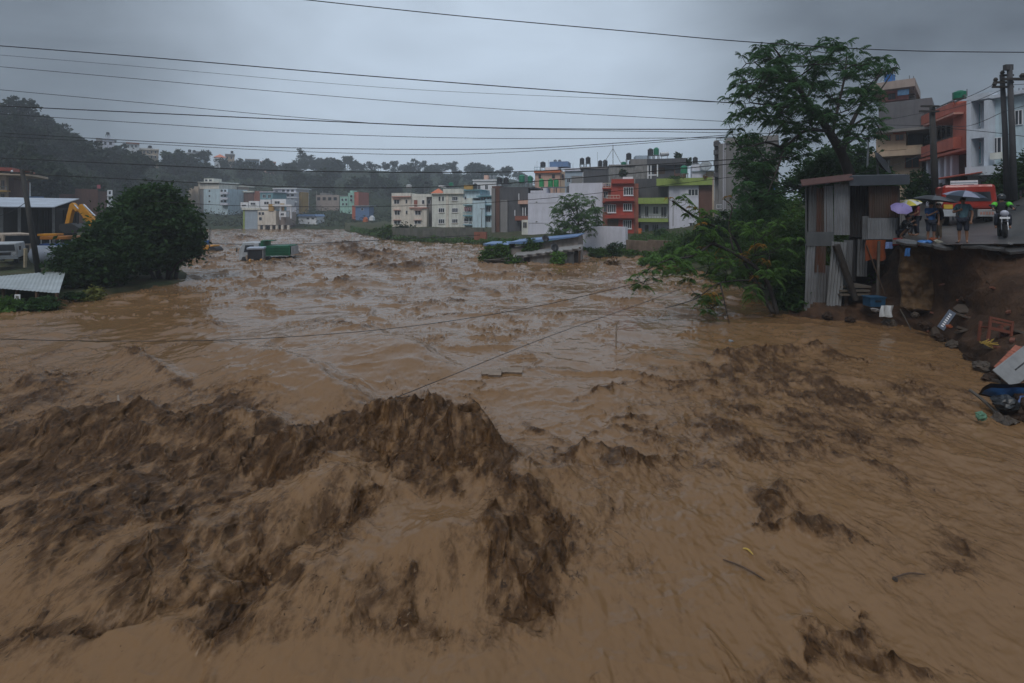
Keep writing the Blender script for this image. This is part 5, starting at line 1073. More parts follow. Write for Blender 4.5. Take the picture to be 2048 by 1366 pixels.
T = [(993, 1004, 353, 366, 100, BLACKPL, 'left black tank of the pair on the dark brick block', 374), (1007, 1017, 353, 366, 100, BLACKPL, 'right black tank of the pair on the dark brick block', 374),
 (1038, 1050, 348, 365.5, 100, GREENPL, 'larger dark green tank at the right end of the brick block roof', 375), (1056, 1066, 350, 365, 100, GREENPL, 'smaller dark green tank at the right end of the brick block roof', 375),
 (1079, 1089, 356, 372.8, 91, BRIGHTGR, 'bright green tank standing apart on the steel stand of the white box house'), (1097, 1107.5, 356, 372.8, 91, BRIGHTGR, 'middle bright green tank on the steel stand of the white box house'), (1108.5, 1119, 357, 372.8, 91, BRIGHTGR, 'rightmost bright green tank on the steel stand of the white box house'),
 (1081, 1092, 322, 333.5, 133, BLACKPL, 'black tank at the left end of the peach house roof', 340), (1108, 1114.5, 318, 323, 133, GREYPL, 'left small grey tank on the blue sheet hut'), (1117, 1123.5, 318, 323, 133, GREYPL, 'right small grey tank on the blue sheet hut'),
 (1161, 1170.5, 314, 327, 116, BLACKPL, 'left of the higher black pair on the slate block', 334), (1173, 1183, 312, 326, 116, BLACKPL, 'right of the higher black pair on the slate block', 334), (1198, 1207.3, 319, 332, 115, BLACKPL, 'left of the lower black pair at the right end of the slate block', 334), (1208, 1217.5, 318, 332, 115, BLACKPL, 'right of the lower black pair at the right end of the slate block', 334),
 (1255, 1266, 304, 317.5, 110, BLACKPL, 'single tall black tank beside the stained house roof hut', 329), (1245, 1256, 322, 329, 107, GREENPL, 'small green tank low on the stained house roof'),
 (1299, 1310.5, 295, 309, 101, BLACKPL, 'black tank touching a green one on the charcoal house', 317), (1311, 1322, 293, 308.5, 101, GREENPL, 'green tank touching a black one on the charcoal house', 317), (1367, 1381, 329, 345.5, 82, GREENPL, 'big green tank on the lime house parapet', 356), (1391, 1401, 312, 325, 93, BLACKPL, 'black tank on the small white roof house', 329),
 (810, 821, 368, 376, 127, METALT, 'silver tank on tall legs on the cream house', 388), (896, 906, 364, 371, 128, GREENPL, 'dark green tank behind the off-white house roof', 378), (847, 856, 362, 368, 150, BLACKPL, 'dark tank on a roof behind the cream house', 386), (945, 954, 366, 376.5, 122, BLACKPL, 'black tank beside the ochre roof room of the pale blue house', 380), (977, 983, 350, 358, 154, GREYPL, 'left grey tank on the tall white house behind', 360), (984.5, 990.5, 350, 358, 154, GREYPL, 'right grey tank on the tall white house behind', 360),
 (1791, 1810, 140, 160, 50, BLUEPL, 'bright blue tank on the highest canopy roof'), (1941, 1966, 172, 189, 37, GREENPL, 'green tank on the white house at the right edge'), (1555, 1568, 361, 381, 46, BLUEPL, 'blue tank seen through the leaves left of the tin hut', 392),
 (373, 379, 298, 304, 270, BLACKPL, 'left black tank on the white ridge house', 306), (382, 388, 299.5, 304.5, 270, BLACKPL, 'right black tank on the white ridge house', 306), (292, 299, 290, 295, 234, BLACKPL, 'black tank on the beige ridge house with balconies', 297), (207, 213, 263, 268, 199, BLACKPL, 'dark tank behind the pavilion roof on the ridge', 272), (459, 464, 301, 306, 300, BLACKPL, 'dark tank on the beige ridge house', 308)]
for q in T: tank(*q[:7], None, q[7] if len(q) > 7 else 0)
# solar heater cylinder, dish, mast
b = MB().tube([(PX(1321, 100), 100, PZ(309, 100)), (PX(1337, 100), 100, PZ(307.5, 100))], .42, 10)
for x in (1323, 1335): b.tube([(PX(x, 100), 100, PZ(309, 100)), (PX(x, 100), 100, PZ(317.5, 100))], .06, 5)
tag(b.build('solar_heater', METALT), 'silver solar heater cylinder lying on the charcoal house roof', 'solar heater')
def dish(px, py, Y, r, m, label, az=0, post=1.0):
    o = thing('satellite_dish', label, 'satellite dish', P(px, py, Y) - Vector((0, 0, post)), az); M = Matrix.Translation((0, 0, post)) @ Matrix.Rotation(R(62), 4, 'X')
    MB().lathe([(.02, .0), (r * .5, r * .09), (r, r * .34), (r * 1.0, r * .36), (r * .5, r * .12), (.02, .03)], 16, M=M).build('reflector', m, o, True)
    MB().tube([(0, 0, 0), (0, .05, post)], .05).build('post', STEEL, o); MB().tube([M @ Vector((0, -r * .8, r * .3)), M @ Vector((0, 0, r * .75))], .02, 5).build('feed_arm', STEEL, o)
dish(1412, 334, 91, 1.0, GREYPL, 'blue-grey dish on the wall of the small white roof house', -.5, 1.2)
dish(1757, 330, 25.6, .62, BLACKPL, 'black dish standing on the tin hut roof', .7, .8)
mst = thing('mast', 'thin tripod radio mast on the stained house roof', 'mast', P(1226, 329, 111))
b = MB().tube([(0, 0, -.2), (0, 0, PZ(290, 111) - PZ(329, 111))], .07, 6); b.build('pole', STEEL, mst)
for dx in (-20, 18): MB().tube([(0, 0, PZ(297, 111) - PZ(329, 111)), (PX(1226 + dx, 111) - PX(1226, 111), .3, 0)], .05, 5).build('guy', STEEL, mst)

# ------------------------------------------------------------------ corrugated tin
def tin(name, c, rust, amt): return mat(name, c, .5, .18, 1.3, streak=amt, dirt=rust, metal=.3, spec=.4)
TIN1 = tin('grey_corrugated', (.135, .142, .15), (.06, .05, .045), .55); TIN2 = tin('pale_corrugated', (.20, .21, .225), (.09, .075, .065), .5); TIN3 = tin('dark_corrugated', (.035, .035, .038), (.03, .022, .018), .7); TIN4 = tin('rusty_corrugated', (.075, .055, .045), (.10, .03, .014), .9); TINPL = mat('grey_plain_sheet', (.085, .09, .095), .5, .2, 1.5, streak=.4)
def corr(M, w, h, pitch=.12, amp=.03, nz_=1):
    """corrugated sheet: local x across the ribs, z along them, y out"""
    n = max(8, int(w / pitch * 6)); b = MB(); vs = []
    for y_ in (0.0, .006):
        for k in range(n + 1):
            x = w * k / n; y = amp * math.sin(x / pitch * 2 * math.pi) + y_
            for z in (0, h): vs.append(M @ Vector((x, y, z)))
    fs = []
    o2 = 2 * (n + 1)
    for k in range(n):
        fs += [(2 * k, 2 * k + 2, 2 * k + 3, 2 * k + 1), (o2 + 2 * k + 1, o2 + 2 * k + 3, o2 + 2 * k + 2, o2 + 2 * k), (2 * k, o2 + 2 * k, o2 + 2 * k + 2, 2 * k + 2), (2 * k + 1, 2 * k + 3, o2 + 2 * k + 3, o2 + 2 * k + 1)]
    return b.add(vs, fs)
hut = thing('tin_hut', 'tall patched corrugated tin hut standing on the edge of the washed-out bank', 'hut', P(1610, 612, 23.0))
HO = hut.location.copy()
rs_hut = random.Random(6)
def sheet(x0, y0, x1, y1, Y, m, lean=0.0, name='wall_sheet', pitch=.12, tilt=0.0):
    lean += rs_hut.uniform(-.018, .018); y1 += rs_hut.uniform(-4, 4)
    a = P(x0, y1, Y) - HO; w = (x1 - x0) / F * Y; h = (y1 - y0) / F * Y
    M = Matrix.Translation(a) @ Matrix.Rotation(tilt, 4, 'X') @ Matrix.Shear('XZ', 4, (0, 0)) if False else Matrix.Translation(a) @ Matrix.Rotation(lean, 4, 'Y') @ Matrix.Rotation(tilt, 4, 'X')
    return corr(M, w, h, pitch).build(name, m, hut)
sheet(1616, 372, 1634, 500, 22.95, TIN1); sheet(1632, 376, 1657, 472, 22.9, TIN4); sheet(1648, 372, 1668, 470, 22.86, TIN2, pitch=.10); sheet(1668, 368, 1699, 468, 22.83, TIN2); sheet(1613, 464, 1668, 490, 22.8, TINPL, pitch=3)
sheet(1608, 480, 1632, 628, 22.86, TIN2, .05); sheet(1629, 492, 1650, 545, 22.82, TIN4, .04, pitch=.10); sheet(1628, 530, 1654, 626, 22.84, TIN1, .04); sheet(1652, 482, 1682, 612, 22.6, mat('bright_corrugated', (.23, .24, .25), .42, .15, 1.3, streak=.5, dirt=(.12, .11, .10), metal=.35), .10, pitch=.13)
sheet(1686, 586, 1746, 632, 23.6, TIN3, name='dark_fill_sheet'); sheet(1683, 480, 1702, 590, 22.75, TIN1, .03); sheet(1699, 372, 1742, 475, 23.3, TIN3); sheet(1699, 478, 1712, 560, 23.4, TIN3); sheet(1713, 478, 1733, 553, 23.2, TIN1, .02)  # low dark sheet added to stand in for shade in the open underside
sheet(1738, 372, 1799, 438, 22.7, TIN4, pitch=.10); sheet(1735, 436, 1794, 480, 22.65, TIN2); sheet(1724, 432, 1740, 478, 22.75, TIN1)
a, b_ = P(1612, 374, 22.95) - HO, P(1612, 628, 22.95) - HO
corr(Matrix.Translation(b_) @ Matrix.Rotation(R(57), 4, 'Z'), 2.6, a.z - b_.z).build('side_wall', TIN1, hut)
c0 = P(1798, 480, 22.7) - HO; corr(Matrix.Translation(c0) @ Matrix.Rotation(R(56), 4, 'Z'), 2.4, 2.3).build('side_wall', TIN3, hut)
MB().box(*(lambda p, q: (p.x, q.x, 2.3, 2.36, p.z, q.z))(P(1700, 600, 25.3) - HO, P(1800, 380, 25.3) - HO)).build('back_wall', TIN3, hut)
# roof: two sheets, falling slightly to the left
def slab3(p, q, dy, th, m, name):
    p, q = p - HO, q - HO
    MB().add([(p.x, p.y - .1, p.z), (q.x, q.y - .1, q.z), (q.x + dy * .6, q.y + dy, q.z + .25), (p.x + dy * .5, p.y + dy, p.z + .25), (p.x, p.y - .1, p.z + th), (q.x, q.y - .1, q.z + th), (q.x + dy * .6, q.y + dy, q.z + .25 + th), (p.x + dy * .5, p.y + dy, p.z + .25 + th)], [(3, 2, 1, 0), (4, 5, 6, 7), (0, 1, 5, 4), (1, 2, 6, 5), (2, 3, 7, 6), (3, 0, 4, 7)]).build(name, m, hut)
slab3(P(1602, 374, 22.8), P(1706, 361, 22.8), 2.9, .05, TIN3, 'roof_sheet'); slab3(P(1601, 372.5, 22.45), P(1704, 360.5, 22.45), .04, .035, mat('dark_red_trim', (.07, .03, .026), .6), 'roof_trim'); slab3(P(1696, 372, 22.5), P(1816, 369, 22.5), 2.9, .42, mat('roof_grey', (.05, .057, .07), .4, .2, 1.5), 'roof_sheet')
MB().tube([P(1755, 600, 22.3) - HO, P(1758, 482, 22.5) - HO], .06, 7).build('post', BARK2, hut); MB().tube([P(1733, 490, 22.5) - HO, P(1770, 590, 22.2) - HO], .025, 5).build('brace', WOODD, hut); MB().tube([P(1672, 490, 22.4) - HO, P(1712, 600, 22.3) - HO], [.16, .12], 8).build('leaning_log', BARK, hut)
for k, (x0, y0, x1, y1) in enumerate(((1680, 572, 1746, 568), (1680, 580, 1744, 575), (1681, 588, 1742, 583))): 
    p, q = P(x0, y0, 22.6 - .1 * k) - HO, P(x1, y1, 22.5 - .1 * k) - HO; MB().box(p.x, q.x, p.y, p.y + 1.2, min(p.z, q.z) - .08, min(p.z, q.z)).build('floor_board', mat('wet_board', (.10, .085, .07), .6, .3, 4, stretch=(.2, 1, 1)), hut)
for x, y0, y1 in ((1622, 608, 640), (1640, 606, 640), (1690, 590, 628), (1735, 585, 625)): MB().tube([P(x, y1, 22.8) - HO, P(x + 2, y0, 22.9) - HO], .10, 7).build('stilt', WOODD, hut)
# cloths, container and litter hanging and lying round the hut
def drape(name, label, cat, x0, y0, x1, y1, Y, m, fold=.05, n=14, group=None, sag=0.0, lean=.25, loc=None):
    """a hanging cloth: a folded sheet with thickness"""
    w, h = (x1 - x0) / F * Y, (y1 - y0) / F * Y; b = MB(); vs = []; rg = random.Random(int(x0 * 7 + y0)); ph = rg.random() * 6
    o0 = P(x0, y1, Y)
    for s_ in (0, .012):
        for j in range(7):
            for k in range(n + 1):
                u, v = k / n, j / 6
                vs.append((w * (u + .03 * math.sin(v * 5 + ph)), s_ + fold * math.sin(u * 11 + ph + v) * (1.1 - v * .7) + lean * (1 - v) * .2, h * v - (sag * math.sin(u * math.pi) + .06 * h * math.sin(u * 9 + ph)) * (1 - v)))
    fs = []; q = n + 1; o2 = 7 * q
    for j in range(6):
        for k in range(n): a = j * q + k; fs += [(a, a + 1, a + 1 + q, a + q), (o2 + a + q, o2 + a + 1 + q, o2 + a + 1, o2 + a)]
    o = b.add(vs, fs).build(name, m, None, True); o.location = o0
    return tag(o, label, cat, group)
CL_OR = mat('orange_cloth', (.19, .045, .014), .9, .25, 3); CL_BL = mat('blue_white_cloth', (.20, .30, .60), .9, .3, 8); CL_RED = mat('red_cloth', (.32, .025, .02), .9, .3, 5); CL_WH = mat('white_cloth', (.55, .58, .60), .9, .2, 6); CL_TARP = mat('blue_tarp', (.045, .15, .38), .4, .3, 5); CL_BLK = mat('black_tarp', (.012, .013, .015), .4, .3, 5)
drape('cloth', 'rust orange cloth hung under the tin hut wall', 'cloth', 1733, 480, 1772, 520, 22.5, CL_OR); drape('cloth', 'small blue and white cloth hung at the hut corner', 'cloth', 1773, 484, 1786, 497, 22.3, CL_BL); drape('cloth', 'bright red cloth hung right of the hut corner', 'cloth', 1788, 476, 1806, 491, 22, CL_RED); drape('cloth', 'blue rag hanging off the road edge', 'cloth', 1812, 496, 1822, 512, 19.8, CL_TARP, .03)
drape('cloth', 'pale patterned cloth lying over the rubble below the hut', 'cloth', 1762, 611, 1788, 634, 20.9, CL_WH, .08)
def box_thing(name, label, cat, px, py, Y, w, d, h, m, rot=(0, 0, 0), bevel=.02, parts=()):
    o = thing(name, label, cat, P(px, py, Y), rot[2]); o.rotation_euler = rot
    MB().box(-w / 2, w / 2, -d / 2, d / 2, 0, h).build(parts[0] if parts else 'body', m, o, bevel=bevel); return o
bx = box_thing('crate', 'blue plastic crate at the foot of the leaning hut post', 'crate', 1748, 612, 21.8, .62, .5, .36, mat('blue_crate', (.015, .06, .12), .5, .2, 4)); MB().box(-.34, .34, -.28, .28, .36, .41).build('rim', MATS['blue_crate'], bx); MB().box(-.12, .12, -.27, -.25, .2, .28).build('handle', BLACKPL, bx)
gx_, gz_ = np.meshgrid(np.linspace(-.62, .62, 30), np.linspace(-2.5, -.1, 50)); dp = .35 - .22 * (gx_ / .62) ** 4 + .16 * gn(gx_ * 2 + 5, gz_ * 1.4, 81) + .08 * gn(gx_ * 5, gz_ * 4, 82) - .25 * sst(-.4, -.1, gz_)
w_ = grid_mesh('earth_pier', gx_ * (1 + .12 * gn(gz_ * 1.1, gx_ * 0 + 3, 83)), -dp + .3, gz_, mat('earth_plaster', (.105, .062, .030), .95, .45, 1.8, streak=.6, bump=.9, bscale=9)); w_.rotation_euler = (0, 0, R(-36)); w_.location = P(1838, 490, 20.5)
so = w_.modifiers.new('thickness', 'SOLIDIFY'); so.thickness = .5; so.offset = -1
tag(w_, 'tan earth and plaster stub left standing in the torn bank under the road', 'earth stub')
MB_ = MB()
# ------------------------------------------------------------------ flooded shed with the blue roof
sh = House('flooded_shed', 'half drowned tin-walled shed with a blue roof standing in the middle of the flood', (962, 50), (1162, 47.5), 6, -.8, 'shed')
u = lambda px, py, yp=0: sh.uv(px, py, yp)
def poly_slab(pts, yp0, yp1, m, name, rise=0.0):
    q = [u(*p) for p in pts]; n = len(q)
    vs = [(a, yp0, b) for a, b in q] + [(a, yp1, b + rise) for a, b in q]
    MB().add(vs, [tuple(range(n)), tuple(range(2 * n - 1, n - 1, -1))] + [((i + 1) % n, i, n + i, n + (i + 1) % n) for i in range(n)]).build(name, m, sh.o)
poly_slab([(1058, 492), (1150, 475), (1150, 535), (1000, 535), (1000, 500)], 2.0, 5.5, mat('shed_plaster', (.30, .27, .25), .9, .25, 1.2, streak=.5), 'wall')
poly_slab([(1008, 486.5), (1152, 473), (1152, 475), (1040, 490), (1008, 489)], 1.5, 6, TINBLUE, 'roof', .12); poly_slab([(961, 488), (1000, 488.5), (1010, 491), (962, 492)], .8, 4, TINBLUE, 'roof', .08)
poly_slab([(1026, 513), (1160, 497), (1163, 500), (1030, 517)], -.3, 1.4, GREYC, 'lower_roof', .3)
WPAN = mat('weathered_panel', (.25, .24, .225), .8, .25, 1.2, streak=.6); x = 1030
for k, (x1, m_) in enumerate(((1048, GREYC), (1060, TIN3), (1072, WPAN), (1088, GREYC), (1103, WPAN), (1118, WPAN), (1134, GREYC), (1148, TIN1), (1157, TIN3))):
    yt = 515.5 - (x - 1030) * .122; a0, zt = u(x, yt); a1 = u(x1, yt)[0]
    corr(Matrix.Translation((a0, -.02 * (k % 2), -.6)), a1 - a0 - .02, zt + .6, .12, .02).build('wall_sheet', m_, sh.o); x = x1
poly_slab([(962, 493), (1008, 492), (1008, 540), (962, 540)], 1.2, 4, GREYC, 'wall')
MB().tube([Vector((u(1158, 500)[0], -.15, -.8)), Vector((u(1160, 494)[0], -.15, u(1160, 494)[1]))], .10, 6).build('corner_post', WOODD, sh.o)
for k in range(7):
    xx = 1036 + k * 18; a0, z0 = u(xx, 513.2 - (xx - 1030) * .12, -.3); MB().box(a0, a0 + .5, -.45, .3, z0 + .05, z0 + .13).build('roof_stone', GREYC, sh.o)
dish(1090, 478, 48.5, .36, BLACKPL, 'upper small black dish on the blue shed roof', .4, .5); dish(1108, 496, 47.5, .4, BLACKPL, 'lower small black dish on the shed wall', .4, .5)
dr = MB(); rg = random.Random(4)
for k in range(9): 
    a = P(958 + rg.uniform(0, 40), 522 + rg.uniform(-3, 6), 47); dr.tube([a, a + Vector((rg.uniform(1, 2.4), rg.uniform(-.6, .6), rg.uniform(0, .35)))], .06, 5)
tag(dr.build('driftwood', BARK2), 'raft of grey driftwood caught at the left end of the flooded shed', 'driftwood')

# ------------------------------------------------------------------ left yard: metal shed, low roof, pole
ls_ = House('metal_shed', 'big open-fronted shed with a pale tin roof in the yard on the left', (-60, 46), (134, 50), 8, .3, 'shed', face=False)
u0, u1, z0, z1 = ls_.rect(-60, 414, 118, 415); zt = ls_.uv(60, 401)[1]
MB().add([(u0, -1.2, z0), (u1 - .3, -1.2, z0), (u1 + 1.3, 7, zt + .35), (u0, 7, zt + .35), (u0, -1.2, z0 + .08), (u1 - .3, -1.2, z0 + .08), (u1 + 1.3, 7, zt + .43), (u0, 7, zt + .43)], [(3, 2, 1, 0), (4, 5, 6, 7), (0, 1, 5, 4), (1, 2, 6, 5), (2, 3, 7, 6), (3, 0, 4, 7)]).build('roof', mat('pale_tin_roof', (.42, .46, .52), .4, .25, .8, streak=.2, metal=.2), ls_.o)
MB().box(u0, u1 + .8, 6.2, 6.35, -.4, zt).build('back_wall', TIN3, ls_.o)
corr(Matrix.Translation((u1 - .2, -.6, -.3)) @ Matrix.Rotation(R(80), 4, 'Z'), 6.6, z0 + .3, .3, .04).build('side_wall', TIN3, ls_.o)
for x_ in (5, 40, 108): a = ls_.uv(x_, 500)[0]; MB().box(a - .1, a + .1, -.6, -.4, -.3, z0).build('post', STEEL, ls_.o)
corr(Matrix.Translation((ls_.uv(60, 500)[0], 1.5, -.3)), 3.3, z0 + .1, .2, .03).build('wall_sheet', TIN3, ls_.o)
lr_ = thing('low_shed', 'low open lean-to with a pale corrugated roof at the left water edge', 'shed', P(60, 600, 25.5)); LO = lr_.location
q = [P(-60, 572, 25) - LO, P(118, 587, 25.5) - LO, P(132, 541, 31) - LO, P(-40, 556, 31) - LO]
nn = 90; vs = []
for s_ in (0, .012):
    for k in range(nn + 1):
        t = k / nn; lo = q[0].lerp(q[1], t); hi = q[3].lerp(q[2], t); dz = .012 * math.sin(k * 1.57) + s_; vs += [lo + Vector((0, 0, dz)), hi + Vector((0, 0, dz))]
o2 = 2 * (nn + 1); fs = []
for k in range(nn): fs += [(2 * k, 2 * k + 1, 2 * k + 3, 2 * k + 2), (o2 + 2 * k, o2 + 2 * k + 2, o2 + 2 * k + 3, o2 + 2 * k + 1)]
MB().add(vs, fs).build('roof', mat('lean_to_roof', (.34, .37, .38), .45, .2, 1, streak=.35, dirt=(.2, .2, .19), metal=.2), lr_, True)
for x_ in (5, 32, 72, 112): p = P(x_, 578 + (x_ * .07), 25.4) - LO; MB().box(p.x - .05, p.x + .05, p.y, p.y + .1, -.4, p.z).build('post', WOODD, lr_)
sg = MB(); p = P(40, 594, 25.2) - LO; sg.box(p.x - .13, p.x + .13, p.y - .14, p.y - .11, p.z - .14, p.z + .14); sg.build('notice', WHITEP, lr_)
MB().box(p.x - .07, p.x + .07, p.y - .148, p.y - .142, p.z - .06, p.z + .08).build('notice_mark', GREYC, lr_)

def pole_line(name, label, pts, r, m, parts=()):
    o = thing(name, label, 'utility pole', P(*pts[0])); w = [P(*q) - o.location for q in pts]
    MB().tube(w, [r * (1 - .25 * i / (len(w) - 1)) for i in range(len(w))], 8).build('pole', m, o, True); return o
POLEM = mat('dark_pole', (.035, .032, .030), .8, .3, 3, stretch=(1, 1, .2)); CONC = mat('concrete_pole', (.055, .055, .06), .85, .2, 3)
o = pole_line('utility_pole', 'leaning dark wooden pole with a crossarm before the metal shed', [(77, 548, 36), (60, 440, 36), (44, 338, 36)], .17, POLEM); c = P(43, 346, 36) - o.location
MB().box(c.x - .75, c.x + .75, c.y - .06, c.y + .06, c.z - .06, c.z + .06).build('crossarm', POLEM, o); MB().box(c.x + .1, c.x + .8, c.y - .1, c.y + .1, c.z + .1, c.z + .22).build('bracket', POLEM, o)
for k in (-.65, 0, .65): MB().lathe([(.05, 0), (.07, .06), (.03, .14)], 8, (c.x + k, c.y, c.z + .06)).build('insulator', WHITEP, o)
o = pole_line('utility_pole', 'taller concrete pole of the pair at the right edge, with a slanted top bracket', [(2028, 400, 23), (2024, 260, 23), (2019, 133, 23)], .125, CONC); c = P(2019, 135, 23) - o.location
MB().box(c.x - .22, c.x + .1, c.y - .08, c.y + .08, c.z - .12, c.z + .12).build('top_bracket', CONC, o)
c = P(2022, 160, 23) - o.location; MB().box(c.x - .5, c.x + .45, c.y - .22, c.y - .1, c.z - .05, c.z + .05).build('crossarm', POLEM, o); MB().lathe([(.06, 0), (.12, .1), (.05, .2)], 8, (c.x + .35, c.y - .16, c.z + .05)).build('insulator', POLEM, o)
o = pole_line('utility_pole', 'shorter concrete pole of the pair at the right edge', [(2014, 400, 23.4), (2010, 260, 23.4), (2004, 150, 23.4)], .115, CONC)
for y_, w2 in ((153, .25), (167, .55), (176, .6)):
    c = P(2004, y_, 23.4) - o.location; MB().box(c.x - w2, c.x + .3, c.y - .25, c.y - .15, c.z - .04, c.z + .04).build('crossarm', POLEM, o)
    MB().lathe([(.05, 0), (.09, .08), (.04, .17)], 8, (c.x - w2 + .08, c.y - .2, c.z + .04)).build('insulator', POLEM, o)
o = pole_line('utility_pole', 'dark pole in front of the salmon house hung with cables', [(1872, 420, 33), (1867, 300, 33), (1864, 212, 33)], .2, POLEM)
for y_, w2 in ((214, .9), (224, 1.0)):
    c = P(1865, y_, 33) - o.location; MB().box(c.x - w2, c.x + .2, c.y - .3, c.y - .18, c.z - .05, c.z + .05).build('crossarm', POLEM, o)
o = thing('street_lamp', 'thin street lamp half hidden by the big tree', 'street lamp', P(1733, 370, 31)); w = [P(1733, 370, 31) - o.location, P(1738, 258, 31) - o.location]
MB().tube(w, [.06, .04], 7).build('pole', GREYPL, o); MB().box(w[1].x - .3, w[1].x + .05, -.12, .12, w[1].z, w[1].z + .28).build('lamp_head', WHITEP, o)
o = thing('lamp_post', 'slim dark lamp post on the path beside the pale blue house', 'lamp post', P(962, 466, 112)); w = [Vector((0, 0, -.5)), P(964, 418, 112) - o.location]; MB().tube(w, .08, 6).build('pole', STEEL, o); MB().box(-.2, .9, -.12, .12, w[1].z - .05, w[1].z + .12).build('lamp_head', STEEL, o)

# ------------------------------------------------------------------ cables
CABLE = mat('black_cable', (.012, .012, .014), .6, .1, 2)
def cable(label, pts, Y0, Y1, r, seg=10):
    n = len(pts); q = []
    L = pts[-1][0] - pts[0][0]
    ext = lambda a, b, t: (a[0] + (a[0] - b[0]) * t, a[1] + (a[1] - b[1]) * t)
    w = [P(x, y, Y0 + (Y1 - Y0) * (x - pts[0][0]) / L) for x, y in pts]
    c = curve_pts(w, seg); o = MB().tube(c, r, 5).build('cable', CABLE, None, True)
    tag(o, label, 'cable', None); return o
cable('thick cable highest in the sky, running from the top edge to the right edge', [(560, -6), (900, 30), (1250, 62), (1500, 84), (1800, 101), (2100, 105)], 24, 24, .022)
cable('thick cable second from the top at the left edge, ending in the big tree', [(-60, 87), (300, 115), (700, 149), (1100, 180), (1480, 207)], 25, 25, .024)
cable('hair-thin cable just under the thick second one', [(-60, 105), (300, 135), (700, 170), (1000, 188), (1480, 206)], 26, 26, .009)
cable('thin cable third from the top at the left edge', [(-60, 128), (300, 160), (600, 187), (1000, 218), (1470, 244)], 25, 25, .013)
cable('thin cable crossing the thick middle cable near the centre', [(-60, 174), (300, 207), (600, 235), (900, 254), (1470, 266)], 25, 25, .013)
cable('thick cable through the middle of the sky, almost level', [(-60, 209), (300, 226), (600, 240), (1000, 256), (1470, 259)], 25, 25, .024)
cable('thin cable below the thick middle cable', [(-60, 224), (300, 247), (600, 266), (1000, 277), (1470, 275)], 25, 25, .014)
cable('cable grazing the top of the wooded ridge and rising to the right', [(-60, 262), (300, 283), (600, 296), (1000, 298), (1250, 285), (1480, 268)], 25, 25, .016)
cable('thin rising cable just under the ridge-grazing one', [(-60, 270), (300, 288), (600, 303), (900, 309), (1200, 293), (1480, 271)], 25, 25, .012)
cable('thick cable in front of the dark wood, rising to the green tanks', [(-60, 313), (300, 330), (600, 342), (1000, 344), (1250, 332), (1480, 318)], 25, 25, .022)
cable('thick cable low over the far houses, rising to the white box house', [(-60, 342), (250, 358), (600, 374), (900, 373), (1200, 352), (1480, 326)], 25, 25, .020)
cable('lowest level cable crossing the far houses', [(300, 402), (500, 412), (800, 412), (1100, 396), (1480, 352)], 26, 26, .013)
cable('cable strung low over the water, rising right into the leaning tree', [(-60, 676), (200, 682), (500, 678), (800, 655), (1050, 617), (1260, 570), (1560, 496)], 14, 22, .011)
cable('slack cable rising from the big wave to the leaning tree', [(780, 800), (900, 752), (1100, 672), (1340, 586), (1560, 500)], 11, 23, .009)
cable('thin cable crossing the lower left waves', [(-60, 1034), (120, 990), (300, 942), (480, 890)], 8.2, 10.4, .008)
cable('distant thin cable just above the far rapids and the tipper truck', [(395, 486), (560, 489), (760, 480), (960, 470)], 56, 60, .035)
# a bundle of cables between the right poles and the houses
for k, (a, pts, lb) in enumerate(((0, [(1480, 266), (1640, 262), (1866, 222)], 'cable from the leaning crossarm of the salmon house pole into the big tree'), (1, [(1866, 216), (1940, 192), (2004, 160)], 'upper cable between the salmon house pole and the twin poles'), (2, [(1866, 226), (1935, 208), (2006, 178)], 'second cable between the salmon house pole and the twin poles'), (3, [(1866, 250), (1935, 252), (2010, 222)], 'third, sagging cable between the salmon house pole and the twin poles'), (4, [(1866, 254), (1955, 262), (2012, 268), (2100, 280)], 'lowest cable in front of the white house'), (5, [(2010, 222), (2040, 214), (2100, 196)], 'cable leaving the twin poles at the right edge'), (6, [(2006, 170), (2050, 168), (2100, 160)], 'upper cable leaving the twin poles at the right edge'), (7, [(1600, 258), (1740, 250), (1866, 252)], 'level cable behind the big tree crown'), (8, [(1866, 300), (1790, 330), (1690, 352)], 'slack cable from the salmon house pole down to the hut roof'))):
    if pts[0][0] > pts[-1][0]: pts = pts[::-1]
    cable(lb, pts, 33 if pts[0][0] > 1700 and k < 4 else 27, 23.2 if k in (1, 2, 3, 4, 5, 6) else 33, .014)
cable('slack cable from the wooden pole to the left edge', [(-60, 452), (20, 424), (58, 400)], 34, 36, .02)
def fc(px): return -math.atan((px - 1024) / F)      # yaw that turns a thing's front (-Y) to the viewer
# ------------------------------------------------------------------ vehicles
YEL = mat('machine_yellow', (.50, .22, .012), .5, .15, 3, streak=.3, dirt=(.12, .06, .02)); YELD = mat('machine_orange', (.36, .13, .012), .5, .2, 3); RUB = mat('tyre_rubber', (.012, .012, .012), .85, .2, 4); TGREEN = mat('truck_green', (.012, .115, .060), .5, .15, 2, streak=.35, dirt=(.01, .045, .028)); CABW = mat('cab_white', (.38, .41, .44), .4, .25, 2, streak=.6, dirt=(.16, .12, .09)); DK = mat('dark_machine', (.02, .02, .022), .6, .3, 3); REDV = mat('truck_red', (.32, .022, .012), .35, .15, 2, coat=.3); CHROME = mat('ram_steel', (.6, .6, .62), .25, .1, 2, metal=.9); MUDW = mat('mud_splashed', (.30, .24, .19), .7, .5, 3)
def wheel(parent, c, r, w, ax='x'):
    M = Matrix.Translation(c) @ (Matrix.Rotation(R(90), 4, 'Y') if ax == 'x' else Matrix.Rotation(R(90), 4, 'X'))
    t = MB().lathe([(r * .62, -w / 2), (r * .92, -w / 2), (r, -w * .35), (r, w * .35), (r * .92, w / 2), (r * .62, w / 2)], 16, M=M).build('wheel', RUB, parent, False)
    MB().lathe([(.05, -w * .42), (r * .6, -w * .40), (r * .6, w * .40), (.05, w * .42)], 12, M=M).build('rim', GREYPL, t)
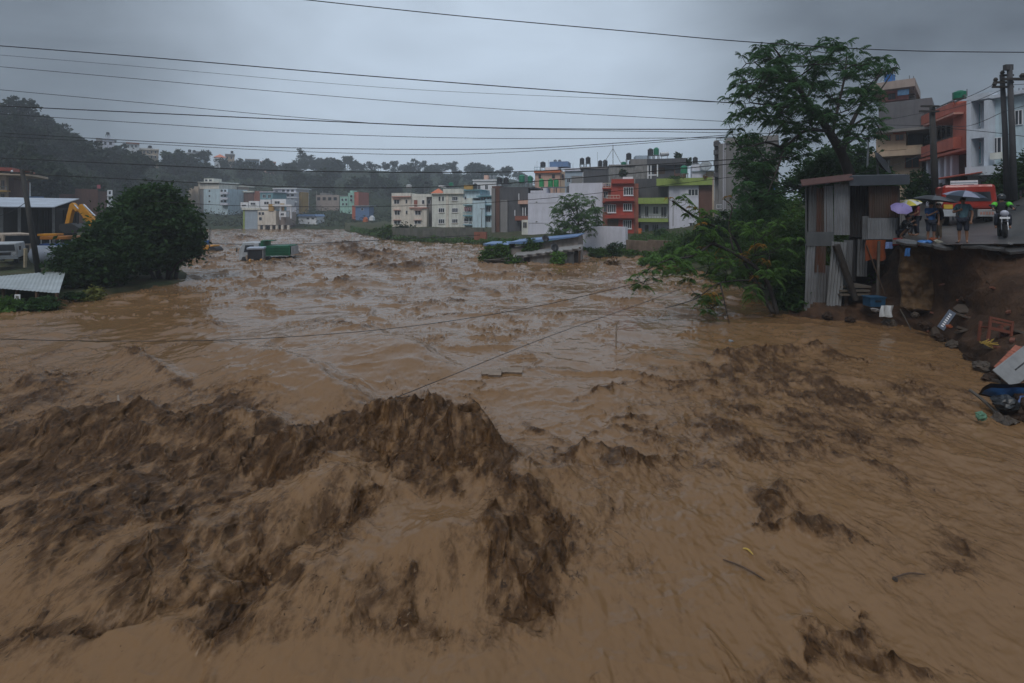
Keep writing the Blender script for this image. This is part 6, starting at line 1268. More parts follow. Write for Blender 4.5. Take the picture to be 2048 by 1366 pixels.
# tipper truck: cab at its left end, bed to the right, seen almost side on
tk = thing('tipper_truck', 'green tipper truck with a pale cab stranded in the flood behind the backhoe', 'tipper truck', (PX(530, 54), 54.2, -.85), R(6))
MB().box(-2.3, 2.6, -.4, .4, .75, 1.0).build('chassis', DK, tk)
pf = [(-.02, .95), (2.5, 1.05), (2.75, 2.05), (.35, 2.0), (.28, 2.45), (-.35, 2.5), (-.42, 2.2)]
M0 = Matrix.Translation((.1, 0, .25))
MB().prism([(-.02, .95), (2.55, 1.0), (2.72, 2.0), (-.02, 1.95)], -1.15, 1.15, M0).build('tipper_bed', TGREEN, tk)
MB().box(-.12, .1, -1.18, 1.18, 1.2, 2.72).build('headboard', TGREEN, tk)
for z_ in (1.45, 1.72, 1.98): MB().box(.12, 2.72, -1.22, -1.15, z_, z_ + .07).build('bed_rib', TGREEN, tk)
for x_ in (.15, 2.68): MB().box(x_, x_ + .1, -1.24, -1.16, 1.2, 2.32).build('bed_post', TGREEN, tk)
MB().box(2.85, 2.93, -1.1, 1.1, 1.3, 2.15).build('tailgate', CABW, tk)
MB().prism([(-2.25, .5), (-.3, .5), (-.3, 2.55), (-1.85, 2.6), (-2.25, 1.7)], -1.1, 1.1).build('cab', CABW, tk, bevel=.05)
MB().prism([(-1.75, 1.6), (-.8, 1.6), (-.8, 2.3), (-1.6, 2.3)], -1.13, -1.105).build('side_window', GLASS, tk); MB().box(-2.42, -2.36, -1.3, -1.12, 1.6, 2.05).build('mirror', DK, tk)
for x_ in (-1.5, 1.0, 1.95): 
    for y_ in (-.95, .95): wheel(tk, (x_, y_, .5), .5, .3, 'y')
MB().box(-.25, .9, -.5, .5, 2.68, 2.76).build('cab_guard', TGREEN, tk)
# backhoe loader in front of it, facing the viewer
bh = thing('backhoe_loader', 'backhoe loader with a glass cab and yellow arms in front of the tipper truck', 'backhoe loader', (PX(512, 50.5), 50.5, -.75), R(18))
MB().box(-.75, .75, -.5, 1.2, 1.95, 2.15).build('cab_roof', mat('cab_roof_grey', (.33, .38, .46), .45, .1, 2), bh, bevel=.04)
for x_ in (-.68, .62):
    for y_ in (-.42, 1.05): MB().box(x_, x_ + .07, y_, y_ + .07, .8, 1.95).build('cab_pillar', DK if x_ < 0 else CABW, bh)
MB().box(-.6, .61, -.40, -.37, 1.05, 1.9).build('cab_glass', GLASS, bh); MB().box(-.6, .61, 1.06, 1.09, 1.05, 1.9).build('cab_glass', mat('pale_glass', (.30, .34, .38), .2, .1, 2), bh)
MB().box(-.8, .8, -.6, 1.6, .2, .85).build('body', YELD, bh, bevel=.05); MB().box(-.25, .2, .2, .7, .85, 1.4).build('seat', DK, bh)
for x_ in (-.66, .32): MB().tube([(x_, -.75, .2), (x_ + .06, -.85, .75), (x_ + .28, -.65, 1.05)], .09, 6).build('loader_arm', YEL, bh)
MB().box(-.85, .85, -1.1, -.8, .1, .5).build('bucket', DK, bh)
for x_ in (-1.15, 1.0): wheel(bh, (x_, 1.0, .55), .65, .4); wheel(bh, (x_ * .9, -.5, .4), .42, .3)
MB().box(-1.0, -.78, .6, 1.2, .9, 1.35).build('fender', MUDW, bh)
# loader half hidden by the dense tree
ld = thing('road_roller', 'yellow machine with a blue cab sunk in the flood right of the dense tree', 'road roller', (PX(412, 66), 66, -.4), R(-10))
MB().box(-.3, 1.5, -.6, .6, .5, 1.15).build('body', YEL, ld, bevel=.08); MB().box(-1.15, -.35, -.65, .65, .4, 1.3).build('body', YEL, ld, bevel=.05); MB().box(-.8, .1, -.55, .55, 1.15, 1.7).build('cab', BLUEPL, ld, bevel=.04); MB().box(-.75, .05, -.6, .6, 1.72, 1.8).build('canopy', CABW, ld)
for x_ in (-.72, -.02): MB().box(x_, x_ + .06, -.5, -.44, 1.2, 2.2).build('cab_pillar', YEL, ld)
MB().lathe([(.62, -.65), (.65, -.6), (.65, .6), (.62, .65)], 18, M=Matrix.Translation((1.35, 0, .35)) @ Matrix.Rotation(R(90), 4, 'X')).build('drum', DK, ld); wheel(ld, (-.7, -.7, .4), .6, .35, 'y')
sp = MB().tube([P(419, 500, 64), P(420, 452, 64)], .06, 6).build('survey_pole', STEEL); tag(sp, 'thin dark pole standing in the flood beside the yellow machine', 'pole')
pk = MB().tube([P(902, 533, 48), P(903, 517, 48)], .05, 6).build('stake', WOODD); tag(pk, 'short dark stake sticking out of the flood left of the blue-roofed shed', 'stake')
# excavator behind the tree, arm folded
ex = thing('excavator', 'yellow excavator with folded arm half hidden by the dense tree', 'excavator', (PX(215, 44), 44.5, .35))
EO = ex.location
def arm(name, pts, w, m):
    """boom segment: outline in the picture plane pushed to a thickness"""
    q = [P(a, b, 44) - EO for a, b in pts]; MB().prism([(v.x, v.z) for v in q], -w / 2 - .5, w / 2 - .5).build(name, m, ex, bevel=.03)
arm('dipper_arm', [(132, 450), (137, 428), (142, 409), (147, 405), (152, 409), (158, 419), (155, 424), (149, 418), (145, 430), (141, 450)], .34, YEL)
arm('boom', [(158, 421), (162, 409), (167, 408), (190, 437), (205, 455), (205, 472), (190, 460), (176, 446), (166, 430)], .38, YEL)
MB().tube([P(167, 409, 43.3) - EO, P(190, 432, 43.3) - EO], .06, 8).build('ram', CHROME, ex); MB().tube([P(149, 410, 43.3) - EO, P(157, 418, 43.3) - EO], .05, 8).build('ram', CHROME, ex); MB().tube([P(156, 448, 43.3) - EO, P(156, 426, 43.3) - EO], .07, 8).build('ram', DK, ex)
q = [P(a, b, 44) - EO for a, b in ((127, 448), (150, 446), (166, 456), (160, 464), (136, 466), (126, 458))]; MB().prism([(v.x, v.z) for v in q], -.9, .1).build('bucket', DK, ex)
MB().box(-.6, 2.4, -.8, 1.4, .9, 2.2).build('body', YEL, ex, bevel=.06); MB().box(-.7, .3, -.9, .1, 1.0, 2.6).build('cab', GLASS, ex, bevel=.05)
for y_ in (-.9, .9): MB().prism([(-1.4, .3), (-1.1, 0), (1.6, 0), (1.9, .3), (1.6, .75), (-1.1, .75)], y_, y_ + .5).build('track', DK, ex)
# vehicles in the yard
def truck(name, label, px, py, Y, w, h, d, m, rot, cat='truck', canopy=None):
    o = thing(name, label, cat, P(px, py, Y), rot + fc(px))
    MB().prism([(-w / 2, .35), (w / 2, .35), (w / 2, h * .62), (w / 2 - .08, h), (-w / 2 + .08, h), (-w / 2, h * .62)], 0, d).build('cab', m, o, bevel=.06)
    MB().prism([(-w / 2 + .12, h * .62), (w / 2 - .12, h * .62), (w / 2 - .18, h * .93), (-w / 2 + .18, h * .93)], -.02, .03).build('windscreen', GLASS, o); MB().box(-w / 2 - .03, w / 2 + .03, -.12, .05, .3, .52).build('bumper', GREYPL, o); MB().box(-w * .3, w * .3, -.03, .02, .58, h * .55).build('grille', DK, o)
    for s_ in (-1, 1):
        MB().lathe([(.03, -.02), (.12, 0), (.12, .05)], 10, M=Matrix.Translation((s_ * w * .4, .03, .66)) @ Matrix.Rotation(R(90), 4, 'X')).build('headlight', CHROME, o); wheel(o, (s_ * (w / 2 - .15), .8, .32), .36, .25); wheel(o, (s_ * (w / 2 - .15), d - .6, .32), .36, .25)
        MB().box(s_ * (w / 2 + .12) - .05, s_ * (w / 2 + .12) + .05, .1, .16, h * .65, h * .85).build('mirror', DK, o)
    return o
truck('pickup_truck', 'white pickup facing the river at the left edge of the yard', 2, 527, 38, 1.75, 1.45, 3.8, CABW, R(-8), 'pickup')
truck('parked_truck', 'dark-windowed pale truck parked in the metal shed behind the white pickup', 38, 520, 42, 1.95, 2.1, 4.5, MUDW, R(10))
bt = thing('decorated_truck', 'blue truck side with orange painted panels under the shed', 'truck', P(78, 512, 43.5), R(20))
MB().box(0, 2.4, 0, 1.6, .5, 1.0).build('body', mat('truck_blue', (.02, .07, .25), .45, .2, 2), bt, bevel=.03); MB().box(.05, 2.35, 0, 1.6, 1.35, 1.62).build('roof_panel', YELD, bt, bevel=.03); MB().box(-.2, 1.1, .2, 1.5, 1.66, 1.82).build('roof_rack', YEL, bt)
for x_ in (.1, .7, 1.35, 2.2): MB().box(x_, x_ + .06, 0, .06, 1.0, 1.35).build('pillar', CABW, bt)
for k, x_ in enumerate((.3, .75, 1.5)): MB().ball((x_ + .2, -.01, .72), (.22, .02, .12), 10, 5).build('painted_flower', YEL, bt)
for x_ in (.5, 1.9): wheel(bt, (x_, .1, .32), .36, .25, 'y')
tkk = thing('fuel_tank', 'big grey steel cylinder lying in the yard in front of the dense tree', 'steel cylinder', P(96, 530, 39)); M = Matrix.Translation((.1, 0, .75)) @ Matrix.Rotation(R(90), 4, 'Y')
MB().lathe([(.3, -1.0), (.68, -.95), (.70, -.9), (.70, .9), (.68, .95), (.3, 1.0)], 18, M=M).build('shell', mat('grey_steel', (.16, .18, .22), .45, .2, 2), tkk, True)
for x_ in (-.6, .7): MB().box(x_ - .06, x_ + .06, -.4, .4, -.2, .25).build('cradle', DK, tkk)
pb = MB().tube([P(50, 535, 35), P(51, 497, 35)], [.09, .11], 7).build('post', mat('pale_post', (.34, .28, .19), .8, .2, 4)); tag(pb, 'pale yellow post standing left of the wooden pole', 'post')

# red truck on the road
rt = thing('red_truck', 'bright red truck parked nose-on behind the umbrellas on the road', 'truck', P(1936, 447, 27), fc(1936) + R(6))
MB().prism([(-1.05, .75), (1.05, .75), (1.12, 1.2), (1.04, 2.0), (-1.0, 2.0), (-1.1, 1.2)], 0, 3.2).build('cab', REDV, rt, bevel=.12); MB().box(-1.0, 1.05, 3.25, 4.5, 1.1, 2.05).build('body', REDV, rt, bevel=.05)
MB().prism([(-.9, 1.15), (.9, 1.15), (.85, 1.62), (-.85, 1.62)], -.03, .05).build('windscreen', GLASS, rt); MB().box(-1.1, -.5, -.18, .1, .35, .72).build('bumper', CABW, rt, bevel=.03); MB().box(.35, 1.05, -.18, .1, .35, .72).build('bumper', CABW, rt, bevel=.03); MB().box(-.5, .35, -.1, .2, .3, .7).build('grille', DK, rt)
MB().box(-.98, -.62, -.2, -.16, .76, .98).build('number_plate', mat('plate_yellow', (.52, .36, .04), .5), rt); MB().ball((-1.12, -.02, 1.15), (.14, .1, .22), 8, 6).build('mirror', CREAM, rt)
for k in range(5): MB().box(.45 + k * .11, .52 + k * .11, -.195, -.17, .46, .6).build('bumper_mark', PINKB, rt)
for s_ in (-1, 1): wheel(rt, (s_ * .85, .7, .3), .42, .28); wheel(rt, (s_ * .85, 3.4, .3), .42, .28)
# sign board above it
sb = thing('shop_sign', 'white and red shop sign with dark lettering above the red truck', 'sign', P(1928, 382, 31), fc(1928))
MB().box(-.62, .62, 0, .06, 0, .62).build('board', WHITEP, sb); MB().box(-.61, -.2, -.012, -.002, .02, .36).build('red_panel', mat('sign_red', (.36, .02, .03), .6), sb); MB().box(-.6, .6, -.012, -.002, .47, .52).build('stripe', BLUEG, sb)
SGD = mat('sign_dark', (.03, .03, .05), .6)
b = MB()
for pts in ([(-.16, .36), (.0, .36), (-.1, .06)], [(.02, .34), (.04, .1), (.12, .2), (.02, .24)], [(.16, .36), (.16, .08)], [(.16, .22), (.26, .3), (.24, .1)], [(.3, .36), (.3, .08)], [(.3, .25), (.4, .2), (.36, .1)], [(-.05, .375), (.45, .375)]):
    b.tube([(x, -.012, z) for x, z in pts], .014, 5)
b.build('lettering', SGD, sb)
for x_ in (-.5, .5): MB().box(x_ - .04, x_ + .04, .07, .13, -2.2, .6).build('post', STEEL, sb)

# ------------------------------------------------------------------ people
SKIN = mat('skin', (.20, .105, .065), .6, .12, 6); HAIR = mat('black_hair', (.010, .009, .009), .5, .2, 8)
def skin_mesh(name, verts, edges, radii, m, parent, sub=1, root=0):
    me = bpy.data.meshes.new(name); me.from_pydata([tuple(v) for v in verts], edges, []); me.update()
    o = bpy.data.objects.new(name, me); COL.objects.link(o); o.parent = parent
    me.materials.append(m)
    o.modifiers.new('skin', 'SKIN').use_smooth_shade = True
    sv = me.skin_vertices[0].data
    for i, r in enumerate(radii): sv[i].radius = r if isinstance(r, tuple) else (r, r)
    sv[root].use_root = True
    s_ = o.modifiers.new('smooth', 'SUBSURF'); s_.levels = sub; s_.render_levels = sub
    return o
def person(label, loc, rotz0, hgt, shirt, lower, pose='stand', long_legs=False, right=None, left=None, hair=HAIR, group=None, sleeves=True, legpose=None, helmet=None, arm_m=None):
    """hands given as local points (for a 1.7 m body); the figure faces -Y"""
    rotz = rotz0 - math.atan2(loc[0], loc[1])
    o = thing('person', label, 'person', loc, rotz, group); s = hgt / 1.7; o.scale = (s, s, s)
    sit = pose == 'sit'
    pz = .60 if sit else .93
    J = dict(pel=(0, 0, pz), wai=(0, .01, pz + .14), che=(0, 0, pz + .36), nk=(0, .0, pz + .52), hd0=(0, -.01, pz + .585), hd1=(0, -.015, pz + .655), hd2=(0, -.005, pz + .735),
             sr=(-.17, 0, pz + .455), sl=(.17, 0, pz + .455), hr=(-.09, 0, pz - .05), hl=(.09, 0, pz - .05))
    if sit: J.update(kr=(-.17, -.40, pz - .02), kl=(.17, -.40, pz - .02), ar=(-.2, -.34, .14), al=(.2, -.34, .14), tr=(-.2, -.48, .10), tl=(.2, -.48, .10))
    elif pose == 'crouch': J.update(kr=(-.14, -.3, .45), kl=(.14, -.3, .45), ar=(-.12, -.02, .08), al=(.12, -.02, .08), tr=(-.12, -.14, .03), tl=(.12, -.14, .03))
    else: J.update(kr=(-.10, -.03, .49), kl=(.10, -.01, .49), ar=(-.11, .02, .09), al=(.11, .03, .09), tr=(-.125, -.13, .035), tl=(.125, -.12, .035))
    if pose == 'crouch':
        for k in ('pel', 'wai', 'che', 'nk', 'hd0', 'hd1', 'hd2', 'sr', 'sl', 'hr', 'hl'): x, y, z = J[k]; J[k] = (x, y - (z - .9) * .45, z - .62)
    right = right or (-.24, -.08, pz - .08); left = left or (.24, -.08, pz - .08)
    def elbow(sh_, hd, side):
        a, b = Vector(sh_), Vector(hd); d = b - a; L = min(d.length, .565); b2 = a + d.normalized() * L; mid = (a + b2) / 2; off = math.sqrt(max(0, .285 ** 2 - (L / 2) ** 2))
        v = Vector((side * .8, .5, -.7)); v = v - d.normalized() * v.dot(d.normalized()); return mid + v.normalized() * off, b2
    er, wr = elbow(J['sr'], right, -1); el, wl_ = elbow(J['sl'], left, 1)
    V, E, Rr, ix = [], [], [], {}
    def add(k, p, r, par=None):
        ix[k] = len(V); V.append(Vector(p)); Rr.append(r)
        if par: E.append((ix[par], ix[k]))
    add('pel', J['pel'], (.135, .105)); add('wai', J['wai'], (.125, .095), 'pel'); add('che', J['che'], (.15, .105), 'wai'); add('nk', J['nk'], (.055, .058), 'che'); add('hd0', J['hd0'], (.062, .075), 'nk'); add('hd1', J['hd1'], (.078, .095), 'hd0'); add('hd2', J['hd2'], (.068, .085), 'hd1')
    for sd_, sh_, e_, w_ in (('r', 'sr', er, wr), ('l', 'sl', el, wl_)):
        add('s' + sd_, J[sh_], .06, 'che'); add('e' + sd_, e_, .042, 's' + sd_); add('w' + sd_, w_, .027, 'e' + sd_)
        d = (Vector(w_) - Vector(e_)).normalized(); sx_ = -1 if sd_ == 'r' else 1; side = Vector((0, 1, 0)).cross(d); side = side.normalized() if side.length > .2 else Vector((1, 0, 0)); fwd = d.cross(side).normalized()
        add('p' + sd_, Vector(w_) + d * .07, (.036, .020), 'w' + sd_)
        for k in range(4):
            bse = Vector(V[ix['p' + sd_]]) + d * .035 + side * (.026 * (k - 1.5)); L = (.062, .074, .070, .054)[k]
            add(f'f{k}a{sd_}', bse, .0095, 'p' + sd_); add(f'f{k}b{sd_}', bse + d * L * .55 - fwd * L * .25, .0085, f'f{k}a{sd_}'); add(f'f{k}c{sd_}', bse + d * L * .7 - fwd * L * .7, .007, f'f{k}b{sd_}')
        tb = Vector(w_) + d * .04 + side * .036; add('t1' + sd_, tb, .011, 'p' + sd_); add('t2' + sd_, tb + d * .035 + side * .022 - fwd * .02, .009, 't1' + sd_)
    for q in 'rl':
        add('h' + q, J['h' + q], .088, 'pel'); add('k' + q, J['k' + q], .056, 'h' + q); m_ = (Vector(J['k' + q]) * .65 + Vector(J['a' + q]) * .35) + Vector((0, .02, 0)); add('c' + q, m_, .055, 'k' + q); add('a' + q, J['a' + q], .036, 'c' + q); add('t' + q, J['t' + q], (.045, .026), 'a' + q)
    skin_mesh('body', V, E, Rr, SKIN, o, 2)
    hc = Vector(J['hd1'])
    # face: nose, eyes, ears
    fb = MB(); fb.ball(hc + Vector((0, -.098, -.01)), (.014, .02, .022), 6, 5); 
    for s_ in (-1, 1): fb.ball(hc + Vector((s_ * .08, .005, -.005)), (.012, .022, .032), 6, 5)
    fb.build('nose_and_ears', SKIN, o, True); eb = MB()
    for s_ in (-1, 1): eb.ball(hc + Vector((s_ * .032, -.088, .012)), (.013, .008, .008), 6, 4)
    eb.build('eyes', HAIR, o); MB().ball(hc + Vector((0, -.088, -.048)), (.024, .008, .006), 6, 4).build('mouth', mat('lips', (.16, .06, .05), .6), o)
    if helmet is None: MB().ball(hc + Vector((0, .018, .035)), (.092, .105, .085), 12, 8).build('hair', hair, o, True)
    # clothes follow the joints, a little thicker
    def sub_skin(name, keys, edges, grow, m, root=0):
        vs = []; rs_ = []
        for k in keys:
            if isinstance(k, tuple): a, b, t = k; vs.append(V[ix[a]].lerp(V[ix[b]], t)); ra, rb = Rr[ix[a]], Rr[ix[b]]; ra = ra[0] if isinstance(ra, tuple) else ra; rb = rb[0] if isinstance(rb, tuple) else rb; rs_.append(ra + (rb - ra) * t + grow)
            else: r = Rr[ix[k]]; vs.append(V[ix[k]]); rs_.append((r[0] + grow, r[1] + grow) if isinstance(r, tuple) else r + grow)
        return skin_mesh(name, vs, edges, rs_, m, o, 1, root)
    t_ = .75 if sleeves is True else (1.95 if sleeves == 'long' else .3)
    if sleeves == 'long': sub_skin('jacket', [('pel', 'wai', .0), 'wai', 'che', ('che', 'nk', .75), 'sr', 'er', ('er', 'wr', .9), 'sl', 'el', ('el', 'wl', .9)], [(0, 1), (1, 2), (2, 3), (2, 4), (4, 5), (5, 6), (2, 7), (7, 8), (8, 9)], .024, shirt, 1)
    else: sub_skin('shirt', [('pel', 'wai', .0), 'wai', 'che', ('che', 'nk', .75), 'sr', ('sr', 'er', t_), 'sl', ('sl', 'el', t_)], [(0, 1), (1, 2), (2, 3), (2, 4), (4, 5), (2, 6), (6, 7)], .022, shirt, 1)
    e1 = .92 if long_legs else .08
    sub_skin('trousers' if long_legs else 'shorts', ['pel', 'hr', 'kr', ('kr', 'ar', e1), 'hl', 'kl', ('kl', 'al', e1)], [(0, 1), (1, 2), (2, 3), (0, 4), (4, 5), (5, 6)], .026, lower)
    if helmet:
        MB().ball(hc + Vector((0, .01, .03)), (.125, .14, .13), 14, 9).build('helmet', helmet, o, True); MB().prism([(-.095, -.04), (.095, -.04), (.1, .06), (-.1, .06)], -.135, -.09, Matrix.Translation(hc)).build('visor', GLASS, o)
    if arm_m:
        for e_, s2 in (('er', 'sr'), ('el', 'sl')):
            a, b = V[ix[s2]], V[ix[e_]]; MB().tube([a.lerp(b, .25), a.lerp(b, .6), a.lerp(b, .95)], [.088, .092, .078], 10).build('sleeve_guard', arm_m, o, True)
    o['hand_r'] = list(wr * s); o['hand_l'] = list(wl_ * s)
    return o
def umbrella(label, base, top, r, m1, m2, n=8, tilt=(0, 0), group=None, drop=.32):
    """shaft from the hand to the crown; panels alternate two cloths"""
    o = thing('umbrella', label, 'umbrella', base, 0, group); t = Vector(top) - Vector(base); M = Matrix.Translation(t) @ Matrix.Rotation(tilt[0], 4, 'X') @ Matrix.Rotation(tilt[1], 4, 'Y')
    prof = lambda q: -r * drop * (q ** 1.9)
    for k in range(n):
        b = MB(); a0, a1 = 2 * math.pi * k / n, 2 * math.pi * (k + 1) / n; vs = []
        for th in (0, -.006):
            for i in range(7):
                q = .02 + .98 * i / 6
                for j in range(5):
                    u = j / 4; a = a0 + (a1 - a0) * u; rr = r * q * (1 - .07 * math.sin(u * math.pi) * q); vs.append(M @ Vector((math.cos(a) * rr, math.sin(a) * rr, prof(q) + th + .02 * r * math.sin(u * math.pi) * q)))
        fs = []
        for i in range(6):
            for j in range(4): c = i * 5 + j; fs += [(c, c + 5, c + 6, c + 1), (35 + c + 1, 35 + c + 6, 35 + c + 5, 35 + c)]
        b.add(vs, fs).build('panel', m1 if k % 2 == 0 else m2, o, True)
    for k in range(n):
        a = 2 * math.pi * k / n; MB().tube([M @ Vector((math.cos(a) * r * q, math.sin(a) * r * q, prof(q) - .014)) for q in (.03, .4, .7, 1.0)], .004, 4).build('rib', STEEL, o)
    MB().tube([(0, 0, -.12), M @ Vector((0, 0, .06))], .009, 6).build('shaft', STEEL, o); MB().tube([(0, 0, -.14), (0, 0, .06)], .017, 7).build('handle', DK, o)
    return o
def gpt(px, Y, z): return Vector((PX(px, Y), Y, z))
UMB_B = mat('umbrella_black', (.014, .015, .018), .6, .2, 3); UMB_G = mat('umbrella_grey', (.055, .060, .068), .6, .2, 3); UMB_N = mat('umbrella_navy', (.020, .032, .055), .6, .2, 3); UMB_L = mat('umbrella_lilac_grey', (.19, .20, .27), .6, .2, 3); UMB_Y = mat('umbrella_yellow', (.42, .36, .05), .6, .2, 3); UMB_W = mat('umbrella_white', (.46, .46, .46), .6, .2, 3); UMB_P = mat('umbrella_purple', (.19, .155, .33), .6, .2, 3)
NAVY = mat('navy_cloth', (.014, .018, .030), .9, .3, 6); TEALS = mat('teal_shirt', (.06, .12, .15), .9, .35, 4, stretch=(3, 1, .4)); BLUES = mat('blue_shirt', (.02, .065, .17), .9, .25, 6); GREYS = mat('grey_shirt', (.12, .14, .18), .9, .25, 6); GREYT = mat('grey_trousers', (.10, .10, .11), .9, .25, 6); MAROON = mat('maroon_shirt', (.17, .035, .045), .9, .25, 6); TAN = mat('tan_trousers', (.17, .125, .085), .9, .25, 6); NEON = mat('neon_green', (.08, .42, .03), .7, .15, 8); BLKJ = mat('black_jacket', (.010, .010, .013), .8, .3, 6)

def hold(px, Y, z, label, hgt, rz, shirt, lower, hand, right_hand=True, **k):
    p = person(label, gpt(px, Y, z), rz, hgt, shirt, lower, **({'right': hand} if right_hand else {'left': hand}), **k)
    h = Vector(p['hand_r' if right_hand else 'hand_l']); h = rotz_m(p.rotation_euler[2]) @ h; return p, Vector(p.location) + h
p, h = hold(1926, 18.3, 3.52, 'person in shorts and a teal and dark shirt standing at the broken road edge', 1.60, R(-5), TEALS, NAVY, (-.08, -.24, 1.22))
umbrella('dark umbrella with a lilac-grey top held by the person at the broken road edge', h, (PX(1931, 18.3), 18.3, PZ(381, 18.3)), .62, UMB_N, UMB_L, tilt=(R(8), R(4)))
p, h = hold(1862, 20.6, 3.43, 'person in a blue shirt and dark shorts under the wide black umbrella', 1.58, R(15), BLUES, NAVY, (.06, -.22, 1.25))
umbrella('wide black and grey umbrella tilted over the person in the blue shirt', h, (PX(1871, 20.6), 20.6, PZ(391, 20.6)), .74, UMB_B, UMB_G, tilt=(R(4), R(7)), drop=.28)
p, h = hold(1821, 23.4, 3.58, 'person in a grey shirt and pale trousers under the white and yellow umbrella', 1.58, R(60), GREYS, GREYT, (-.05, -.22, 1.22), long_legs=True)
umbrella('white and yellow umbrella with a lilac panel beside the tin hut', h, (PX(1816, 23.2), 23.2, PZ(400, 23.2)), .50, UMB_W, UMB_Y, tilt=(R(10), R(-14)))
person('person in a maroon shirt and dark trousers behind the one in grey', gpt(1833, 23.0, 3.58), R(-70), 1.55, MAROON, NAVY, long_legs=True, right=(-.1, -.28, 1.0), left=(.14, -.26, 1.0))
person('person in black crouching at the hut corner under the purple umbrella', gpt(1801, 22.6, 3.50), R(70), 1.6, BLKJ, NAVY, pose='crouch', sleeves='long', right=(-.2, -.5, .75), left=(.2, -.45, .6))
umbrella('purple umbrella lying tilted against the hut corner', gpt(1802, 22.2, 4.1), (PX(1804, 22.1), 22.1, PZ(412, 22.1)), .40, UMB_P, UMB_P, tilt=(R(38), R(-12)))
person('person in tan trousers walking behind the wide black umbrella', gpt(1877, 21.2, 3.50), R(-60), 1.50, BLKJ, TAN, long_legs=True, sleeves='long', right=(-.2, -.25, .95))
person('person in red walking up the sloping road at the right edge', gpt(2046, 30.5, 5.45), R(160), 1.6, CL_RED, NAVY, long_legs=True)
# motorcyclist
MP = gpt(2005, 19.8, 3.64)
mc = thing('motorcycle', 'black motorcycle coming nose-on down the road', 'motorcycle', MP, R(6) + fc(2005))
MB().lathe([(.17, -.05), (.27, -.055), (.30, 0), (.27, .055), (.17, .05)], 20, M=Matrix.Translation((0, -.62, .30)) @ Matrix.Rotation(R(90), 4, 'Y')).build('wheel', RUB, mc, True); MB().lathe([(.17, -.06), (.28, -.065), (.30, 0), (.28, .065), (.17, .06)], 20, M=Matrix.Translation((0, .62, .30)) @ Matrix.Rotation(R(90), 4, 'Y')).build('wheel', RUB, mc, True)
MB().tube([(0, .6, .35), (0, .2, .45), (0, -.1, .75)], [.06, .15, .12], 8).build('frame', DK, mc, True); MB().ball((0, -.08, .85), (.15, .28, .13), 12, 8).build('fuel_tank', BLKJ, mc, True); MB().ball((0, .4, .82), (.15, .38, .07), 10, 6).build('seat', DK, mc, True)
for s_ in (-1, 1):
    MB().tube([(s_ * .08, -.62, .3), (s_ * .08, -.42, .95)], .024, 7).build('fork', CHROME, mc); MB().tube([(s_ * .05, -.4, 1.0), (s_ * .32, -.34, 1.04)], .017, 6).build('handlebar', DK, mc); MB().tube([(s_ * .3, -.36, 1.05), (s_ * .36, -.38, 1.18)], .008, 5).build('mirror_arm', DK, mc); MB().ball((s_ * .37, -.39, 1.22), (.06, .02, .04), 8, 5).build('mirror', DK, mc)
MB().ball((0, -.52, .92), (.13, .09, .12), 12, 8).build('headlight', mat('lamp_glass', (.35, .36, .42), .15, .1, 3), mc, True); MB().box(-.14, .14, -.62, -.60, .72, .79).build('number_plate', WHITEP, mc); MB().box(-.07, .07, -.9, -.35, .60, .63).build('mudguard', DK, mc); MB().tube([(.14, .1, .3), (.18, .8, .36)], .045, 8).build('exhaust', CHROME, mc)
rid = person('rider in a black jacket with bright green arm guards and a helmet on the motorcycle', MP + rotz_m(R(6) + fc(2005)) @ Vector((0, .30, .28)), R(6), 1.68, BLKJ, NAVY, pose='sit', sleeves='long', long_legs=True, right=(-.30, -.58, .80), left=(.30, -.58, .80), helmet=mat('helmet_black', (.012, .012, .014), .25, .1, 3, coat=.4), arm_m=NEON)

# ------------------------------------------------------------------ things lying on the broken bank and afloat
def rubble(name, label, cat, px, py, Y, r, m, seed, flat=.5):
    rg = random.Random(seed); b = MB()
    b.ball((0, 0, 0), (r, r * .8, r * flat), 16, 10); b.v = [(q[0] * (1 + .35 * mnoise.noise(Vector(q) * 6 / r + Vector((seed, 3, 1)))), q[1] * (1 + .35 * mnoise.noise(Vector(q) * 6 / r)), q[2]) for q in b.v]; b.v = [(x * (1 + .45 * mnoise.noise(Vector((x, y, z)) * 3 / r + Vector((seed, 0, 0)))), y * (1 + .45 * mnoise.noise(Vector((y, z, x)) * 3 / r)), z * (1 + .5 * mnoise.noise(Vector((z, x, y)) * 3 / r))) for x, y, z in b.v]
    o = b.build(name, m); o.location = P(px, py, Y); o.rotation_euler = (rg.uniform(-.3, .3), rg.uniform(-.3, .3), rg.random() * 6); return tag(o, label, cat)
LIT = thing('tarp', 'crumpled blue tarpaulin lying on the road edge by the blue-shirted person', 'tarpaulin', gpt(1850, 19.9, 3.44)); bb = MB().ball((0, 0, .03), (.26, .2, .07), 14, 7); bb.v = [(x, y, z + .03 * math.sin(x * 31 + y * 17)) for x, y, z in bb.v]; bb.build('sheet', CL_TARP, LIT, True)
rubble('sack', 'pale sack of litter beside the blue tarpaulin', 'sack', 1877, 484, 19.6, .16, mat('sack', (.36, .33, .26), .9, .3, 8), 2); rubble('bag', 'small red bag on the road edge left of the blue tarpaulin', 'bag', 1839, 488, 20.2, .12, CL_RED, 3); rubble('sack', 'brown sack lying by the red bag', 'sack', 1866, 479, 20.4, .15, CL_OR, 5); rubble('cement_bag', 'torn white bag below the hut among the rubble', 'bag', 1750, 620, 21.3, .2, GREYC, 7, .4)
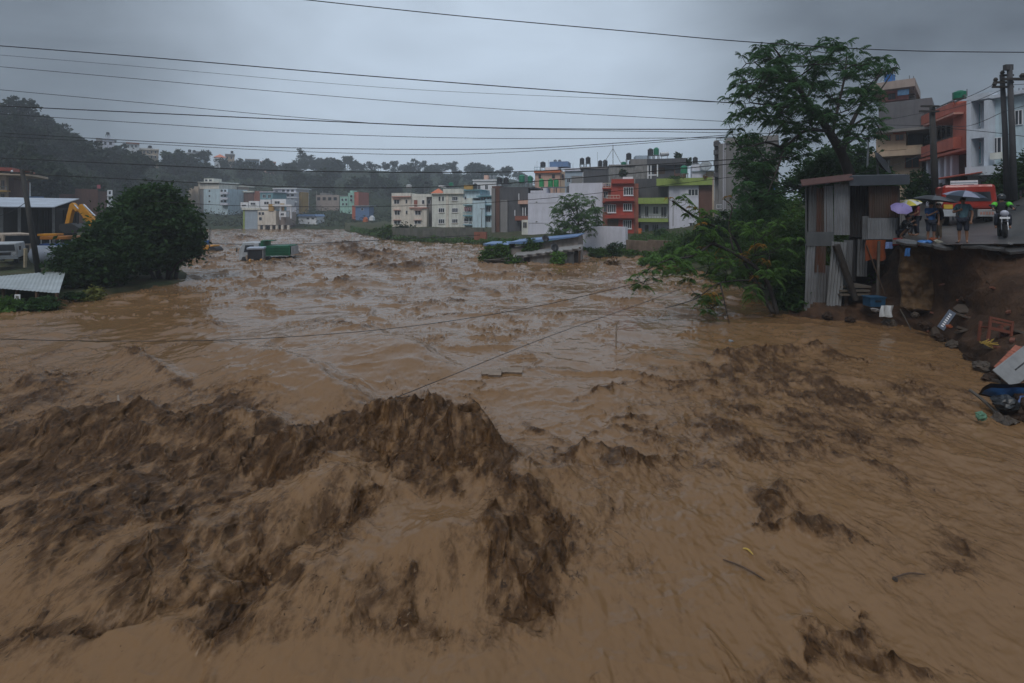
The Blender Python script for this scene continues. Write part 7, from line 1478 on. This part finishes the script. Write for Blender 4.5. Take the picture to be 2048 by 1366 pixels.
# wooden chair frame lying on the slope
CHR = mat('red_brown_wood', (.12, .034, .018), .6, .3, 4, stretch=(1, 1, .3))
ch = thing('broken_chair', 'upturned red-brown wooden chair frame lying on the rubble slope', 'chair', P(1998, 684, 15.2), R(-12)); ch.rotation_euler = (R(-12), R(12), R(-14))
for x_, y_ in ((-.27, 0), (.27, 0), (-.27, .42), (.27, .42)): MB().box(x_ - .03, x_ + .03, y_ - .03, y_ + .03, -.05, .68 if y_ == 0 else .55).build('leg', CHR, ch)
for z_ in (.30, .52, .62): MB().box(-.24, .24, -.02, .02, z_, z_ + .06).build('rail', CHR, ch)
MB().box(-.27, .27, .03, .39, .36, .40).build('seat', CHR, ch)
st = MB(); rg = random.Random(9)
for k in range(26): a = Vector((rg.uniform(-.12, .1), rg.uniform(-.1, .1), rg.uniform(0, .06))); st.tube([a, a + Vector((rg.uniform(.05, .22), rg.uniform(-.1, .1), rg.uniform(-.1, .14)))], .009, 4)
o = st.build('straw', mat('straw', (.36, .24, .05), .8, .3, 6)); o.location = P(1970, 688, 15.0); tag(o, 'tuft of yellow straw beside the upturned chair', 'straw')
bk = MB()
for i in range(4):
    for j in range(2): bk.box(-.34 + i * .22, -.13 + i * .22, -.1, .1, j * .085, j * .085 + .078)
o = bk.build('masonry', BRICK); o.location = P(2016, 728, 13.6); o.rotation_euler = (R(15), R(-38), R(10)); tag(o, 'broken lump of red brickwork above the white board', 'brickwork')
o = MB().box(-.2, 1.5, -.02, .02, -.22, .3).build('white_board', mat('dirty_white_board', (.20, .205, .21), .6, .2, 3, streak=.3), None, bevel=.01); o.location = P(2020, 752, 12.9); o.rotation_euler = (R(-35), R(-32), R(8)); tag(o, 'tilted dirty white board at the right edge', 'board')
MB().box(.2, .8, -.026, -.02, .02, .05).build('crack', DK, o)
o = drape('tarp', 'black and blue tarpaulin sagging over the bank at the right edge', 'tarpaulin', 1985, 768, 2110, 800, 12.2, CL_BLK, .12, 20, None, .1, 1.5); o2 = drape('tarp', 'bright blue tarpaulin edge drooping under the black one', 'tarpaulin', 1984, 776, 2090, 795, 12.0, CL_TARP, .09, 20, None, .12, 1.0)
rubble('cloth', 'dark wet cloth heap hanging below the blue tarpaulin', 'cloth', 2010, 806, 11.8, .28, CL_BLK, 12, .6); drape('cloth', 'blue and white cloth at the very right edge under the tarpaulin', 'cloth', 2038, 792, 2066, 806, 11.8, CL_BL)
rubble('plastic_bag', 'pale green plastic bag caught at the water edge on the right', 'plastic bag', 1962, 832, 11.4, .12, mat('pale_green', (.08, .17, .11), .5, .3, 8), 14, .8); rubble('cloth', 'orange rag low on the earth slope left of the grey board', 'cloth', 1895, 652, 17.6, .14, CL_OR, 16)
gb = thing('signboard', 'small grey board with white lettering slipped down the earth slope', 'sign', P(1893, 640, 17.6)); gb.rotation_euler = (R(-20), R(-52), R(5))
MB().box(-.36, .36, -.015, .015, -.11, .11).build('board', mat('slate_board', (.10, .12, .16), .6), gb); lt = MB()
for k in range(7): lt.box(-.28 + k * .08, -.235 + k * .08, -.022, -.016, -.03, .045)
lt.build('lettering', WHITEP, gb)
for k, (x, y, Y, x1, y1, Y1, r, lb) in enumerate(((1940, 780, 12.6, 1995, 828, 11.8, .035, 'long bare stick sliding into the water at the right edge'), (1800, 618, 20.8, 1822, 660, 20.2, .02, 'thin stick leaning on the bank below the hut'), (1995, 826, 11.8, 2012, 812, 11.9, .03, 'short forked stick at the end of the long one'), (1930, 632, 18.3, 1975, 636, 18.2, .045, 'brown plank lying on the earth ledge left of the chair'), (2030, 640, 16.5, 2080, 655, 16.2, .04, 'dark beam on the slope right of the chair'))):
    o = MB().tube(curve_pts([P(x, y, Y), (P(x, y, Y) + P(x1, y1, Y1)) / 2 + Vector((0, 0, .03)), P(x1, y1, Y1)], 4), r, 6).build('stick', BARK2 if k < 3 else CHR); tag(o, lb, 'stick')
stones = [(1905, 690, 17.6, .22), (1940, 715, 16.2, .18), (1880, 676, 18.6, .2), (1965, 735, 15.0, .25), (1850, 650, 19.6, .22), (1985, 760, 14.0, .25), (1780, 648, 21.2, .25), (1700, 640, 21.7, .22), (1655, 632, 22.2, .24), (2010, 850, 11.6, .3), (2035, 830, 11.8, .3), (1925, 600, 18.6, .14), (1975, 610, 17.6, .12), (2020, 618, 17, .15), (1990, 700, 15.6, .2), (1830, 630, 20.2, .16)]
for k, (x, y, Y, r) in enumerate(stones):
    o = rubble('boulder', 'muddy stone lying on the washed-out earth bank', 'stone', x, y, Y, r, EARTH2 if k % 3 else mat('grey_stone', (.055, .042, .032), .8, .4, 3, bump=.8, bscale=14), 30 + k, .7); o['group'] = 'stones on the washed-out bank'
# afloat
SLB = mat('muddy_concrete', (.060, .046, .036), .9, .3, 5, dirt=(.04, .025, .018), dirt_amt=.8)
pkm = mat('pale_plank', (.19, .145, .11), .7, .25, 4)
for k, (x, y, w_, a) in enumerate(((975, 748, .34, 8), (990, 750, .36, -6), (1012, 744, .30, 20), (1030, 745, .42, -4))):
    Y = WY(y, .08); o = MB().box(-w_ / 2, w_ / 2, -.12, .12, -.03, .03).build('plank', pkm); o.location = (PX(x, Y), Y, .13); o.rotation_euler = (R(18), 0, R(a)); o['group'] = 'pale planks floating in a row'
    tag(o, ('leftmost of the pale planks floating in mid-river', 'second pale plank from the left of the floating row', 'tilted third plank of the floating row', 'rightmost and longest plank of the floating row')[k], 'plank', 'pale planks floating in a row')
o = MB().tube([P(1232, 692, 18), P(1233, 648, 18.2)], .028, 6).build('post', pkm); tag(o, 'thin white post standing upright in mid-river', 'post')
for k, (x, y, x1, y1, m_, lb) in enumerate(((1486, 1100, 1506, 1112, MATS['straw'], 'tiny yellow bamboo splinter floating low right of centre'), (1446, 1122, 1530, 1163, WOODD, 'long thin brown stick floating below the bamboo splinter'), (1790, 1158, 1850, 1152, WOODD, 'dark branch floating on the lower right'), (232, 838, 236, 805, pkm, 'pale stick poking out of the left wave'), (280, 800, 312, 826, pkm, 'pale plank end in the left wave trough'))):
    z_ = .02 if k < 3 else .35
    a, b2 = gpt(x, WY(y, z_), z_ + .02), gpt(x1, WY(y1, z_), z_ + (.02 if k < 3 else .15)); o = MB().tube(curve_pts([a, (a + b2) / 2 + Vector((.01, .03, .01)), b2], 3), [.008, .011, .012, .012, .012, .01, .006] if k < 3 else .022, 5).build('stick', m_); tag(o, lb, 'floating stick')
o = rubble('bottle', 'small grey bottle bobbing before the earth bank', 'bottle', 1462, 682, 18.8, .09, GREYPL, 40, .5); o = rubble('bottle', 'small dull bottle at the end of the dark branch, lower right', 'bottle', 1790, 1158, 6.5, .035, SLB, 41, .6)

# broken bricks, slabs and roots in the torn bank
rg = random.Random(77); er, ec = EBANK.shape[:2]
def on_bank(r0, r1, c0, c1): return Vector(EBANK[rg.randint(int(er * r0), int(er * r1) - 1), rg.randint(int(ec * c0), int(ec * c1) - 1)])
BRK = mat('muddy_brick', (.14, .05, .03), .9, .4, 8, dirt=(.04, .025, .018), dirt_amt=.8); ROOT = mat('root', (.05, .032, .02), .9, .3, 6)
br0 = MB().box(-.115, .115, -.055, .055, -.035, .035).build('brick', BRK, bevel=.006)
for k in range(30):
    o = br0 if k == 0 else br0.copy(); 
    if k: COL.objects.link(o)
    o.location = on_bank(.1, .6, .3, .72) + Vector((0, 0, .02)); o.rotation_euler = (rg.uniform(-.6, .6), rg.uniform(-.6, .6), rg.random() * 6); tag(o, 'muddy broken brick scattered on the washed-out earth bank', 'brick', 'broken bricks on the washed-out bank')
for k in range(9):
    w_, d_ = rg.uniform(.2, .45), rg.uniform(.15, .35); poly = [(math.cos(t) * w_ * rg.uniform(.7, 1.1), math.sin(t) * d_ * rg.uniform(.7, 1.1)) for t in (0, .9, 1.9, 2.8, 3.9, 5.1)]
    o = MB().prism(poly, -.04, .04).build('concrete_slab', SLB, bevel=.01); o.location = on_bank(.15, .55, .35, .72); o.rotation_euler = (R(90) + rg.uniform(-.6, .6), rg.uniform(-.5, .5), rg.random() * 6); tag(o, 'broken muddy concrete slab lying on the washed-out earth bank', 'concrete slab', 'broken slabs on the washed-out bank')
for k in range(14):
    a = on_bank(.62, .92, .36, .72); o = MB().tube(curve_pts([a + Vector((0, .05, 0)), a + Vector((rg.uniform(-.15, .15), -.15, rg.uniform(-.2, 0))), a + Vector((rg.uniform(-.3, .3), -.22, rg.uniform(-.7, -.3)))], 4), [.018 - .0018 * i for i in range(9)], 5).build('root', ROOT); tag(o, 'bare root hanging out of the torn earth face under the road', 'root', 'roots hanging from the torn earth face')
for k, (x, Y) in enumerate(((1815, 20.4), (1858, 19.7), (1890, 18.9), (1950, 17.95), (1985, 17.6), (2025, 17.4))):
    w_, d_ = rg.uniform(.3, .5), rg.uniform(.25, .4); poly = [(math.cos(t) * w_ * rg.uniform(.75, 1.1), math.sin(t) * d_ * rg.uniform(.7, 1.1)) for t in (0, .8, 1.7, 2.7, 3.6, 4.4, 5.4)]
    o = MB().prism(poly, -.05, .05).build('road_edge_slab', ASPHALT, bevel=.01); o.location = gpt(x, Y, 3.44 - .05 * (k % 3)); o.rotation_euler = (R(90) + R(rg.uniform(2, 16)), R(rg.uniform(-6, 6)), R(rg.uniform(-50, -20))); tag(o, 'cracked slab of road surface jutting over the torn edge', 'road slab', 'road slabs jutting over the torn edge')
# ------------------------------------------------------------------ rain haze
def make_haze():
    mb = MB().box(-800, 800, -30, 780, -6.0, 95)
    m = bpy.data.materials.new('rain_haze'); m.use_nodes = True
    ns, ls = m.node_tree.nodes, m.node_tree.links
    ns.remove(ns['Principled BSDF'])
    v = N(ns, 'ShaderNodeVolumePrincipled'); v.inputs['Color'].default_value = (0.84, 0.91, 1.0, 1); v.inputs['Density'].default_value = HAZE; v.inputs['Anisotropy'].default_value = 0.15
    ls.new(v.outputs[0], ns['Material Output'].inputs['Volume'])
    o = mb.build('haze', m); o['kind'] = 'stuff'; o['label'] = 'thin grey rain haze over the valley'
HAZE = 0.0009
make_haze()
